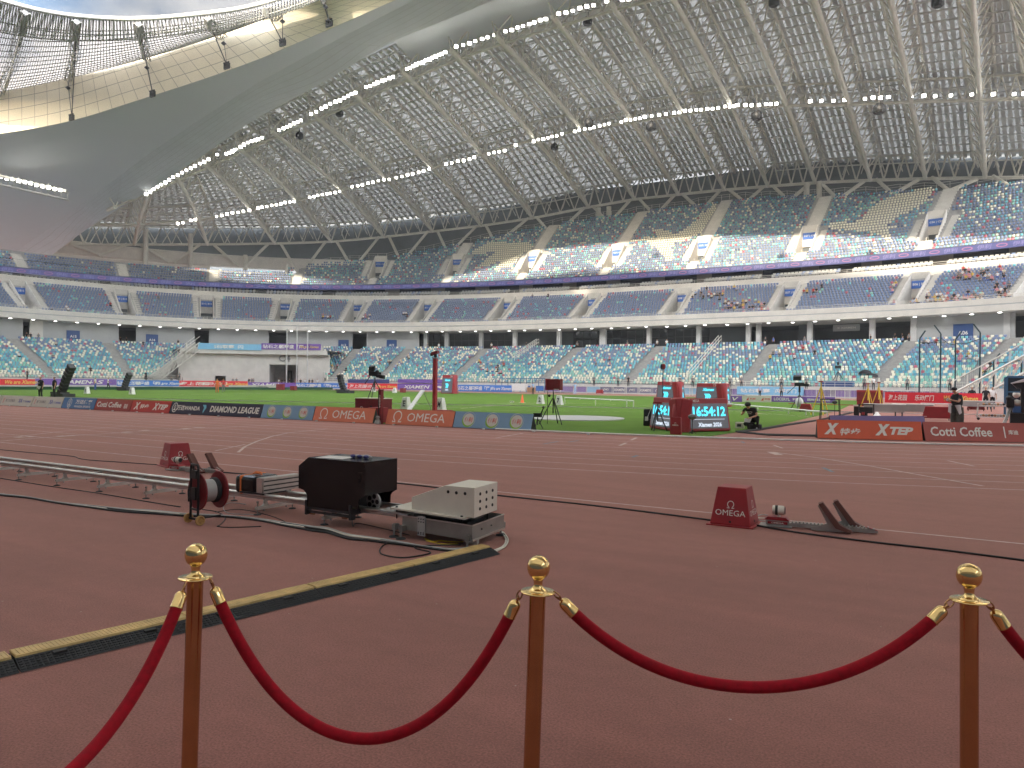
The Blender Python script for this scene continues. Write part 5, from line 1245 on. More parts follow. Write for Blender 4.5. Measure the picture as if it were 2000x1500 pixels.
# windscreen microphone
def mic(px,py,label,h=.5,fur=True):
    b=G(px,py); t=thing('microphone',label,'microphone',b); mb=MB(); mb.tube([b,b+UP*h],.015,6); 
    for k in range(3): mb.bar(b+np.array([.15*cos(k*2.1),.15*sin(k*2.1),0]),b+UP*.15,.015)
    mb.build('stand','dark_metal',t); mb=MB(); mb.ball(tuple(b+UP*(h+.08)),.13,12,sc=(1.1,1.4,.75)); mb.build('windscreen','fur' if fur else 'black',t)
mic(1352,848,'furry grey windscreen microphone in front of the clock display'); mic(1630,817,'thin black microphone stand with small foam head beside the lawn edge',.75,False); mic(793,797,'short black microphone on a stand behind the salmon board',.3,False)
# wind gauge tripod
tp=G(1284,842); t=tripod(tp,.98,.34,'','thin black tripod with small red head in front of the clock display'); mb=MB(); mb.obox(np.array(tp)+UP*1.0,(.16,0,0),(0,.04,0),(0,0,.035)); mb.build('red_head','omega_red',t)
# pole with red and black ball
pb=onY(1294,800,30); pb[2]=0; t=thing('marker_pole','thin black pole topped by a red and black oval target behind the clock','pole',pb); zt_=onY(1295,716,30)[2]
mb=MB(); mb.tube([pb,np.array([pb[0],pb[1],zt_])],.018,6); mb.lathe([(.2,0),(.2,.03)],12,pb); mb.build('pole','black',t); mb=MB(); mb.ball((pb[0]+.03,pb[1],zt_),.1,12,sc=(.9,.5,1.25)); mb.build('target','omega_red',t); mb=MB(); mb.ball((pb[0]-.05,pb[1],zt_),.1,12,sc=(.7,.45,1.2)); mb.build('target_back','black',t)
# bag with black case left of the clock
b=G(1265,832); t=thing('equipment_bag','black equipment bag with white straps leaning by the left side of the clock','bag',b); mb=MB(); mb.box((b[0],b[1],.42),(.32,.25,.5),0,.3); mb.box((b[0]+.1,b[1]-.1,.14),(.4,.35,.26)); mb.build('bag','black_fabric',t,bevel=.05); mb=MB(); mb.bar((b[0]+.02,b[1]-.2,.25),(b[0]+.2,b[1]-.15,.75),.06,.02); mb.box((b[0]+.05,b[1]-.27,.3),(.12,.03,.16)); mb.build('strap','bib_white',t)
# plastic crate and kit bag by the crouching man
b=G(1445,837); mb=MB(); mb.box((b[0],b[1],.12),(.3,.24,.24)); mb.box((b[0],b[1]-.125,.13),(.16,.01,.1),1); obj1('plastic_crate',mb,['cream_box','rubber'],'small pale plastic crate between the clock and the crouching photographer','crate',bevel=.01)
b=G(1476,838); mb=MB(); mb.box((b[0],b[1]-.2,.1),(.5,.28,.2)); mb.box((b[0]-.1,b[1]-.2,.2),(.22,.2,.1)); obj1('kit_bag',mb,'black_fabric','black kit bag lying at the feet of the crouching photographer','bag',bevel=.05)
# tripod with red display box, and small camera tripod
tb=np.array(G(1080,829)); t=tripod(tb,1.3,.56,'','black tripod carrying a dark red display box in the middle of the lawn','display stand',r=.022,legang=-.4)
mb=MB(); zc_=onY(1085,751,tb[1])[2]; mb.obox((tb[0]+.06,tb[1],zc_),(.3,0,0),(0,.13,0),(0,0,.22)); mb.build('display_box','omega_red_dark',t,bevel=.015); mb=MB(); mb.obox((tb[0]-.25,tb[1]-.02,zc_),(.03,0,0),(0,.14,0),(0,0,.225)); mb.build('box_edge','omega_red',t)
text(t,'OMEGA',(tb[0]+.2,tb[1]-.13,zc_-.19),UX,.24,.04,off=.008); mb=MB(); mb.tube([tb+UP*1.25,(tb[0],tb[1],zc_-.2)],.018,6); mb.tube([tb+np.array([-.2,-.1,.02]),tb+np.array([-.2,-.1,1.35]),tb+np.array([-.15,-.1,1.5])],.012,5); mb.ball(tuple(tb+np.array([-.15,-.05,1.15])),.06,8); mb.build('arm','black',t)
b=np.array(G(1050,838)); t=tripod(b,.42,.2,'','small black camera on a low tripod at the end of the pale blue board','camera',r=.018); mb=MB(); mb.obox(b+UP*.5,(.14,.02,0),(0,.06,0),(0,0,.07)); mb.bar(b+np.array([.1,0,.5]),b+np.array([.2,.05,.75]),.04); mb.ball(tuple(b+np.array([.2,.05,.78])),.05,8); mb.build('camera','black',t)
# white round cover
c_=np.array([(G(1208,818)[0]+G(1040,820)[0])/2,31.0]); c_=G(1120,817.5); mb=MB(); k=30; r_=2.35; ring_=[(c_[0]+r_*cos(a),c_[1]+r_*1.05*sin(a),.05) for a in np.linspace(0,2*pi,k+1)[:-1]]
mb.add(ring_,[tuple(range(k))]); mb.sheet([[np.array(q) for q in ring_]+[np.array(ring_[0])],[np.array(q)*np.array([1,1,.2]) for q in ring_]+[np.array(ring_[0])*np.array([1,1,.2])]][::-1]); obj1('circle_cover',mb,'zinc_mat','large round white cover lying over the throwing circle on the lawn','cover')
# red cabinet with camera
cb=np.array([onY(693,777,23.4)[0],23.4,0]); x0=onY(693,800,23.2)[0]; x1=onY(741,800,23.2)[0]; zt_=onY(693,778,23.2)[2]
t=thing('timing_cabinet','dark red OMEGA cabinet behind the gap between the salmon boards','cabinet',((x0+x1)/2,23.2,0)); mb=MB(); mb.box(((x0+x1)/2,23.6,zt_/2),(x1-x0,.8,zt_)); mb.build('cabinet','omega_red_dark',t,bevel=.02); mb=MB(); mb.box(((x0+x1)/2,23.6,zt_+.012),(x1-x0+.04,.84,.03)); mb.build('top_board','cream_box',t)
mb=MB(); omega(mb,(x0+.38,23.19,zt_-.42),UX,UP,.18); mb.build('emblem','lettering',t); text(t,'OMEGA',(x0+.38,23.19,zt_-.58),UX,.36,.08); mb=MB(); mb.lathe([(.05,0),(.05,.02)],10,(x0+.9,23.19,zt_-.32),(0,-1,0)); mb.build('dial','black',t)
mb=MB(); mb.box(((gx_(733,22.6)[0]),22.75,.3),(.62,.5,.62)); obj1('red_equipment_case',mb,'omega_red','bright red case in the gap between the salmon boards','case',bevel=.02)
t=tripod((x0+.72,23.6,zt_+.03),.85,.4,'','black television camera on a tripod on top of the red cabinet','camera',r=.02)
q=np.array([x0+.72,23.6,zt_+.9]); mb=MB(); mb.obox(q+UP*.12,(.22,.05,-.03),(0,.09,0),(0,0,.1)); mb.obox(q+np.array([.3,0,.02]),(.16,.03,-.03),(0,.07,0),(0,0,.07)); mb.obox(q+np.array([-.16,0,.35]),(.14,0,0),(0,.05,.03),(0,0,.1)); mb.bar(q+np.array([-.2,0,.1]),q+np.array([-.5,-.05,-.3]),.025); mb.ball(tuple(q+np.array([.1,.02,.2])),.09,8); mb.build('camera','black',t)
rx=gx_(742,22.0)[0]; zt_=onY(742,761,22.0)[2]; t=thing('timing_column','slim dark red column with vertical OMEGA lettering in the board gap','timing column',(rx,22.0,0)); mb=MB(); mb.box((rx,22.05,zt_/2),(.13,.16,zt_)); mb.build('column','omega_red_dark',t,bevel=.01); mb=MB(); mb.box((rx+.002,22.05,zt_+.0),(.14,.17,.02)); mb.box((rx-.045,21.965,zt_/2),(.04,.01,zt_-.02)); mb.build('side_edge','black',t)
text(t,'OMEGA',(rx+.02,21.96,zt_-.45),(0,0,-1),.5,.07,v=UX,off=.008); mb=MB(); mb.lathe([(.13,0),(.1,.12),(.05,.2),(.09,.22),(.06,.3)],12,(rx+.0,21.87,0.02)); mb.build('foot_clamp','steel_dull',t)
# red mast with camera head
mx_=onY(849,806,32.06); zt_=onY(847,700,32.06)[2]; mx_[2]=0; t=thing('camera_mast','tall red mast with a tilted red camera head standing on the lawn','camera mast',mx_); mb=MB(); mb.box((mx_[0],mx_[1],zt_/2),(.19,.19,zt_)); mb.box((mx_[0],mx_[1],zt_+.02),(.28,.25,.05),1); mb.build('mast',['omega_red','steel_dull'],t)
mb=MB(); q=np.array([mx_[0],mx_[1],zt_+.3]); mb.obox(q,(.2,0,.05),(0,.1,0),(-.02,0,.07)); mb.obox(q+np.array([-.2,0,-.07]),(.08,0,.03),(0,.08,0),(0,0,.07),1); mb.build('camera_head',['omega_red_dark','black'],t); mb=MB(); mb.tube([q-UP*.3,q],.04,6); mb.box((q[0],q[1],q[2]-.15),(.12,.1,.16)); mb.build('bracket','black',t)
mb=MB(); mb.box((mx_[0]-.1,mx_[1]-.3,.06),(2.1,.8,.1)); mb.box((mx_[0]+.9,mx_[1]-.4,.12),(.8,.5,.12)); mb.build('base','omega_red',t,bevel=.02)
# white plank leaning
a_,b_=onY(795,802,30.),onY(826,762,31.2); mb=MB(); mb.bar(np.array([a_[0],a_[1],.05]),b_,.26,.06); mb.bar(b_,np.array([onY(846,797,31.4)[0],31.4,.0]),.03,.03,1); obj1('leaning_plank',mb,['white_paint','steel_dull'],'white plank leaning on a thin strut left of the red mast','plank')
mb=MB(); p=onY(756,808,25); mb.box((p[0],25.2,.3),(.5,.4,.28)); mb.box((p[0],24.99,.3),(.4,.01,.05),1); obj1('white_case',mb,['cream_box','rubber'],'pale grey case beside the red timing column','case',bevel=.02)
# distance marker cubes
def marker(px,py,body,label):
    b=G(px,py); s=.5; t=thing('distance_marker',label,'distance marker',b,'white numbered distance markers on the lawn'); mb=MB()
    vs=[(-.28,-.22,0),(.28,-.22,0),(.28,.22,0),(-.28,.22,0),(-.17,-.13,.72),(.17,-.13,.72),(.17,.13,.72),(-.17,.13,.72)]; mb.add([b+np.array(v) for v in vs],[(3,2,1,0),(4,5,6,7),(0,1,5,4),(1,2,6,5),(2,3,7,6),(3,0,4,7)]); mb.build('body','white_paint',t,bevel=.02)
    text(t,body,b+np.array([0,-.178,.34]),UX,.2,.36,v=nv((0,.125,1)),bold=.03,m='black',off=.01)
for q in ((793,799,'E','white distance marker with two dark marks left of the leaning plank'),(861,801,'M','white distance marker at the foot of the red mast'),(1056,789,'2','white distance marker with a 2 left of the display stand'),(1092,791,'7','white distance marker with a 7 behind the display stand'),(730,765.5,'0','small far white distance marker behind the television camera'),(771,767,'0','small far white distance marker right of the red column'),(170,769,'0','white distance marker on the far lawn right of the speaker tower'),(258,770.5,'0','white distance marker on the far lawn near the curved speaker')): marker(*q)
def cone(px,py,label,h=.7):
    b=G(px,py); mb=MB(); mb.lathe([(.17,.03),(.15,.05),(.03,h),(.02,h)],12,b); mb.box(tuple(b+UP*.015),(.4,.4,.03),1); obj1('traffic_cone',mb,['orange','white_paint'],label,'cone')
cone(1020,787,'orange traffic cone on the lawn left of the number markers'); 
b=G(1000,786,0); mb=MB(); mb.box(tuple(b+UP*.06),(.3,.2,.12)); obj1('marker_block',mb,'white_paint','small white block on the lawn left of the orange cone','block')
b=G(1713,818); mb=MB(); mb.lathe([(.3,0),(.05,.34),(.02,.36)],12,b); obj1('white_cone',mb,'white_paint','white cone standing on the red apron behind the orange board','cone')
# long white rail fences on the lawn
def lawnrail(pts,label,h=.32):
    t=thing('lawn_rail',label,'rail',G(*pts[0][:2])); mb=MB(); P3=[]
    for x,y,yt in pts: b=G(x,y); z=onY(x,yt,b[1])[2]; P3.append(np.array([b[0],b[1],z]))
    mb.tube(P3,.05,6); mb.build('top_rail','white_paint',t); mb=MB()
    for p in P3: mb.tube([p*np.array([1,1,0]),p],.035,5)
    for a,b in zip(P3[:-1],P3[1:]): 
        m=(a+b)/2; mb.tube([m,m-UP*.09],.04,5)
    mb.build('posts','white_paint',t)
lawnrail([(1103,790,776.5),(1163,792,779.5),(1224,795,782),(1237,796,783)],'low white rail crossing the lawn left of the clocks'); lawnrail([(1420,800,789),(1480,802,794),(1540,809,798.5),(1574,811,801.5),(1588,812,803),(1616,814,804)],'low white rail crossing the lawn right of the clocks')
# speaker towers
def spk(px,py,ptop,label,k=1.,lean=.25,n=8):
    b=G(px,py); t=thing('speaker_tower',label,'loudspeaker',b); top=onY(px+ (ptop[0]-px),ptop[1],b[1]); h=top[2]; 
    mb=MB(); w=.36*k
    ps=[b+np.array([-.1*k,0,.45*k])]; L_=h-.5*k
    for i in range(n):
        f=(i+.5)/n; c=b*(1-f)+np.array([top[0],top[1],0])*f; c=c+np.array([-.12*k*sin(pi*f),0,.4*k+L_*f]); d=nv(np.array([(top[0]-b[0])*(.5+.7*f),0,L_])); u=np.cross(d,(0,1,0))
        mb.obox(c,u*w*.9,(0,w*.8,0),d*(L_/n*.5)*.96); mb.obox(c-np.array([0,w*.82,0]),u*w*.7,(0,.02,0),d*(L_/n*.36),1)
    mb.build('speaker_cabinet',['dark_metal','black'],t); mb=MB(); mb.box(tuple(b+np.array([.25*k,0,.2*k])),(2.2*k,1.2*k,.35*k)); mb.box(tuple(b+np.array([-.3*k,0,.45*k])),(1.8*k,.9*k,.15*k)); mb.build('base','dark_metal',t)
spk(120,776,(141,712),'tall leaning black speaker tower behind the cream boards',.85); spk(243,763,(254,728),'curved black speaker tower on the far lawn at left',.95,n=6); spk(672,768,(664,731),'curved black speaker tower in front of the far blue banner',.95,n=6)
# dark green low board along the far lawn edge
mb=MB(); q=[G(x,761.2)[:2] for x in range(-40,660,30)]; mb.sheet([[np.array([x,y,.42]) for x,y in q],[np.array([x,y,0]) for x,y in q]]); mb.sheet([[np.array([x,y+.4,.42]) for x,y in q],[np.array([x,y,.42]) for x,y in q]]); obj1('turf_edge_strip',mb,'green_dark','long low dark green strip along the far edge of the lawn','edge strip')
# flagpoles
for i,(x,ytop) in enumerate(((562,643),(582,636),(603,645))):
    b=bowl(s_at(x,-20.5,1),-21.5,0); Z=-(R.T@(b-EYE))[2]; zt_=P(x,ytop,Z)[2]; mb=MB(); mb.tube([b,(b[0],b[1],zt_)],.1,8); mb.ball((b[0],b[1],zt_),.15,8); obj1('flagpole',mb,'roof_slat','tall bare grey flagpole before the gate block, %s'%('left one','middle and tallest one','right one')[i],'flagpole','flagpoles before the gate block')
# ================================================================ far banners
DB=-22.8
XI=[('XIAMEN',.4,.45,.6,'lettering',.25)]
def fb(x0,x1,m,label,items,yt=739,yb=753,d=DB): return banner(x0,x1,d,yt,yb,m,'track_banner',label,items,'banner','banners round the far track')
RED=[('海上花园',.22,.26,.62,'lettering',.15),('乐动厦门',.5,.24,.62,'lettering',.15),('We are Xiamen',.8,.3,.5,'gold_text',.3)]
BLU=[('钻石之星',.18,.24,.62,'lettering',0),('闪耀盛「厦」',.48,.3,.62,'lettering',0),('We are Xiamen',.82,.3,.5,'lettering',.3)]
fb(-60,69,'banner_red','red banner with gold script at the far left track edge',[('We are Xiamen',.78,.42,.6,'gold_text',.3)],740,752)
fb(70,228,'banner_violet','violet banner reading XIAMEN behind the speaker tower',[('XIAMEN',.46,.3,.6,'lettering',.25),('- S',.72,.14,.6,'lettering',.2)],740,752); fb(229,350,'banner_blue','blue banner with white characters left of the gate block',BLU,743,754)
fb(351,484,'banner_red','red banner with white characters before the gate block',RED,744,755); fb(485,578,'banner_violet','violet banner reading XIAMEN before the gate doorway',XI,747,756); fb(579,678,'banner_blue','blue banner with white characters right of the gate doorway',BLU,748,758)
fb(679,776,'banner_red','red banner with white characters behind the television camera',RED,749,760); fb(777,888,'banner_violet','violet banner reading XIAMEN behind the red mast',[('XIAMEN',.34,.38,.55,'lettering',.25),('-♥',.75,.14,.4,'lettering',0)],750,762); fb(889,1000,'banner_blue','blue banner with white characters right of the red mast',BLU,752,765)
fb(1440,1512,'banner_sky','sky blue banner with white characters behind the crouching photographer',[('钻石联赛',.5,.7,.5,'lettering',0)],755,771); fb(1513,1570,'banner_sky','sky blue banner with white characters behind the camera tripod',[('闪耀厦门',.4,.6,.5,'lettering',0)],756,772)
# upper violet strip on front wall
for a_,b__,m_ in ((680,760,'banner_navy'),(777,885,'banner_violet'),(1065,1120,'banner_violet')):
    banner(a_,b__,-19.8,741 if a_<1000 else 753,748 if a_<1000 else 763,m_,'wall_banner','%s cloth strip on the front wall of the lower tier'%('dark' if m_=='banner_navy' else 'violet'),[],'banner','cloth strips on the front wall')
# crowd barriers
def barrier(px,d,label,m2):
    s=s_at(px,d,1); n=nrm(s); u=np.array([n[1],-n[0],0]); c=bowl(s,d,0); t=thing('crowd_barrier',label,'barrier',c,'crowd barriers along the far track'); mb=MB(); w=1.22
    for sg in (-1,1): mb.tube([c+u*w*sg,c+u*w*sg+UP*1.15],.04,5)
    mb.tube([c-u*w+UP*1.15,c+u*w+UP*1.15],.04,5); mb.tube([c-u*w+UP*.2,c+u*w+UP*.2],.04,5)
    for k in range(1,14): mb.bar(c+u*w*(k/7-1)+UP*.2,c+u*w*(k/7-1)+UP*1.15,.03)
    mb.build('frame','white_metal',t); mb=MB(); mb.obox(c+n*.1+UP*.65,u*w*.98,n*.01,UP*.46); mb.build('cloth',m2,t); return t,c+n*-.08+UP*.68,u if np.dot(np.cross(u,UP),-n)>0 else -u
cols_=['banner_violet','banner_violet','banner_navy','banner_sky','banner_navy','banner_navy','banner_navy','banner_navy']
wd={4:'XIAMEN',6:'XIAMEN'}
for i,x in enumerate(list(np.arange(1082,1440,25.5))+list(np.arange(1585,1880,28.))):
    m_=['banner_violet','banner_violet','banner_violet','banner_sky','banner_navy','banner_navy','banner_navy','banner_navy','banner_navy','banner_violet','banner_sky','banner_sky','banner_navy','banner_navy','banner_sky'][i%15] if i<14 else ('banner_violet' if i%4 else 'board_purple')
    t,c,u=barrier(x,-22.5,'white barred crowd barrier with %s cloth along the far track'%{'board_purple':'dull violet','banner_violet':'violet','banner_sky':'sky blue','banner_navy':'navy'}[m_],m_)
    if m_=='banner_navy': text(t,'XIAMEN' if i%2 else '(W)',c,u,1.8 if i%2 else .9,.4,shear=.2)
# dugout with blue arches
b=bowl(s_at(1000,-22.5,1),-22.5,0); t=thing('team_shelter','blue arched team shelter with blue chairs on the far side','shelter',b)
for k in range(9):
    s=s_at(968+k*12,-21.5,1); n=nrm(s); c=bowl(s,-21.5,0); mb=MB(); mb.tube([c+UP*0]+[c-n*(1.3*sin(a))*1+UP*(1.5+.9*cos(a)) for a in np.linspace(0,1.3,6)],.06,5); mb.build('arch','tube_blue',t)
mb=MB(); mb.tube([bowl(s_at(968+k*12,-21.5,1),-21.5,2.4) for k in range(9)],.05,5); mb.build('ridge_tube','tube_blue',t)
for x in (1030,1050,1056):
    c=bowl(s_at(x,-22.4,1),-22.4,0); mb=MB(); mb.box((c[0],c[1],.45),(.9,.5,.3)); mb.box((c[0],c[1]+.25,.8),(.9,.12,.7)); obj1('lounge_chair',mb,'seat_blue','blue padded chair in front of the far team shelter','chair','blue chairs by the team shelter',bevel=.05)
c=G(1015,767); mb=MB(); mb.box((c[0],c[1],.9),(2.6,.8,1.1)); mb.box((c[0]+2.2,c[1],.5),(1.2,.7,.8),1); obj1('covered_table',mb,['white_paint','wood'],'white covered table with a brown box left of the far team shelter','table')
# ================================================================ right side field gear
def table(px,py,w,label,rz=0.,cloth=True):
    b=G(px,py); t=thing('folding_table',label,'table',b,rz=rz); mb=MB(); mb.box((0,0,.72),(w,.7,.04)); mb.build('table_top','white_paint',t,world=False)
    for sx in (-1,1):
        for sy in (-1,1): mb=MB(); mb.tube([(sx*w*.42,sy*.28,0),(sx*w*.42,sy*.28,.7)],.02,5); mb.build('leg','dark_metal',t,world=False)
    if cloth: mb=MB(); mb.obox((0,-.36,.52),(w*.48,0,0),(0,.01,0),(0,0,.19)); mb.build('modesty_panel','zinc_mat',t,world=False)
    return t
table(1727,816,2.0,'white folding table with grey front panel, left of two on the red apron'); table(1783,816,2.0,'white folding table with grey front panel, right of two on the red apron'); table(1835,813,1.9,'white folding table behind the standing man',cloth=False)
table(1900,803,2.6,'long white folding table behind the ball rack')
def redcover(px,py,w,h,d,label,txt=True):
    b=G(px,py); t=thing('red_cover_box',label,'covered cart',b); mb=MB(); f=[(-w/2,0),(w/2,0),(w/2-.14,h),(-w/2+.14,h)]
    vs=[(x,0,.1+z) for x,z in f]+[(x*.98,d,.1+z) for x,z in f]; mb.add([b+np.array(v) for v in vs],[(0,1,2,3),(7,6,5,4),(0,4,5,1),(1,5,6,2),(2,6,7,3),(3,7,4,0)]); mb.build('cover','omega_red',t,bevel=.02)
    for sx in (-.42,.42):
        mb=MB(); mb.lathe([(.06,-.02),(.06,.02)],10,b+np.array([sx*w,.1,.06]),(1,0,0)); mb.build('wheel','black',t)
    if txt: text(t,'OMEGA',b+np.array([-w*.38,-.01,.18]),UX,w*.12,.05)
    return t
redcover(1829,821,1.28,.58,.7,'red covered cart on wheels behind the standing man, nearer one'); redcover(1906,803,1.1,.62,.7,'red covered cart on wheels behind the ball rack')
redcover(1573,805,.8,.42,.5,'low red box under the white rail beside the yellow tripod',False); redcover(1170,769.5,1.2,.6,.5,'small red box in front of the far crowd barriers',False)
# ball rack
b=G(1938,821); t=thing('ball_rack','white wheeled rack holding rows of metal throwing balls','ball rack',b); mb=MB()
for sx in (-.66,.66):
    for sy in (0,.4): mb.bar(b+np.array([sx,sy,.12]),b+np.array([sx*.93,sy,.85]),.06)
for z in (.16,.74):
    mb.bar(b+np.array([-.66,0,z]),b+np.array([.66,0,z]),.06); mb.bar(b+np.array([-.66,.4,z]),b+np.array([.66,.4,z]),.06)
mb.build('frame','white_paint',t)
for sx in (-.6,.6): mb=MB(); mb.lathe([(.07,-.02),(.07,.02)],10,b+np.array([sx,0,.07]),(0,1,0)); mb.build('wheel','black',t)
for z in (.24,.82):
    for k in range(9):
        if z>.5 and k==0: continue
        mb=MB(); mb.ball((0,0,0),.065,10); o=mb.build('throwing_ball',random.choice(['steel_dull','rubber','wood','steel_grey'])); o.location=b+np.array([-.5+k*.125,.2,z]); setp(o,'dark metal throwing ball on the %s shelf of the white rack'%('upper' if z>.5 else 'lower'),'ball','throwing balls on the white rack')
# throwing cage
t=thing('throwing_cage','tall throwing cage of dark green posts with a faint net at right','throwing cage',G(1836,788)); tops=[]
for px,py,pt in ((1795,787,661),(1836,788,652),(1865,786,663),(1913,783,650),(1940,780,706),(1994,790,700)):
    b=G(px,py); b=np.array([b[0],min(b[1],88),0]); r_=onY(px,py,b[1]); b[0]=r_[0]; z=onY(px,pt,b[1])[2]; mb=MB(); mb.tube([b,(b[0],b[1],z)],.085,6); mb.build('post','cage_green',t); tops.append(np.array([b[0],b[1],z]))
    if px in (1836,1913): mb=MB(); mb.bar(tops[-1],tops[-1]+np.array([-.6,0,.9]),.3,.12); mb.build('arm','cage_green',t)
    else: mb=MB(); mb.tube([tops[-1],tops[-1]+np.array([.5,0,.8])],.08,5); mb.build('arm','cage_green',t)
mb=MB()
for a_,b_ in ((0,1),(1,2),(2,3)): mb.tube([tops[a_]-UP*.4,(tops[a_]+tops[b_])/2-UP*.7,tops[b_]-UP*.6],.035,4)
mb.tube([tops[3]-UP*4.2,tops[4]-UP*.2,tops[5]-UP*.2],.04,4); mb.tube([tops[0]-UP*.4-UP*7,tops[0]-UP*.4+UP*.1],.02,4)
mb.build('net_rope','cage_green',t)
# grid of faint net threads
mb=MB()
for i in range(12):
    f=i/12; a_=tops[0]*(1-f)+tops[1]*f; mb.tube([a_-UP*1,a_*np.array([1,1,0])],.008,3,caps=False); a_=tops[2]*(1-f)+tops[3]*f; mb.tube([a_-UP*1,a_*np.array([1,1,0])],.008,3,caps=False)
mb.build('net','cage_green',t)
# surveying tripods
def yellow_tripod(px,py,h,label,m='yellow'):
    b=G(px,py); t=tripod(b,h,.55,'',label,'tripod',m=m,r=.035,legang=.9); mb=MB(); mb.lathe([(.09,0),(.09,.12),(.06,.14),(.07,.3)],10,b+UP*h); mb.build('instrument','cream_box',t); mb=MB(); mb.box(tuple(b+np.array([0,-.02,h-.05])),(.24,.24,.07)); mb.build('tripod_head','omega_red',t)
yellow_tripod(1603,811,1.95,'yellow legged measuring tripod at the lawn edge'); yellow_tripod(1695,800,1.9,'yellow measuring tripod behind the left table, nearer one'); yellow_tripod(1716,799,2.0,'yellow measuring tripod behind the left table, farther one')
b=np.array(G(1561,800)); t=tripod(b,1.25,.75,'','black television camera on a wide tripod in front of the long blue board','camera',r=.03); mb=MB(); mb.obox(b+UP*1.75,(.3,.05,0),(0,.15,0),(0,0,.12)); mb.obox(b+np.array([-.15,0,2.2]),(.25,0,0),(0,.12,.05),(0,0,.14)); mb.obox(b+np.array([.45,0,1.7]),(.16,0,0),(0,.1,0),(0,0,.09)); mb.tube([b+UP*1.2,b+UP*1.7],.07,8); mb.bar(b+np.array([-.2,0,1.7]),b+np.array([-.8,0,1.1]),.04); mb.build('camera','black',t); mb=MB(); mb.ball(tuple(b+UP*.5),.28,10,sc=(1,1,1.3)); mb.build('cover_bag','bib_white',t)
b=np.array(bowl(s_at(1638,-17,3),-17.3,2.4)); t=tripod(b,1.6,.8,'','black camera on a tripod on the blue platform in the lower tier','camera',r=.05); mb=MB(); mb.obox(b+UP*1.9,(.4,0,0),(0,.2,0),(0,0,.2)); mb.obox(b+UP*2.4,(.15,0,0),(0,.1,0),(0,0,.2)); mb.build('camera','black',t)
mb=MB(); s=s_at(1638,-18,2); n=nrm(s); u=np.array([n[1],-n[0],0]); mb.obox(bowl(s,-17.6,1.6),u*2.0,n*1.2,UP*.75); mb.obox(bowl(s,-18.85,1.6),u*2.0,n*.02,UP*.03,1); mb.obox(bowl(s,-18.85,2.3),u*2.0,n*.02,UP*.03,1); obj1('camera_platform',mb,['sign_blue','tube_blue'],'blue camera platform standing in the front rows of the lower tier','platform')
def umb(px,py,label):
    c=P(px,py,-(R.T@(bowl(s_at(px,-15,3),-15,4)-EYE))[2]); mb=MB(); mb.lathe([(.9,0),(.75,.3),(.4,.5),(.02,.6)],10,c); mb.tube([c-UP*1.2,c+UP*.5],.03,4); obj1('umbrella',mb,'black_fabric',label,'umbrella')
umb(1690,730,'open black umbrella in the front rows near the blue platform'); umb(1703,737,'small dark umbrella beside the aisle right of the blue platform'); 
# black high frames by the lawn
for px,py,w,h,lb in ((1620,820,.9,1.0,'plain black metal frame standing at the edge of the lawn'),(1691,817,.75,.72,'small black trolley with cases behind the orange board')):
    b=G(px,py); t=thing('metal_frame' if w>.8 else 'equipment_trolley',lb,'frame' if w>.8 else 'trolley',b); mb=MB()
    for sx in (-.5,.5):
        for sy in (0,.4): mb.bar(b+np.array([sx*w,sy,0]),b+np.array([sx*w*.9,sy,h]),.035)
    for z in (.45*h,h): mb.bar(b+np.array([-.5*w,0,z]),b+np.array([.5*w,0,z]),.04); mb.bar(b+np.array([-.5*w,.4,z]),b+np.array([.5*w,.4,z]),.04)
    mb.build('frame','dark_metal',t)
    if w<.8: mb=MB(); mb.box(tuple(b+np.array([0,.2,.42])),(w*.8,.35,.32)); mb.box(tuple(b+np.array([-.1,.05,.2])),(w*.4,.2,.15)); mb.build('case','black',t); mb=MB(); mb.box(tuple(b+np.array([-.12,-.08,.25])),(.14,.05,.14)); mb.build('red_bag','omega_red',t)
b=G(1672,813); mb=MB(); mb.box(tuple(b+UP*.3),(.22,.2,.5)); mb.box(tuple(b+UP*.6),(.26,.22,.06),1); obj1('battery_box',mb,['black','white_paint'],'black upright box with pale top at the left of the trolley','box')
b=G(1885,800); mb=MB(); mb.box((b[0],b[1],.8),(.5,.3,.45)); obj1('black_case',mb,'black','black case standing on the table left of the standing man','case')
# red framed boards on the far side right of the lawn
def fboard(x0,y0,x1,y1,Y,m,label,items,frame='omega_red'):
    a_=onY(x0,y1,Y); b_=onY(x1,y1,Y); zt_=onY((x0+x1)/2,y0,Y)[2]; zb_=max(.05,onY((x0+x1)/2,y1,Y)[2]); c=np.array([(a_[0]+b_[0])/2,Y,(zt_+zb_)/2]); w=b_[0]-a_[0]; h=zt_-zb_
    t=thing('field_board',label,'board',(c[0],Y,0)); mb=MB(); mb.box(tuple(c),(w,.08,h)); mb.build('panel',m,t)
    if frame: mb=MB(); mb.box((c[0],Y+.03,zt_+.08),(w,.2,.18)); mb.box((c[0],Y+.3,(zt_)/2),(w,.1,zt_)); mb.build('frame',frame,t)
    for body,fx,fw,fh,mm_,shr in items: text(t,body,c+np.array([w*fx,-.045,0]),UX,w*fw,h*fh,bold=.02,shear=shr,m=mm_,off=.02)
fboard(1540,793,1674,802,70,'banner_violet','violet board reading XIAMEN twice in a red frame',[('XIAMEN',-.26,.24,.6,'lettering',.2),('XIAMEN',.2,.26,.6,'lettering',.2),('- S',.42,.1,.6,'lettering',.2)])
fboard(1507,774.5,1631,786,66,'banner_violet','long blue board reading LOCERYL before the crowd barriers',[('LOCERYL',-.33,.26,.5,'lettering',0),('罗每乐',-.1,.12,.4,'lettering',0),('国际医药集团',.25,.35,.4,'lettering',0)],None)
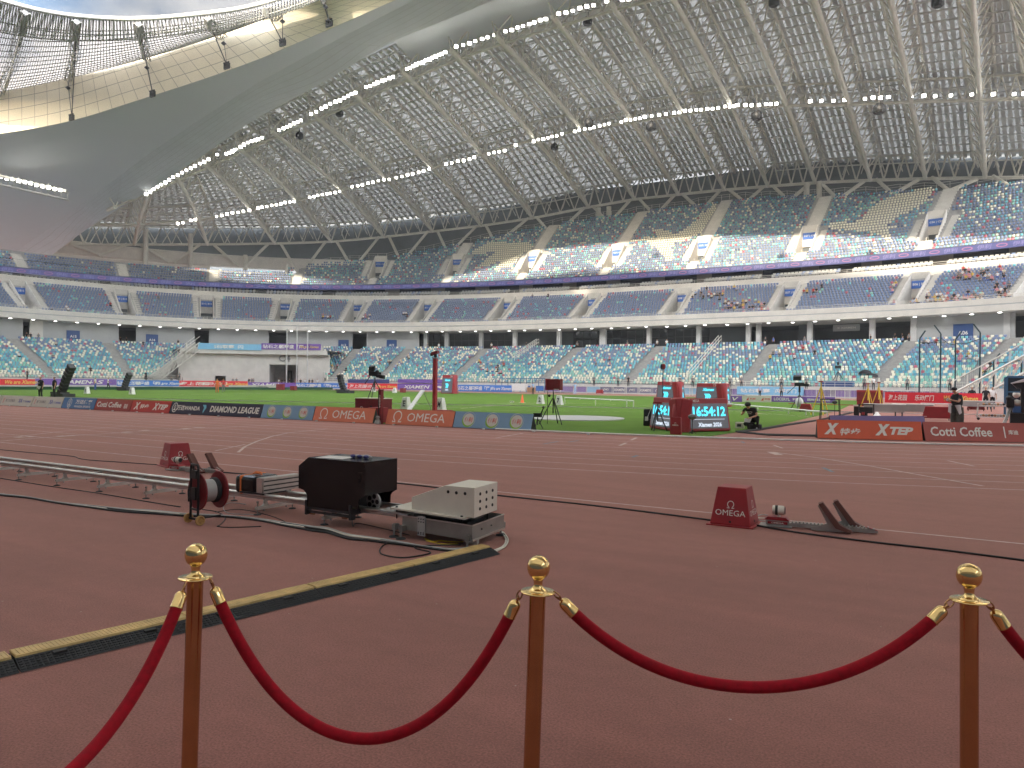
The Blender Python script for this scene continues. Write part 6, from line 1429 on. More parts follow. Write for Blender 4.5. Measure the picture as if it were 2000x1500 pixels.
fboard(1424,773,1449,785,64,'banner_violet','short violet board at the left end of the white board',[('V',.0,.5,.6,'lettering',.2)],None); fboard(1450,773,1506,785,64,'board_cream','white board with two small red emblems between violet and blue boards',[('◢',-.32,.09,.5,'ink_red',0),('资生堂药',-.13,.2,.3,'ink_red',0),('◢',.2,.09,.5,'ink_red',0),('资生堂药',.38,.2,.3,'ink_red',0)],None)
fboard(1673,766,1724,784,68,'omega_red_dark','dark red covered frame left of the long red banner',[]); 
fboard(1728,767,1918,788,62,'banner_red','long red banner with white characters and gold script at right',[('海上花园',-.36,.2,.55,'lettering',.1),('乐动厦门',-.08,.2,.55,'lettering',.1),('We are Xiamen',.29,.34,.5,'gold_text',.3)],None)
fboard(484,752.3,540,757,86,'board_cream','low pale board lying before the far violet banner',[('TIMING',0,.4,.4,'ink_grey',0)],None); fboard(447,752.5,483,757,86,'board_cream','low pale green board before the far red banner',[],None)
def redbox(x0,y0,x1,y1,Y,label):
    a_,b_=onY(x0,y1,Y),onY(x1,y1,Y); zt_=onY(x0,y0,Y)[2]; mb=MB(); mb.box(((a_[0]+b_[0])/2,Y+.3,zt_/2),(b_[0]-a_[0],.6,zt_)); obj1('red_equipment_box',mb,'red_case',label,'box',bevel=.02)
redbox(539,750,551,759,85,'dark red box before the far violet banner'); redbox(566,754,575,760,85,'small red box before the far banners, right of the violet one'); redbox(781,758,788,764,85,'small dark red box right of the red far banner'); redbox(335,750,342,757,95,'small dark red box before the far blue banner')
t=clock((onY(886,766,84)[0],84),0,(onY(858,766,84)[0],84.3),(onY(891,766,84)[0],84.6),2.6,'distant grey and red clock display right of the red mast',False,'red clock displays')
b=G(388,757); mb=MB(); mb.ball((b[0],b[1],.4),.9,10,sc=(1.6,1,.7)); obj1('covered_equipment',mb,'green_dark','dark green covered equipment before the far red banner','cover')
# shelter, camera rig and mascot-free kit at the right edge
b=G(1968,812); t=thing('blue_shelter','blue framed shelter cut by the right picture edge','shelter',(b[0],52,0)); mb=MB(); xx=onY(1966,780,52)[0]; zt_=onY(1966,736,52)[2]
for x_,y_ in ((xx,52),(xx,53.5)): mb.bar((x_,y_,0),(x_,y_,zt_),.12)
mb.bar((xx,52,zt_),(xx+4,52,zt_),.12); mb.bar((xx,52,zt_*.62),(xx+4,52,zt_*.62),.08); mb.build('frame','tube_blue',t); mb=MB(); mb.box((xx+2,53.4,zt_*.5),(4,.05,zt_)); mb.build('rear_panel','glass_dark',t)
for k in range(3): mb=MB(); mb.ball((xx+.5+k*.55,52.4,zt_*.55),.2,10); mb.build('cushion','board_cream' if k!=1 else 'grey_panel',t)
b=np.array(G(1986,832)); t=thing('camera_rig','black television camera rig with a white hood at the right edge','camera',b); mb=MB(); mb.tube([b+np.array([-.55,-.3,0]),b+np.array([-.25,0,.85])],.035,6); mb.tube([b+np.array([-.48,-.3,0]),b+np.array([-.18,0,.85])],.03,6); mb.build('tripod_leg','steel_grey',t)
mb=MB(); mb.box(tuple(b+np.array([.1,.1,.28])),(.7,.5,.56)); mb.build('transport_case','black',t,bevel=.02); mb=MB(); mb.obox(b+np.array([-.25,0,1.0]),(.14,0,0),(0,.2,0),(0,0,.2)); mb.ball(tuple(b+np.array([-.3,-.1,1.2])),.13,10); mb.obox(b+np.array([.3,.2,1.2]),(.16,0,0),(0,.2,0),(0,0,.6)); mb.build('camera','black',t)
mb=MB(); mb.prism([(-.3,0),(.4,.12),(.4,.3),(-.32,.03)],b+np.array([.1,0,1.85]),UX,UP,(0,.5,0)); mb.build('hood','bib_white',t); mb=MB(); mb.prism([(-.28,0),(.4,.12),(.4,-.25),(-.1,-.2)],b+np.array([.1,.02,1.84]),UX,UP,(0,.45,0)); mb.build('hood_shade','black',t)
mb=MB(); mb.box(tuple(b+np.array([.02,.15,.72])),(.34,.3,.28)); mb.build('chair_seat','seat_blue',t,bevel=.03); mb=MB(); mb.ball(tuple(b+np.array([0,.15,1.0])),.2,10,sc=(1,.7,.8)); mb.build('cushion','board_cream',t)
# ================================================================ camera rail system
RX0,RX1=-24.,-5.0; YF,YR=6.37,6.72; RZ=.222
t=thing('rail_track','aluminium double camera rail on adjustable cross supports running along the track','camera rail',(-9,6.5,0))
for Y in (YF,YR):
    mb=MB(); mb.tube([(RX0,Y,RZ),(RX1,Y,RZ)],.026,12); mb.bar((RX0,Y,RZ-.035),(RX1,Y,RZ-.035),.022,.03); mb.build('rail','aluminium',t)
for X in np.arange(-11.78-1.12*9,-4.9,1.12):
    if abs(X+5.0)<.3: continue
    mb=MB(); mb.obox((X,6.53,.08),(.024,0,0),(0,.30,0),(0,0,.017)); mb.obox((X,6.53,.1),(.014,0,0),(0,.295,0),(0,0,.004),1)
    for Y in (YF,YR): mb.prism([(-.05,.1),(.05,.1),(.018,.13),(.018,.195),(-.018,.195),(-.018,.13)],(X-.02,Y,0),(0,1,0),UP,(.04,0,0),1)
    s_=mb.build('cross_support',['aluminium','steel_grey'],t)
    for Y in (6.25,6.81):
        f=MB(); f.tube([(X,Y,.01),(X,Y,.15)],.008,6); f.lathe([(.048,.0),(.045,.008),(.012,.016)],14,(X,Y,0.002),mi=1); f.lathe([(.014,0),(.014,.02)],8,(X,Y,.15)); f.lathe([(.016,0),(.004,.03)],6,(X,Y+(.1 if Y<6.5 else -.1),.04)); o=f.build('levelling_foot',['steel_dull','rubber']); o.parent=s_; o.location=-np.array(t.location)
for X in np.arange(-23,-5.5,1.12): mb=MB(); mb.obox((X+.4,6.545,RZ-.03),(.03,0,0),(0,.17,0),(0,0,.012)); mb.build('rail_tie','steel_grey',t)
# sled with black bag
t=thing('rail_sled','slotted aluminium stop block on the camera rail','rail stop',(-7.45,6.5,.2)); mb=MB(); xa,xb=-7.62,-7.28
ends=[onY(497,985,6.42),onY(544,975,7.0)]
mb.obox((-7.35,6.62,.345),(.05,0,0),(0,.30,0),(0,0,.095)); 
mb.obox((-7.295,6.62,.345),(.004,0,0),(0,.29,0),(0,0,.09),0)
for z in (.29,.345,.40): mb.obox((-7.289,6.62,z),(.003,0,0),(0,.285,0),(0,0,.008),1)
mb.obox((-7.35,6.32,.345),(.05,0,0),(0,.004,0),(0,0,.095),0); mb.build('slotted_block',['aluminium','dark_metal'],t); mb=MB(); mb.obox((-7.5,6.55,.247),(.2,0,0),(0,.24,0),(0,0,.012)); mb.build('carriage_plate','dark_metal',t)
t=thing('padded_bag','black plastic wrapped pad with an orange strap on the camera rail','pad',(-7.6,6.5,.25)); mb=MB(); mb.obox((-7.62,6.52,.335),(.2,0,0),(0,.2,0),(0,0,.115)); mb.build('pad','black_gloss',t,bevel=.05)
mb=MB(); mb.obox((-7.7,6.52,.335),(.025,0,0),(0,.206,0),(0,0,.121)); mb.build('strap','orange_strap',t,bevel=.05); mb=MB()
for k in range(6): mb.ball((-7.6+random.uniform(-.06,.06),6.5+random.uniform(-.04,.04),.475),.022,8,sc=(1.8,1,.8))
mb.tube([(-7.62,6.45,.47),(-7.5,6.4,.49),(-7.42,6.42,.475)],.01,5); mb.build('ratchet','orange_strap',t)
# black dolly housing
t=thing('camera_dolly','black boxed camera dolly sitting on the rail','camera dolly',(-6.05,6.5,.1)); mb=MB(); Y0,Y1=6.2,6.74
prof=[(-6.55,.66),(-6.40,.765),(-5.53,.765),(-5.53,.4),(-5.56,.385),(-5.6,.36),(-5.62,.33),(-5.625,.24),(-5.74,.24),(-5.74,.20),(-6.41,.2),(-6.41,.32),(-6.43,.355),(-6.47,.385),(-6.55,.40)]
mb.prism(prof,(0,Y0,0),UX,UP,(0,.012,0)); mb.prism(prof,(0,Y1,0),UX,UP,(0,.012,0)); mb.obox((-5.536,6.476,.58),(.006,0,0),(0,.262,0),(0,0,.184)); mb.obox((-6.47,6.476,.712),(.074,0,.052),(0,.262,0),(-.003,0,.004)); mb.obox((-6.544,6.476,.53),(.006,0,0),(0,.262,0),(0,0,.13)); mb.obox((-5.965,6.476,.759),(.43,0,0),(0,.262,0),(0,0,.006)); mb.build('housing','black_gloss',t)
mb=MB(); mb.obox((-6.08,6.47,.3),(.3,0,0),(0,.2,0),(0,0,.08)); mb.build('inner_frame','black',t)
mb=MB(); 
for z in (.175,.135): mb.bar((-6.42,6.21,z+.01),(-5.75,6.21,z+.01),.02,.03)
mb.obox((-6.42,6.23,.19),(.014,0,0),(0,.04,0),(0,0,.085)); mb.obox((-5.74,6.23,.19),(.014,0,0),(0,.04,0),(0,0,.085)); mb.bar((-5.74,6.23,.18),(-5.74,6.74,.22),.03,.06); mb.build('lower_bars','dark_metal',t)
for X in (-6.36,-5.86): mb=MB(); mb.lathe([(.02,-.03),(.02,.03)],10,(X,6.24,.122),(1,0,0)); mb.build('brass_roller','gold_tube',t)
mb=MB(); wc=np.array([-5.6,6.43,.3]); mb.lathe([(.1,-.012),(.105,0),(.1,.012)],22,wc,(0,1,0)); wh=mb.build('pulley_wheel','zinc_mat',t); mb=MB()
for k in range(5): mb.lathe([(.027,0),(.027,.003)],12,wc+np.array([.06*cos(k*1.257),-.016,.06*sin(k*1.257)]),(0,1,0))
mb.lathe([(.02,0),(.02,.006)],10,wc+np.array([0,-.018,0]),(0,1,0)); o=mb.build('wheel_holes','black'); o.parent=wh; o.location=-np.array(t.location)
mb=MB(); mb.obox((-6.16,6.4,.7665),(.19,.02,0),(-.02,.13,0),(0,0,.0012)); p_=setp(centre(mb.build('paper_sheet','white_paint')),'white paper sheet lying on top of the black dolly','paper')
mb=MB()
for k in range(5): mb.ball((-5.98+.05*k,6.5+.02*(k%2),.785),.03,8,sc=(1.4,1,.7),mi=k%2)
mb.tube([(-5.9,6.5,.79),(-5.78,6.52,.80),(-5.7,6.5,.785)],.012,6,1); setp(centre(mb.build('glove',['banner_navy','zinc_mat'])),'crumpled dark gloves and clips on top of the black dolly','gloves')
# white motor box with plate and lower box
zp=.30; c4=[G(762,991,zp),G(907,1012,zp),G(966,992,zp)]; 
X0,X1=-5.33,-4.32; t=thing('winch_unit','pale winch box with vent holes on a white plate at the end of the rail','winch unit',(-4.8,6.6,0))
a_,b_,d_=[np.array(q) for q in c4]; bk=a_+(d_-b_); mb=MB(); lo=np.array([0,0,-.018]); mb.add([a_,b_,d_,bk,a_+lo,b_+lo,d_+lo,bk+lo],[(0,1,2,3),(7,6,5,4),(0,4,5,1),(1,5,6,2),(2,6,7,3),(3,7,4,0)]); mb.build('base_plate','cream_box',t)
ux=nv(b_-a_); uy=nv(d_-b_); W=np.linalg.norm(b_-a_); Dp=np.linalg.norm(d_-b_); print('plate',a_,b_,d_,W,Dp)
def pl(x,y,z=0): return a_+ux*x+uy*y+UP*z
# wedge housing
def hitplane(px,py,o_,n_): r=ray(px,py); k=np.dot(o_-EYE,n_)/np.dot(r,n_); return EYE+r*k
nf_=np.cross(ux,UP); of=pl(0,.06)
poly=[hitplane(*q,of,nf_) for q in ((804,989),(926,1006.5),(927,953),(870,948),(804,971))]
back=uy*(Dp-.16)
for q in poly[:2]: q[2]=zp
mb=MB(); n_=5; vs=poly+[q+back for q in poly]; mb.add(vs,[tuple(range(5)),tuple(range(9,4,-1))]+[(i,i+5,(i+1)%5+5,(i+1)%5) for i in range(5)]); hb=mb.build('housing','cream_box',t,bevel=.004)
mb=MB()
for px,py in ((875.5,960.5),(891.5,962.5),(908.5,964)): c=hitplane(px,py,of,nf_); mb.lathe([(.017,0),(.017,.004)],14,c+nf_*.0,nf_)
er=poly[1]+ux*.0; 
for iy,fy in enumerate((.23,.5,.77)):
    for fz in (.25,.5,.75): mb.lathe([(.017,0),(.017,.004)],12,poly[1]+back*fy+(poly[2]-poly[1])*fz*1.0,ux)
mb.build('vent_holes','black',t)
for x,y in ((.06,.05),(W-.06,.04),(W-.07,Dp-.05),(.3,Dp-.05)):
    mb=MB(); mb.lathe([(.014,0),(.012,.012)],10,pl(x,y)); mb.tube([pl(x,y,-.12),pl(x,y,-.015)],.007,6); mb.build('standoff_bolt','black',t)
# lower tray
l0=hitplane(783,1034,pl(0,.03),nf_); zt_=.235; zb_=.085
def q3(x,y,z): v=pl(x,y); return np.array([v[0],v[1],z])
mb=MB(); xL,xR=.18,W+.10; yF,yB=.0,Dp+.05
for (xa_,ya_,xb_,yb_) in ((xL,yF,xR,yF),(xR,yF,xR,yB),(xR,yB,xL,yB),(xL,yB,xL,yF)):
    mb.sheet([[q3(xa_,ya_,zt_),q3(xb_,yb_,zt_)],[q3(xa_,ya_,zb_),q3(xb_,yb_,zb_)]][::-1])
mb.sheet([[q3(xL,yF,zb_),q3(xR,yF,zb_)],[q3(xL,yB,zb_),q3(xR,yB,zb_)]]); mb.build('lower_tray','steel_dull',t); mb=MB()
mb.bar(q3(xL,yF,zt_),q3(xR,yF,zt_),.012,.01); mb.bar(q3(xR,yF,zt_),q3(xR,yB,zt_),.012,.01); mb.bar(q3(xR,yF-.005,zb_),q3(xR,yB,zb_),.02,.02); mb.build('tray_lip','aluminium',t)
mb=MB(); mb.obox(q3((xL+xR)/2,(yF+yB)/2,.17),ux*.3,uy*.2,UP*.05); mb.build('motor','dark_metal',t)
mb=MB(); mb.obox(q3(.46,-.012,.155),ux*.05,uy*.008,UP*.1); mb.build('side_plate','zinc_mat',t); mb=MB()
for sx in (-.033,0,.033): 
    for z in (.23,.2,.09,.075): mb.lathe([(.006,0),(.006,.006)],8,q3(.46+sx,-.021,z),-uy)
mb.lathe([(.008,0),(.008,.008)],8,q3(xR+.002,.2,.17),ux); mb.lathe([(.008,0),(.008,.008)],8,q3(xR+.002,.42,.17),ux); mb.build('screws','rubber',t)
mb=MB(); mb.obox(q3(.02,.2,.24),ux*.2,uy*.17,UP*.012); mb.build('rail_adapter','zinc_mat',t)
for x,y in ((.1,-.05),(.22,-.08),(W+.05,-.02),(W+.06,Dp+.05)):
    mb=MB(); mb.tube([q3(x,y,.01),q3(x,y,.15)],.012,8); mb.lathe([(.055,0),(.05,.012),(.015,.022)],14,q3(x,y,.003),mi=1); mb.obox(q3(x,y+.03,.11),ux*.025,uy*.04,UP*.03); mb.build('levelling_foot',['steel_dull','rubber'],t)
# emergency stop box
b=G(924,1062); mb=MB(); mb.box(tuple(b+UP*.04),(.11,.08,.08),0,.4); mb.lathe([(.018,0),(.03,.012),(.03,.03),(.02,.036)],14,b+UP*.08,mi=1); obj1('stop_button_box',mb,['cream_box','omega_red'],'small pale box with red stop button by the cable ramp end','switch box',bevel=.004)
# cable reel
rc=np.array([-7.42,5.52,.37]); axv=nv((.16,.985,0)); t=thing('cable_reel','red flanged cable reel on a black two wheeled trolley','cable reel',(rc[0],rc[1],0)); sd_=np.cross(axv,UP)
for off,mrk in ((-.02,'flange'),(.235,'flange')):
    mb=MB(); mb.lathe([(.06,-.006),(.2,-.004),(.213,-.009),(.215,0),(.213,.009),(.2,.006),(.06,.006)],36,rc+axv*off,axv); mb.build('flange','omega_red_dark' if off<0 else 'red_case',t)
mb=MB(); mb.lathe([(.128,-.015),(.13,.07),(.128,.15)],30,rc+axv*.02,axv,mi=0); mb.lathe([(.138,.15),(.14,.2)],30,rc,axv,mi=1); mb.build('drum',['zinc_mat','black'],t)
mb=MB()
for k in range(3): mb.lathe([(.139,-.006),(.146,0),(.139,.006)],28,rc+axv*(.16+.018*k),axv)
mb.build('wound_cable','rubber',t)
mb=MB(); fo=rc-axv*.06
for sg in (-.085,.085):
    p_=fo+sd_*sg; mb.tube([p_*np.array([1,1,0])+UP*.05,p_+UP*.12,p_+UP*.27],.014,8)
mb.tube([fo+sd_*-.085+UP*.27,fo+sd_*-.07+UP*.31,fo+sd_*.07+UP*.31,fo+sd_*.085+UP*.27],.014,8); mb.tube([fo+sd_*-.085+UP*.16,fo+sd_*.085+UP*.16],.012,6); mb.tube([fo+sd_*-.085-UP*.2,fo+sd_*.085-UP*.2],.012,6); mb.tube([fo*np.array([1,1,0])+UP*.06+sd_*-.11,fo*np.array([1,1,0])+UP*.06+sd_*.11],.014,6)
mb.obox(fo+UP*.2,sd_*.06,axv*.02,UP*.045); mb.obox(fo-UP*.02,sd_*.05,axv*.02,UP*.07); mb.tube([fo-UP*.31,fo-UP*.31+axv*.32],.012,6); mb.build('trolley_frame','black',t)
mb=MB(); mb.tube([fo+sd_*-.07+UP*.12,fo+sd_*-.14+UP*.0,fo+sd_*-.13-UP*.12,fo+sd_*-.08-UP*.05],.012,6); mb.tube([fo+sd_*-.03+UP*.3,fo+sd_*.0+UP*.16,fo+sd_*.05+UP*.24],.01,6); mb.build('loose_plug_lead','rubber',t)
for sg in (-.135,.135):
    w0=fo*np.array([1,1,0])+UP*.058+sd_*sg; mb=MB(); mb.lathe([(.05,-.014),(.056,-.008),(.056,.008),(.05,.014),(.038,.01),(.038,-.01)],20,w0,sd_)
    for k in range(5): mb.bar(w0,w0+(axv*cos(k*1.257)+UP*sin(k*1.257))*.045,.012,.01)
    mb.build('wheel','wheel_gold',t)
# starting block speaker boxes
def omegabox(c,rz,h,label,wf=.47,wt=.33):
    t=thing('starter_box',label,'speaker box',(c[0],c[1],0),'red OMEGA boxes behind the starting blocks',rz); mb=MB()
    b_=[(-wf/2,-wf/2),(wf/2,-wf/2),(wf/2,wf/2),(-wf/2,wf/2)]; k=wt/wf
    vs=[(x,y,.015) for x,y in b_]+[(x*k,y*k,h) for x,y in b_]; mb.add(vs,[(3,2,1,0),(4,5,6,7),(0,1,5,4),(1,2,6,5),(2,3,7,6),(3,0,4,7)]); mb.build('housing','omega_red',t,world=False,bevel=.008)
    mb=MB(); mb.box((0,0,.008),(wf+.07,wf+.07,.014)); mb.build('base_flange','omega_red',t,world=False,bevel=.003)
    for ax_ in (0,1):
        u=(UX,np.array([0,1.,0]))[ax_]; out=(np.array([0,-1.,0]),UX)[ax_]; v=nv(UP*h-out*(wf-wt)/2); cm=out*(wf/2)+UP*.015
        P_=lambda f: cm+v*f*h
        mb=MB(); addtext(mb,'OMEGA',P_(.32),u,wf*.74,wf*.14,v,bold=.0); omega(mb,P_(.53),u,v,wf*.18); mb.build('lettering','lettering',t,world=False)
        mb=MB(); mb.lathe([(.014,-.003),(.014,.003)],12,P_(.09),np.cross(u,v)); mb.build('cable_hole','black',t,world=False)
    return t
omegabox((-2.215,9.02),.01,.45,'red OMEGA starter box at right behind the near starting block')
omegabox((-12.72,8.95),-.02,.44,'red OMEGA starter box at left beyond the camera rail') .rotation_euler=(0,0,-.27)
# starting blocks
def startblock(o_,ang,label,flip=1):
    t=thing('starting_block',label,'starting block',(o_[0],o_[1],0),'starting blocks on the track',ang); mb=MB()
    mb.box((.62,0,.035),(1.0,.06,.045)); 
    for k in range(22): mb.prism([(0,0),(.022,0),(.018,.018),(.006,.018)],(.2+k*.04,-.03,.057),UX,UP,(0,.06,0))
    mb.prism([(1.04,.03),(1.15,.012),(1.15,.035),(1.04,.07)],(0,-.03,0),UX,UP,(0,.06,0)); mb.build('centre_rail','steel_grey',t,world=False); mb=MB(); mb.prism([(1.03,.072),(1.15,.037),(1.15,.042),(1.03,.078)],(0,-.028,0),UX,UP,(0,.056,0)); mb.build('rail_tip','omega_red',t,world=False)
    mb=MB(); mb.box((.07,0,.012),(.36,.2,.014)); mb.box((.09,0,.05),(.26,.12,.06)); mb.build('head_unit','steel_grey',t,world=False,bevel=.004); mb=MB(); mb.prism([(-.06,.08),(.22,.08),(.18,.115),(-.02,.115)],(0,-.07,0),UX,UP,(0,.14,0)); mb.box((.09,-.062,.05),(.22,.004,.03)); mb.build('head_cover','omega_red',t,world=False)
    text(t,'OMEGA',(.09,-.065,.05),UX,.14,.018,off=.002).location=t.location
    mb=MB(); mb.lathe([(.05,-.07),(.055,-.06),(.055,.05),(.048,.06)],18,(.1,0,.19),(1,0,0)); mb.tube([(.1,0,.1),(.1,0,.16)],.02,8); sp_=mb.build('speaker','cream_box',t,world=False); mb=MB(); mb.lathe([(.0565,-.02),(.0565,.01)],18,(.08,0,.19),(1,0,0)); mb.lathe([(.04,0),(.042,.008)],14,(.165,0,.19),(1,0,0)); o=mb.build('speaker_band','black'); o.parent=sp_
    for (x,y,sgn) in ((.62,-.13,1),(.78,.13,1)):
        mb=MB(); mb.prism([(-.16,.01),(.24,.01),(.24,.05),(.05,.14),(-.04,.3),(-.1,.3),(-.0,.1),(-.1,.06),(-.17,.05)],(x,y-.006,0),UX,UP,(0,.012,0)); mb.box((x+.03,y*.55,.02),(.38,abs(y)*.9,.012)); pd=mb.build('foot_bracket','steel_grey',t,world=False)
        mb=MB(); mb.prism([(-.09,.32),(-.045,.34),(.135,.1),(.26,.035),(.24,.01),(.09,.06)],(x,y-.06,0),UX,UP,(0,.12,0)); o=mb.build('foot_pad','wood_pad'); o.parent=pd
    return t
mm('wood_pad',(.14,.06,.05),.85,var=.1,sc=30)
startblock((-1.83,9.12),.14,'grey starting block with two maroon foot pads beside the right starter box'); startblock((-12.16,8.5),.09,'grey starting block with two maroon foot pads beside the left starter box')
# ================================================================ cables on the ground
def cable(pts,r,m,label,z=None,wob=.0,group=None,name='cable',n=5):
    ps=[G(x,y,r) for x,y in pts]; ps=[np.array(p) for p in ps]; q=catm(ps,n) if len(ps)>2 else ps
    q=[p+np.array([random.uniform(-wob,wob),random.uniform(-wob,wob),0]) for p in q]; mb=MB(); mb.tube(q,r,6); o=mb.build(name,m); centre(o); return setp(o,label,'cable',group)
cable([(-40,875),(0,878),(60,884),(140,891),(170,898),(300,907),(340,911)],.008,'black','thin black cable running to the left starter box',wob=.01)
cable([(420,921),(560,932),(760,942),(960,966),(1140,985),(1290,1003),(1390,1016)],.011,'rubber','dark cable crossing behind the winch to the right starter box')
cable([(1478,1026),(1560,1040),(1700,1058),(1850,1075),(2060,1102)],.011,'black','black cable running right from the starter box')
cable([(-40,928),(0,934),(100,950),(190,963),(290,980),(352,990)],.007,'black','thin black cable beside the rail feet')
B0=[(-60,957),(0,965),(50,970),(110,980),(170,987),(240,995),(300,999),(360,1004),(430,1006),(500,1012),(560,1022),(610,1030),(640,1034),(680,1046),(730,1052),(790,1060),(830,1066),(880,1071),(915,1069)]
for i,(dy,m_,r_) in enumerate(((0,'zinc_mat',.014),(3,'black',.013),(5.5,'rubber',.012),(2,'cream_box',.011))):
    cable([(x,y+dy*(.35+.65*(x/900))+2.2*sin(x/60.+i*1.9)*(.3+.7*max(0,x)/900)) for x,y in B0],r_,m_,['grey hose like cable running across the track to the winch','black cable lying in the bundle towards the winch','dark rubber cable at the front of the bundle','pale cable woven through the bundle'][i],group='cables bundled across the track')
cable([(395,995),(425,1000),(440,1012),(430,1025),(425,1028),(450,1030),(510,1028)],.006,'black','thin looping black lead behind the cable reel'); cable([(480,985),(455,982),(440,985),(437,995),(450,1003),(500,1005)],.005,'zinc_mat','thin pale lead beside the rail support')
cable([(420,1000),(470,995),(530,1008),(560,1022),(520,1015)],.005,'black','thin dark lead right of the cable reel'); cable([(690,1010),(688,1020),(690,1028),(700,1022),(760,1035),(800,1045)],.005,'black','thin lead hanging from the dolly')
cable([(765,1056),(745,1068),(743,1080),(760,1086),(790,1089),(830,1083),(840,1078),(812,1071),(820,1066),(900,1064)],.007,'black','black cable loop lying in front of the winch')
cable([(830,1052),(845,1058),(860,1056),(880,1058),(905,1058)],.008,'yellow','yellow rope end beneath the winch'); cable([(832,1056),(860,1062),(895,1062)],.006,'yellow','second thin yellow rope beneath the winch')
for i,dx in enumerate((0,4)): cable([(970-dx,1033),(985-dx,1042),(992-dx,1055),(985-dx,1068),(968-dx*2,1077)],.009,'cream_box','white cable looping from the winch to the ramp, %s strand'%('outer','inner')[i])
cable([(1478,1012),(1500,1012),(1520,1018),(1500,1022),(1485,1020),(1485,1026),(1500,1028),(1512,1025)],.006,'cream_box','white coiled lead between the starter box and starting block'); cable([(1478,1008),(1490,1005),(1510,1010),(1500,1017),(1480,1016)],.006,'zinc_mat','grey coiled lead beside the starter box')
# ================================================================ cable ramp
R0=np.array([G(0,1325)[:2],G(395,1230)[:2],G(600,1178)[:2],G(820,1123)[:2],G(978,1082)[:2]]); 
F0=np.array([-6.3,-1.2]); F1=np.array(G(978,1082)[:2]); F1m=np.array(G(400,1229)[:2]); 
path=[np.array(G(x,y)[:2]) for x,y in ((-620,1480),(-300,1400),(0,1325),(395,1229),(590,1180),(820,1124),(978,1083))]
dl_=[0]
for a_,b_ in zip(path[:-1],path[1:]): dl_.append(dl_[-1]+np.linalg.norm(b_-a_))
def pp(s_): return np.array([np.interp(s_,dl_,[p[0] for p in path]),np.interp(s_,dl_,[p[1] for p in path])])
Lr=dl_[-1]; SEG=1.0; k=0; s_=Lr
names=['nearest the winch','second from the winch','third from the winch','fourth from the winch','fifth from the winch','sixth from the winch','at the left picture edge','beyond the left edge']
while s_>.3 and k<8:
    e1_,e0_=pp(s_-.004),pp(max(0,s_-SEG+.004)); a_=np.array([*e0_,0]); b_=np.array([*e1_,0]); u=nv(b_-a_); n_=np.cross(UP,u); w_=np.linalg.norm(b_-a_)
    yaw_=random.uniform(-.012,.012); wd_=.27
    t=thing('cable_ramp','black rubber cable ramp section with yellow lid, %s'%names[k],'cable ramp',(a_+b_)/2,'cable ramp sections in a row')
    hgt=.048
    mb=MB(); prof=[(0,.004),(.12,hgt),(.15,hgt),(.15,.004)]
    fr=[a_+n_*y+UP*z for y,z in prof]; mb.add(fr+[q+u*w_ for q in fr],[(0,1,2,3),(7,6,5,4),(0,4,5,1),(1,5,6,2),(2,6,7,3)])
    # raised ribs and drain notches
    for r_ in range(5):
        y=.02+.022*r_; z=.004+(hgt-.004)*y/.12
        for q in range(34): mb.obox(a_+u*(w_*(q+.5)/34)+n_*y+UP*(z+.003),u*.009,n_*.006,UP*.003)
    mb.build('side_ramp','rubber',t)
    for f_ in (.22,.74): mb=MB(); mb.obox(a_+u*w_*f_+n_*.095+UP*(hgt-.004),u*.035,n_*.02,UP*.006); mb.build('hand_slot','black',t)
    mb=MB(); mb.obox(a_+u*w_*.5+n_*.198+UP*(hgt+.008),u*(w_*.495),n_*.066,UP*.007)
    for q in range(44): mb.obox(a_+u*(w_*(q+.5)/44)+n_*.198+UP*(hgt+.0165),u*.004+n_*.002,n_*.056,UP*.0018)
    lid=mb.build('lid','ramp_yellow',t)
    mb=MB(); mb.add([a_+n_*.24+UP*hgt,a_+n_*.36+UP*.004,b_+n_*.36+UP*.004,b_+n_*.24+UP*hgt],[(0,1,2,3)]); mb.obox(a_+u*w_*.5+n_*.22+UP*.024,u*w_*.49,n_*.02,UP*.024); mb.build('rear_ramp','rubber',t)
    s_-=SEG; k+=1
# ================================================================ rope barrier
POST=[(P(383,1083,2.99),P(370,1500,2.99)),(P(1052,1108,2.81),P(1038,1500,2.81)),(P(1893,1124,2.77),P(1893,1500,2.77))]
lab=['brass stanchion with ball top, leftmost of three','brass stanchion with ball top, middle of three','brass stanchion with ball top, rightmost of three']
tops=[]
def stanchion(ball,low,label,tilt=True):
    d=nv(ball-low); z0=ball[2]; base=ball-d*(z0-.0)/d[2]; t=thing('stanchion',label,'stanchion',base,'brass rope stanchions')
    def on(z): return base+d*(z/d[2])
    mb=MB(); hb=z0
    prof=[(.0,.045),(.012,.0435),(.024,.038),(.034,.03),(.041,.018),(.0432,.004),(.0432,-.006),(.040,-.02),(.033,-.032),(.024,-.04),(.019,-.044),(.0195,-.048),(.017,-.055),(.0165,-.066),(.021,-.075),(.03,-.081),(.036,-.085),(.037,-.089)]
    mb.lathe(prof,40,ball,d); mb.build('ball_finial','gold',t)
    mb=MB(); c=ball-d*.092; mb.lathe([(.03,.003),(.064,.003),(.0665,0),(.064,-.003),(.03,-.003)],40,c,d); pl_=mb.build('hook_plate','gold',t)
    mb=MB(); mb.lathe([(.031,-.003),(.031,-(z0-.12)/d[2]+.03)],32,c,d); mb.build('tube','gold_tube',t)
    mb=MB(); mb.lathe([(.15,.0),(.155,.012),(.14,.024),(.06,.036),(.034,.06),(.0285,.09)],36,base); mb.build('base','gold',t)
    return c,d
for (a_,b_),l_ in zip(POST,lab): tops.append(stanchion(a_,b_,l_))
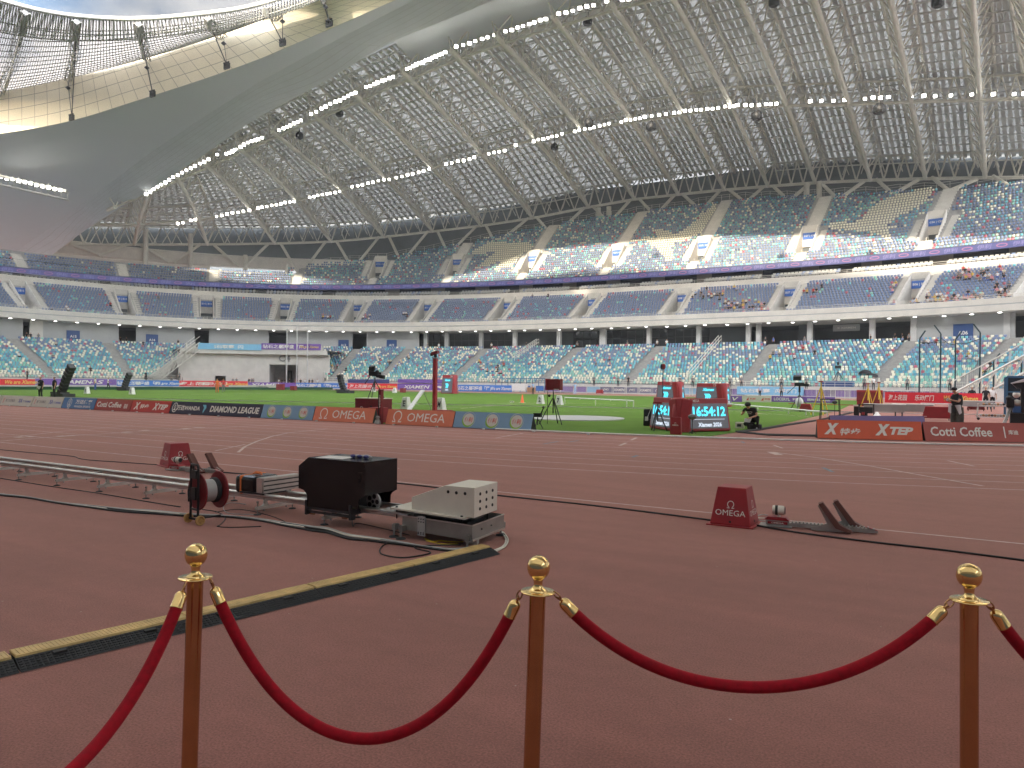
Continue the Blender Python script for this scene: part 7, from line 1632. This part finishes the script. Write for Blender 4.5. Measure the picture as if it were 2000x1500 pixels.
# two more posts out of frame carry the outer ropes
c0=tops[0][0]+np.array([.55,-1.45,0]); 
cR=tops[2][0]+np.array([1.35,.55,0])
def rope(p,q,sag,label,d0=None,power=1.0):
    p,q=np.array(p),np.array(q); t=thing('velvet_rope',label,'rope',(p+q)/2*np.array([1,1,0]),'red velvet ropes between the stanchions'); h=np.array([q[0]-p[0],q[1]-p[1],0]); hd=nv(h)
    a_=p+hd*.064-UP*.004; b_=q-hd*.064-UP*.004; N_=40; pts=[]
    for i in range(N_+1):
        f=i/N_; x=a_*(1-f)+b_*f; s2=(cosh(3.2*(2*f-1)*.5)-cosh(1.6))/(1-cosh(1.6)); pts.append(x-UP*sag*s2)
    L_=np.r_[0,np.cumsum([np.linalg.norm(y-x) for x,y in zip(pts[:-1],pts[1:])])]
    def at(s): return np.array([np.interp(s,L_,[k[j] for k in pts]) for j in range(3)])
    T=L_[-1]; mid_=[at(s) for s in np.linspace(.09,T-.09,60)]; mb=MB(); mb.tube(mid_,.0225,18); mb.build('rope','velvet',t)
    for s0,s1,sg in ((.035,.1,1),(T-.035,T-.1,-1)):
        A_,B_=at(s0),at(s1); d=nv(B_-A_); l_=np.linalg.norm(B_-A_); mb=MB(); mb.lathe([(.006,0),(.013,.003),(.019,.009),(.0225,.017),(.0236,.028),(.0236,l_),(.0246,l_+.002),(.0246,l_+.006),(.022,l_+.006)],28,A_,d); cap=mb.build('end_cap','gold',t)
        mb=MB(); k0=at(0.004 if sg>0 else T-.004); mb.tube([A_+d*.004,A_-d*.014],.006,8); cc=(k0+A_-d*.012)/2; rr_=np.linalg.norm(k0-A_)/2+.004; up=nv(k0-A_); sd2=nv(np.cross(up,(0.3,1,0.2)))
        mb.tube([cc+up*rr_*cos(w)+sd2*.011*sin(w) for w in np.linspace(0,2*pi,17)],.0032,7); mb.tube([A_-d*.012,A_-d*.02+sd2*.012],.003,6); o=mb.build('snap_hook','gold_tube'); o.parent=cap; o.location=-np.array(t.location)
rope(tops[0][0],tops[1][0],.60,'red velvet rope hanging between the left and middle stanchions'); rope(tops[1][0],tops[2][0],.34,'red velvet rope hanging between the middle and right stanchions')
rope(tops[0][0],c0,.45,'red velvet rope hanging down left of the leftmost stanchion'); rope(tops[2][0],cR,.45,'red velvet rope leaving the picture right of the rightmost stanchion')
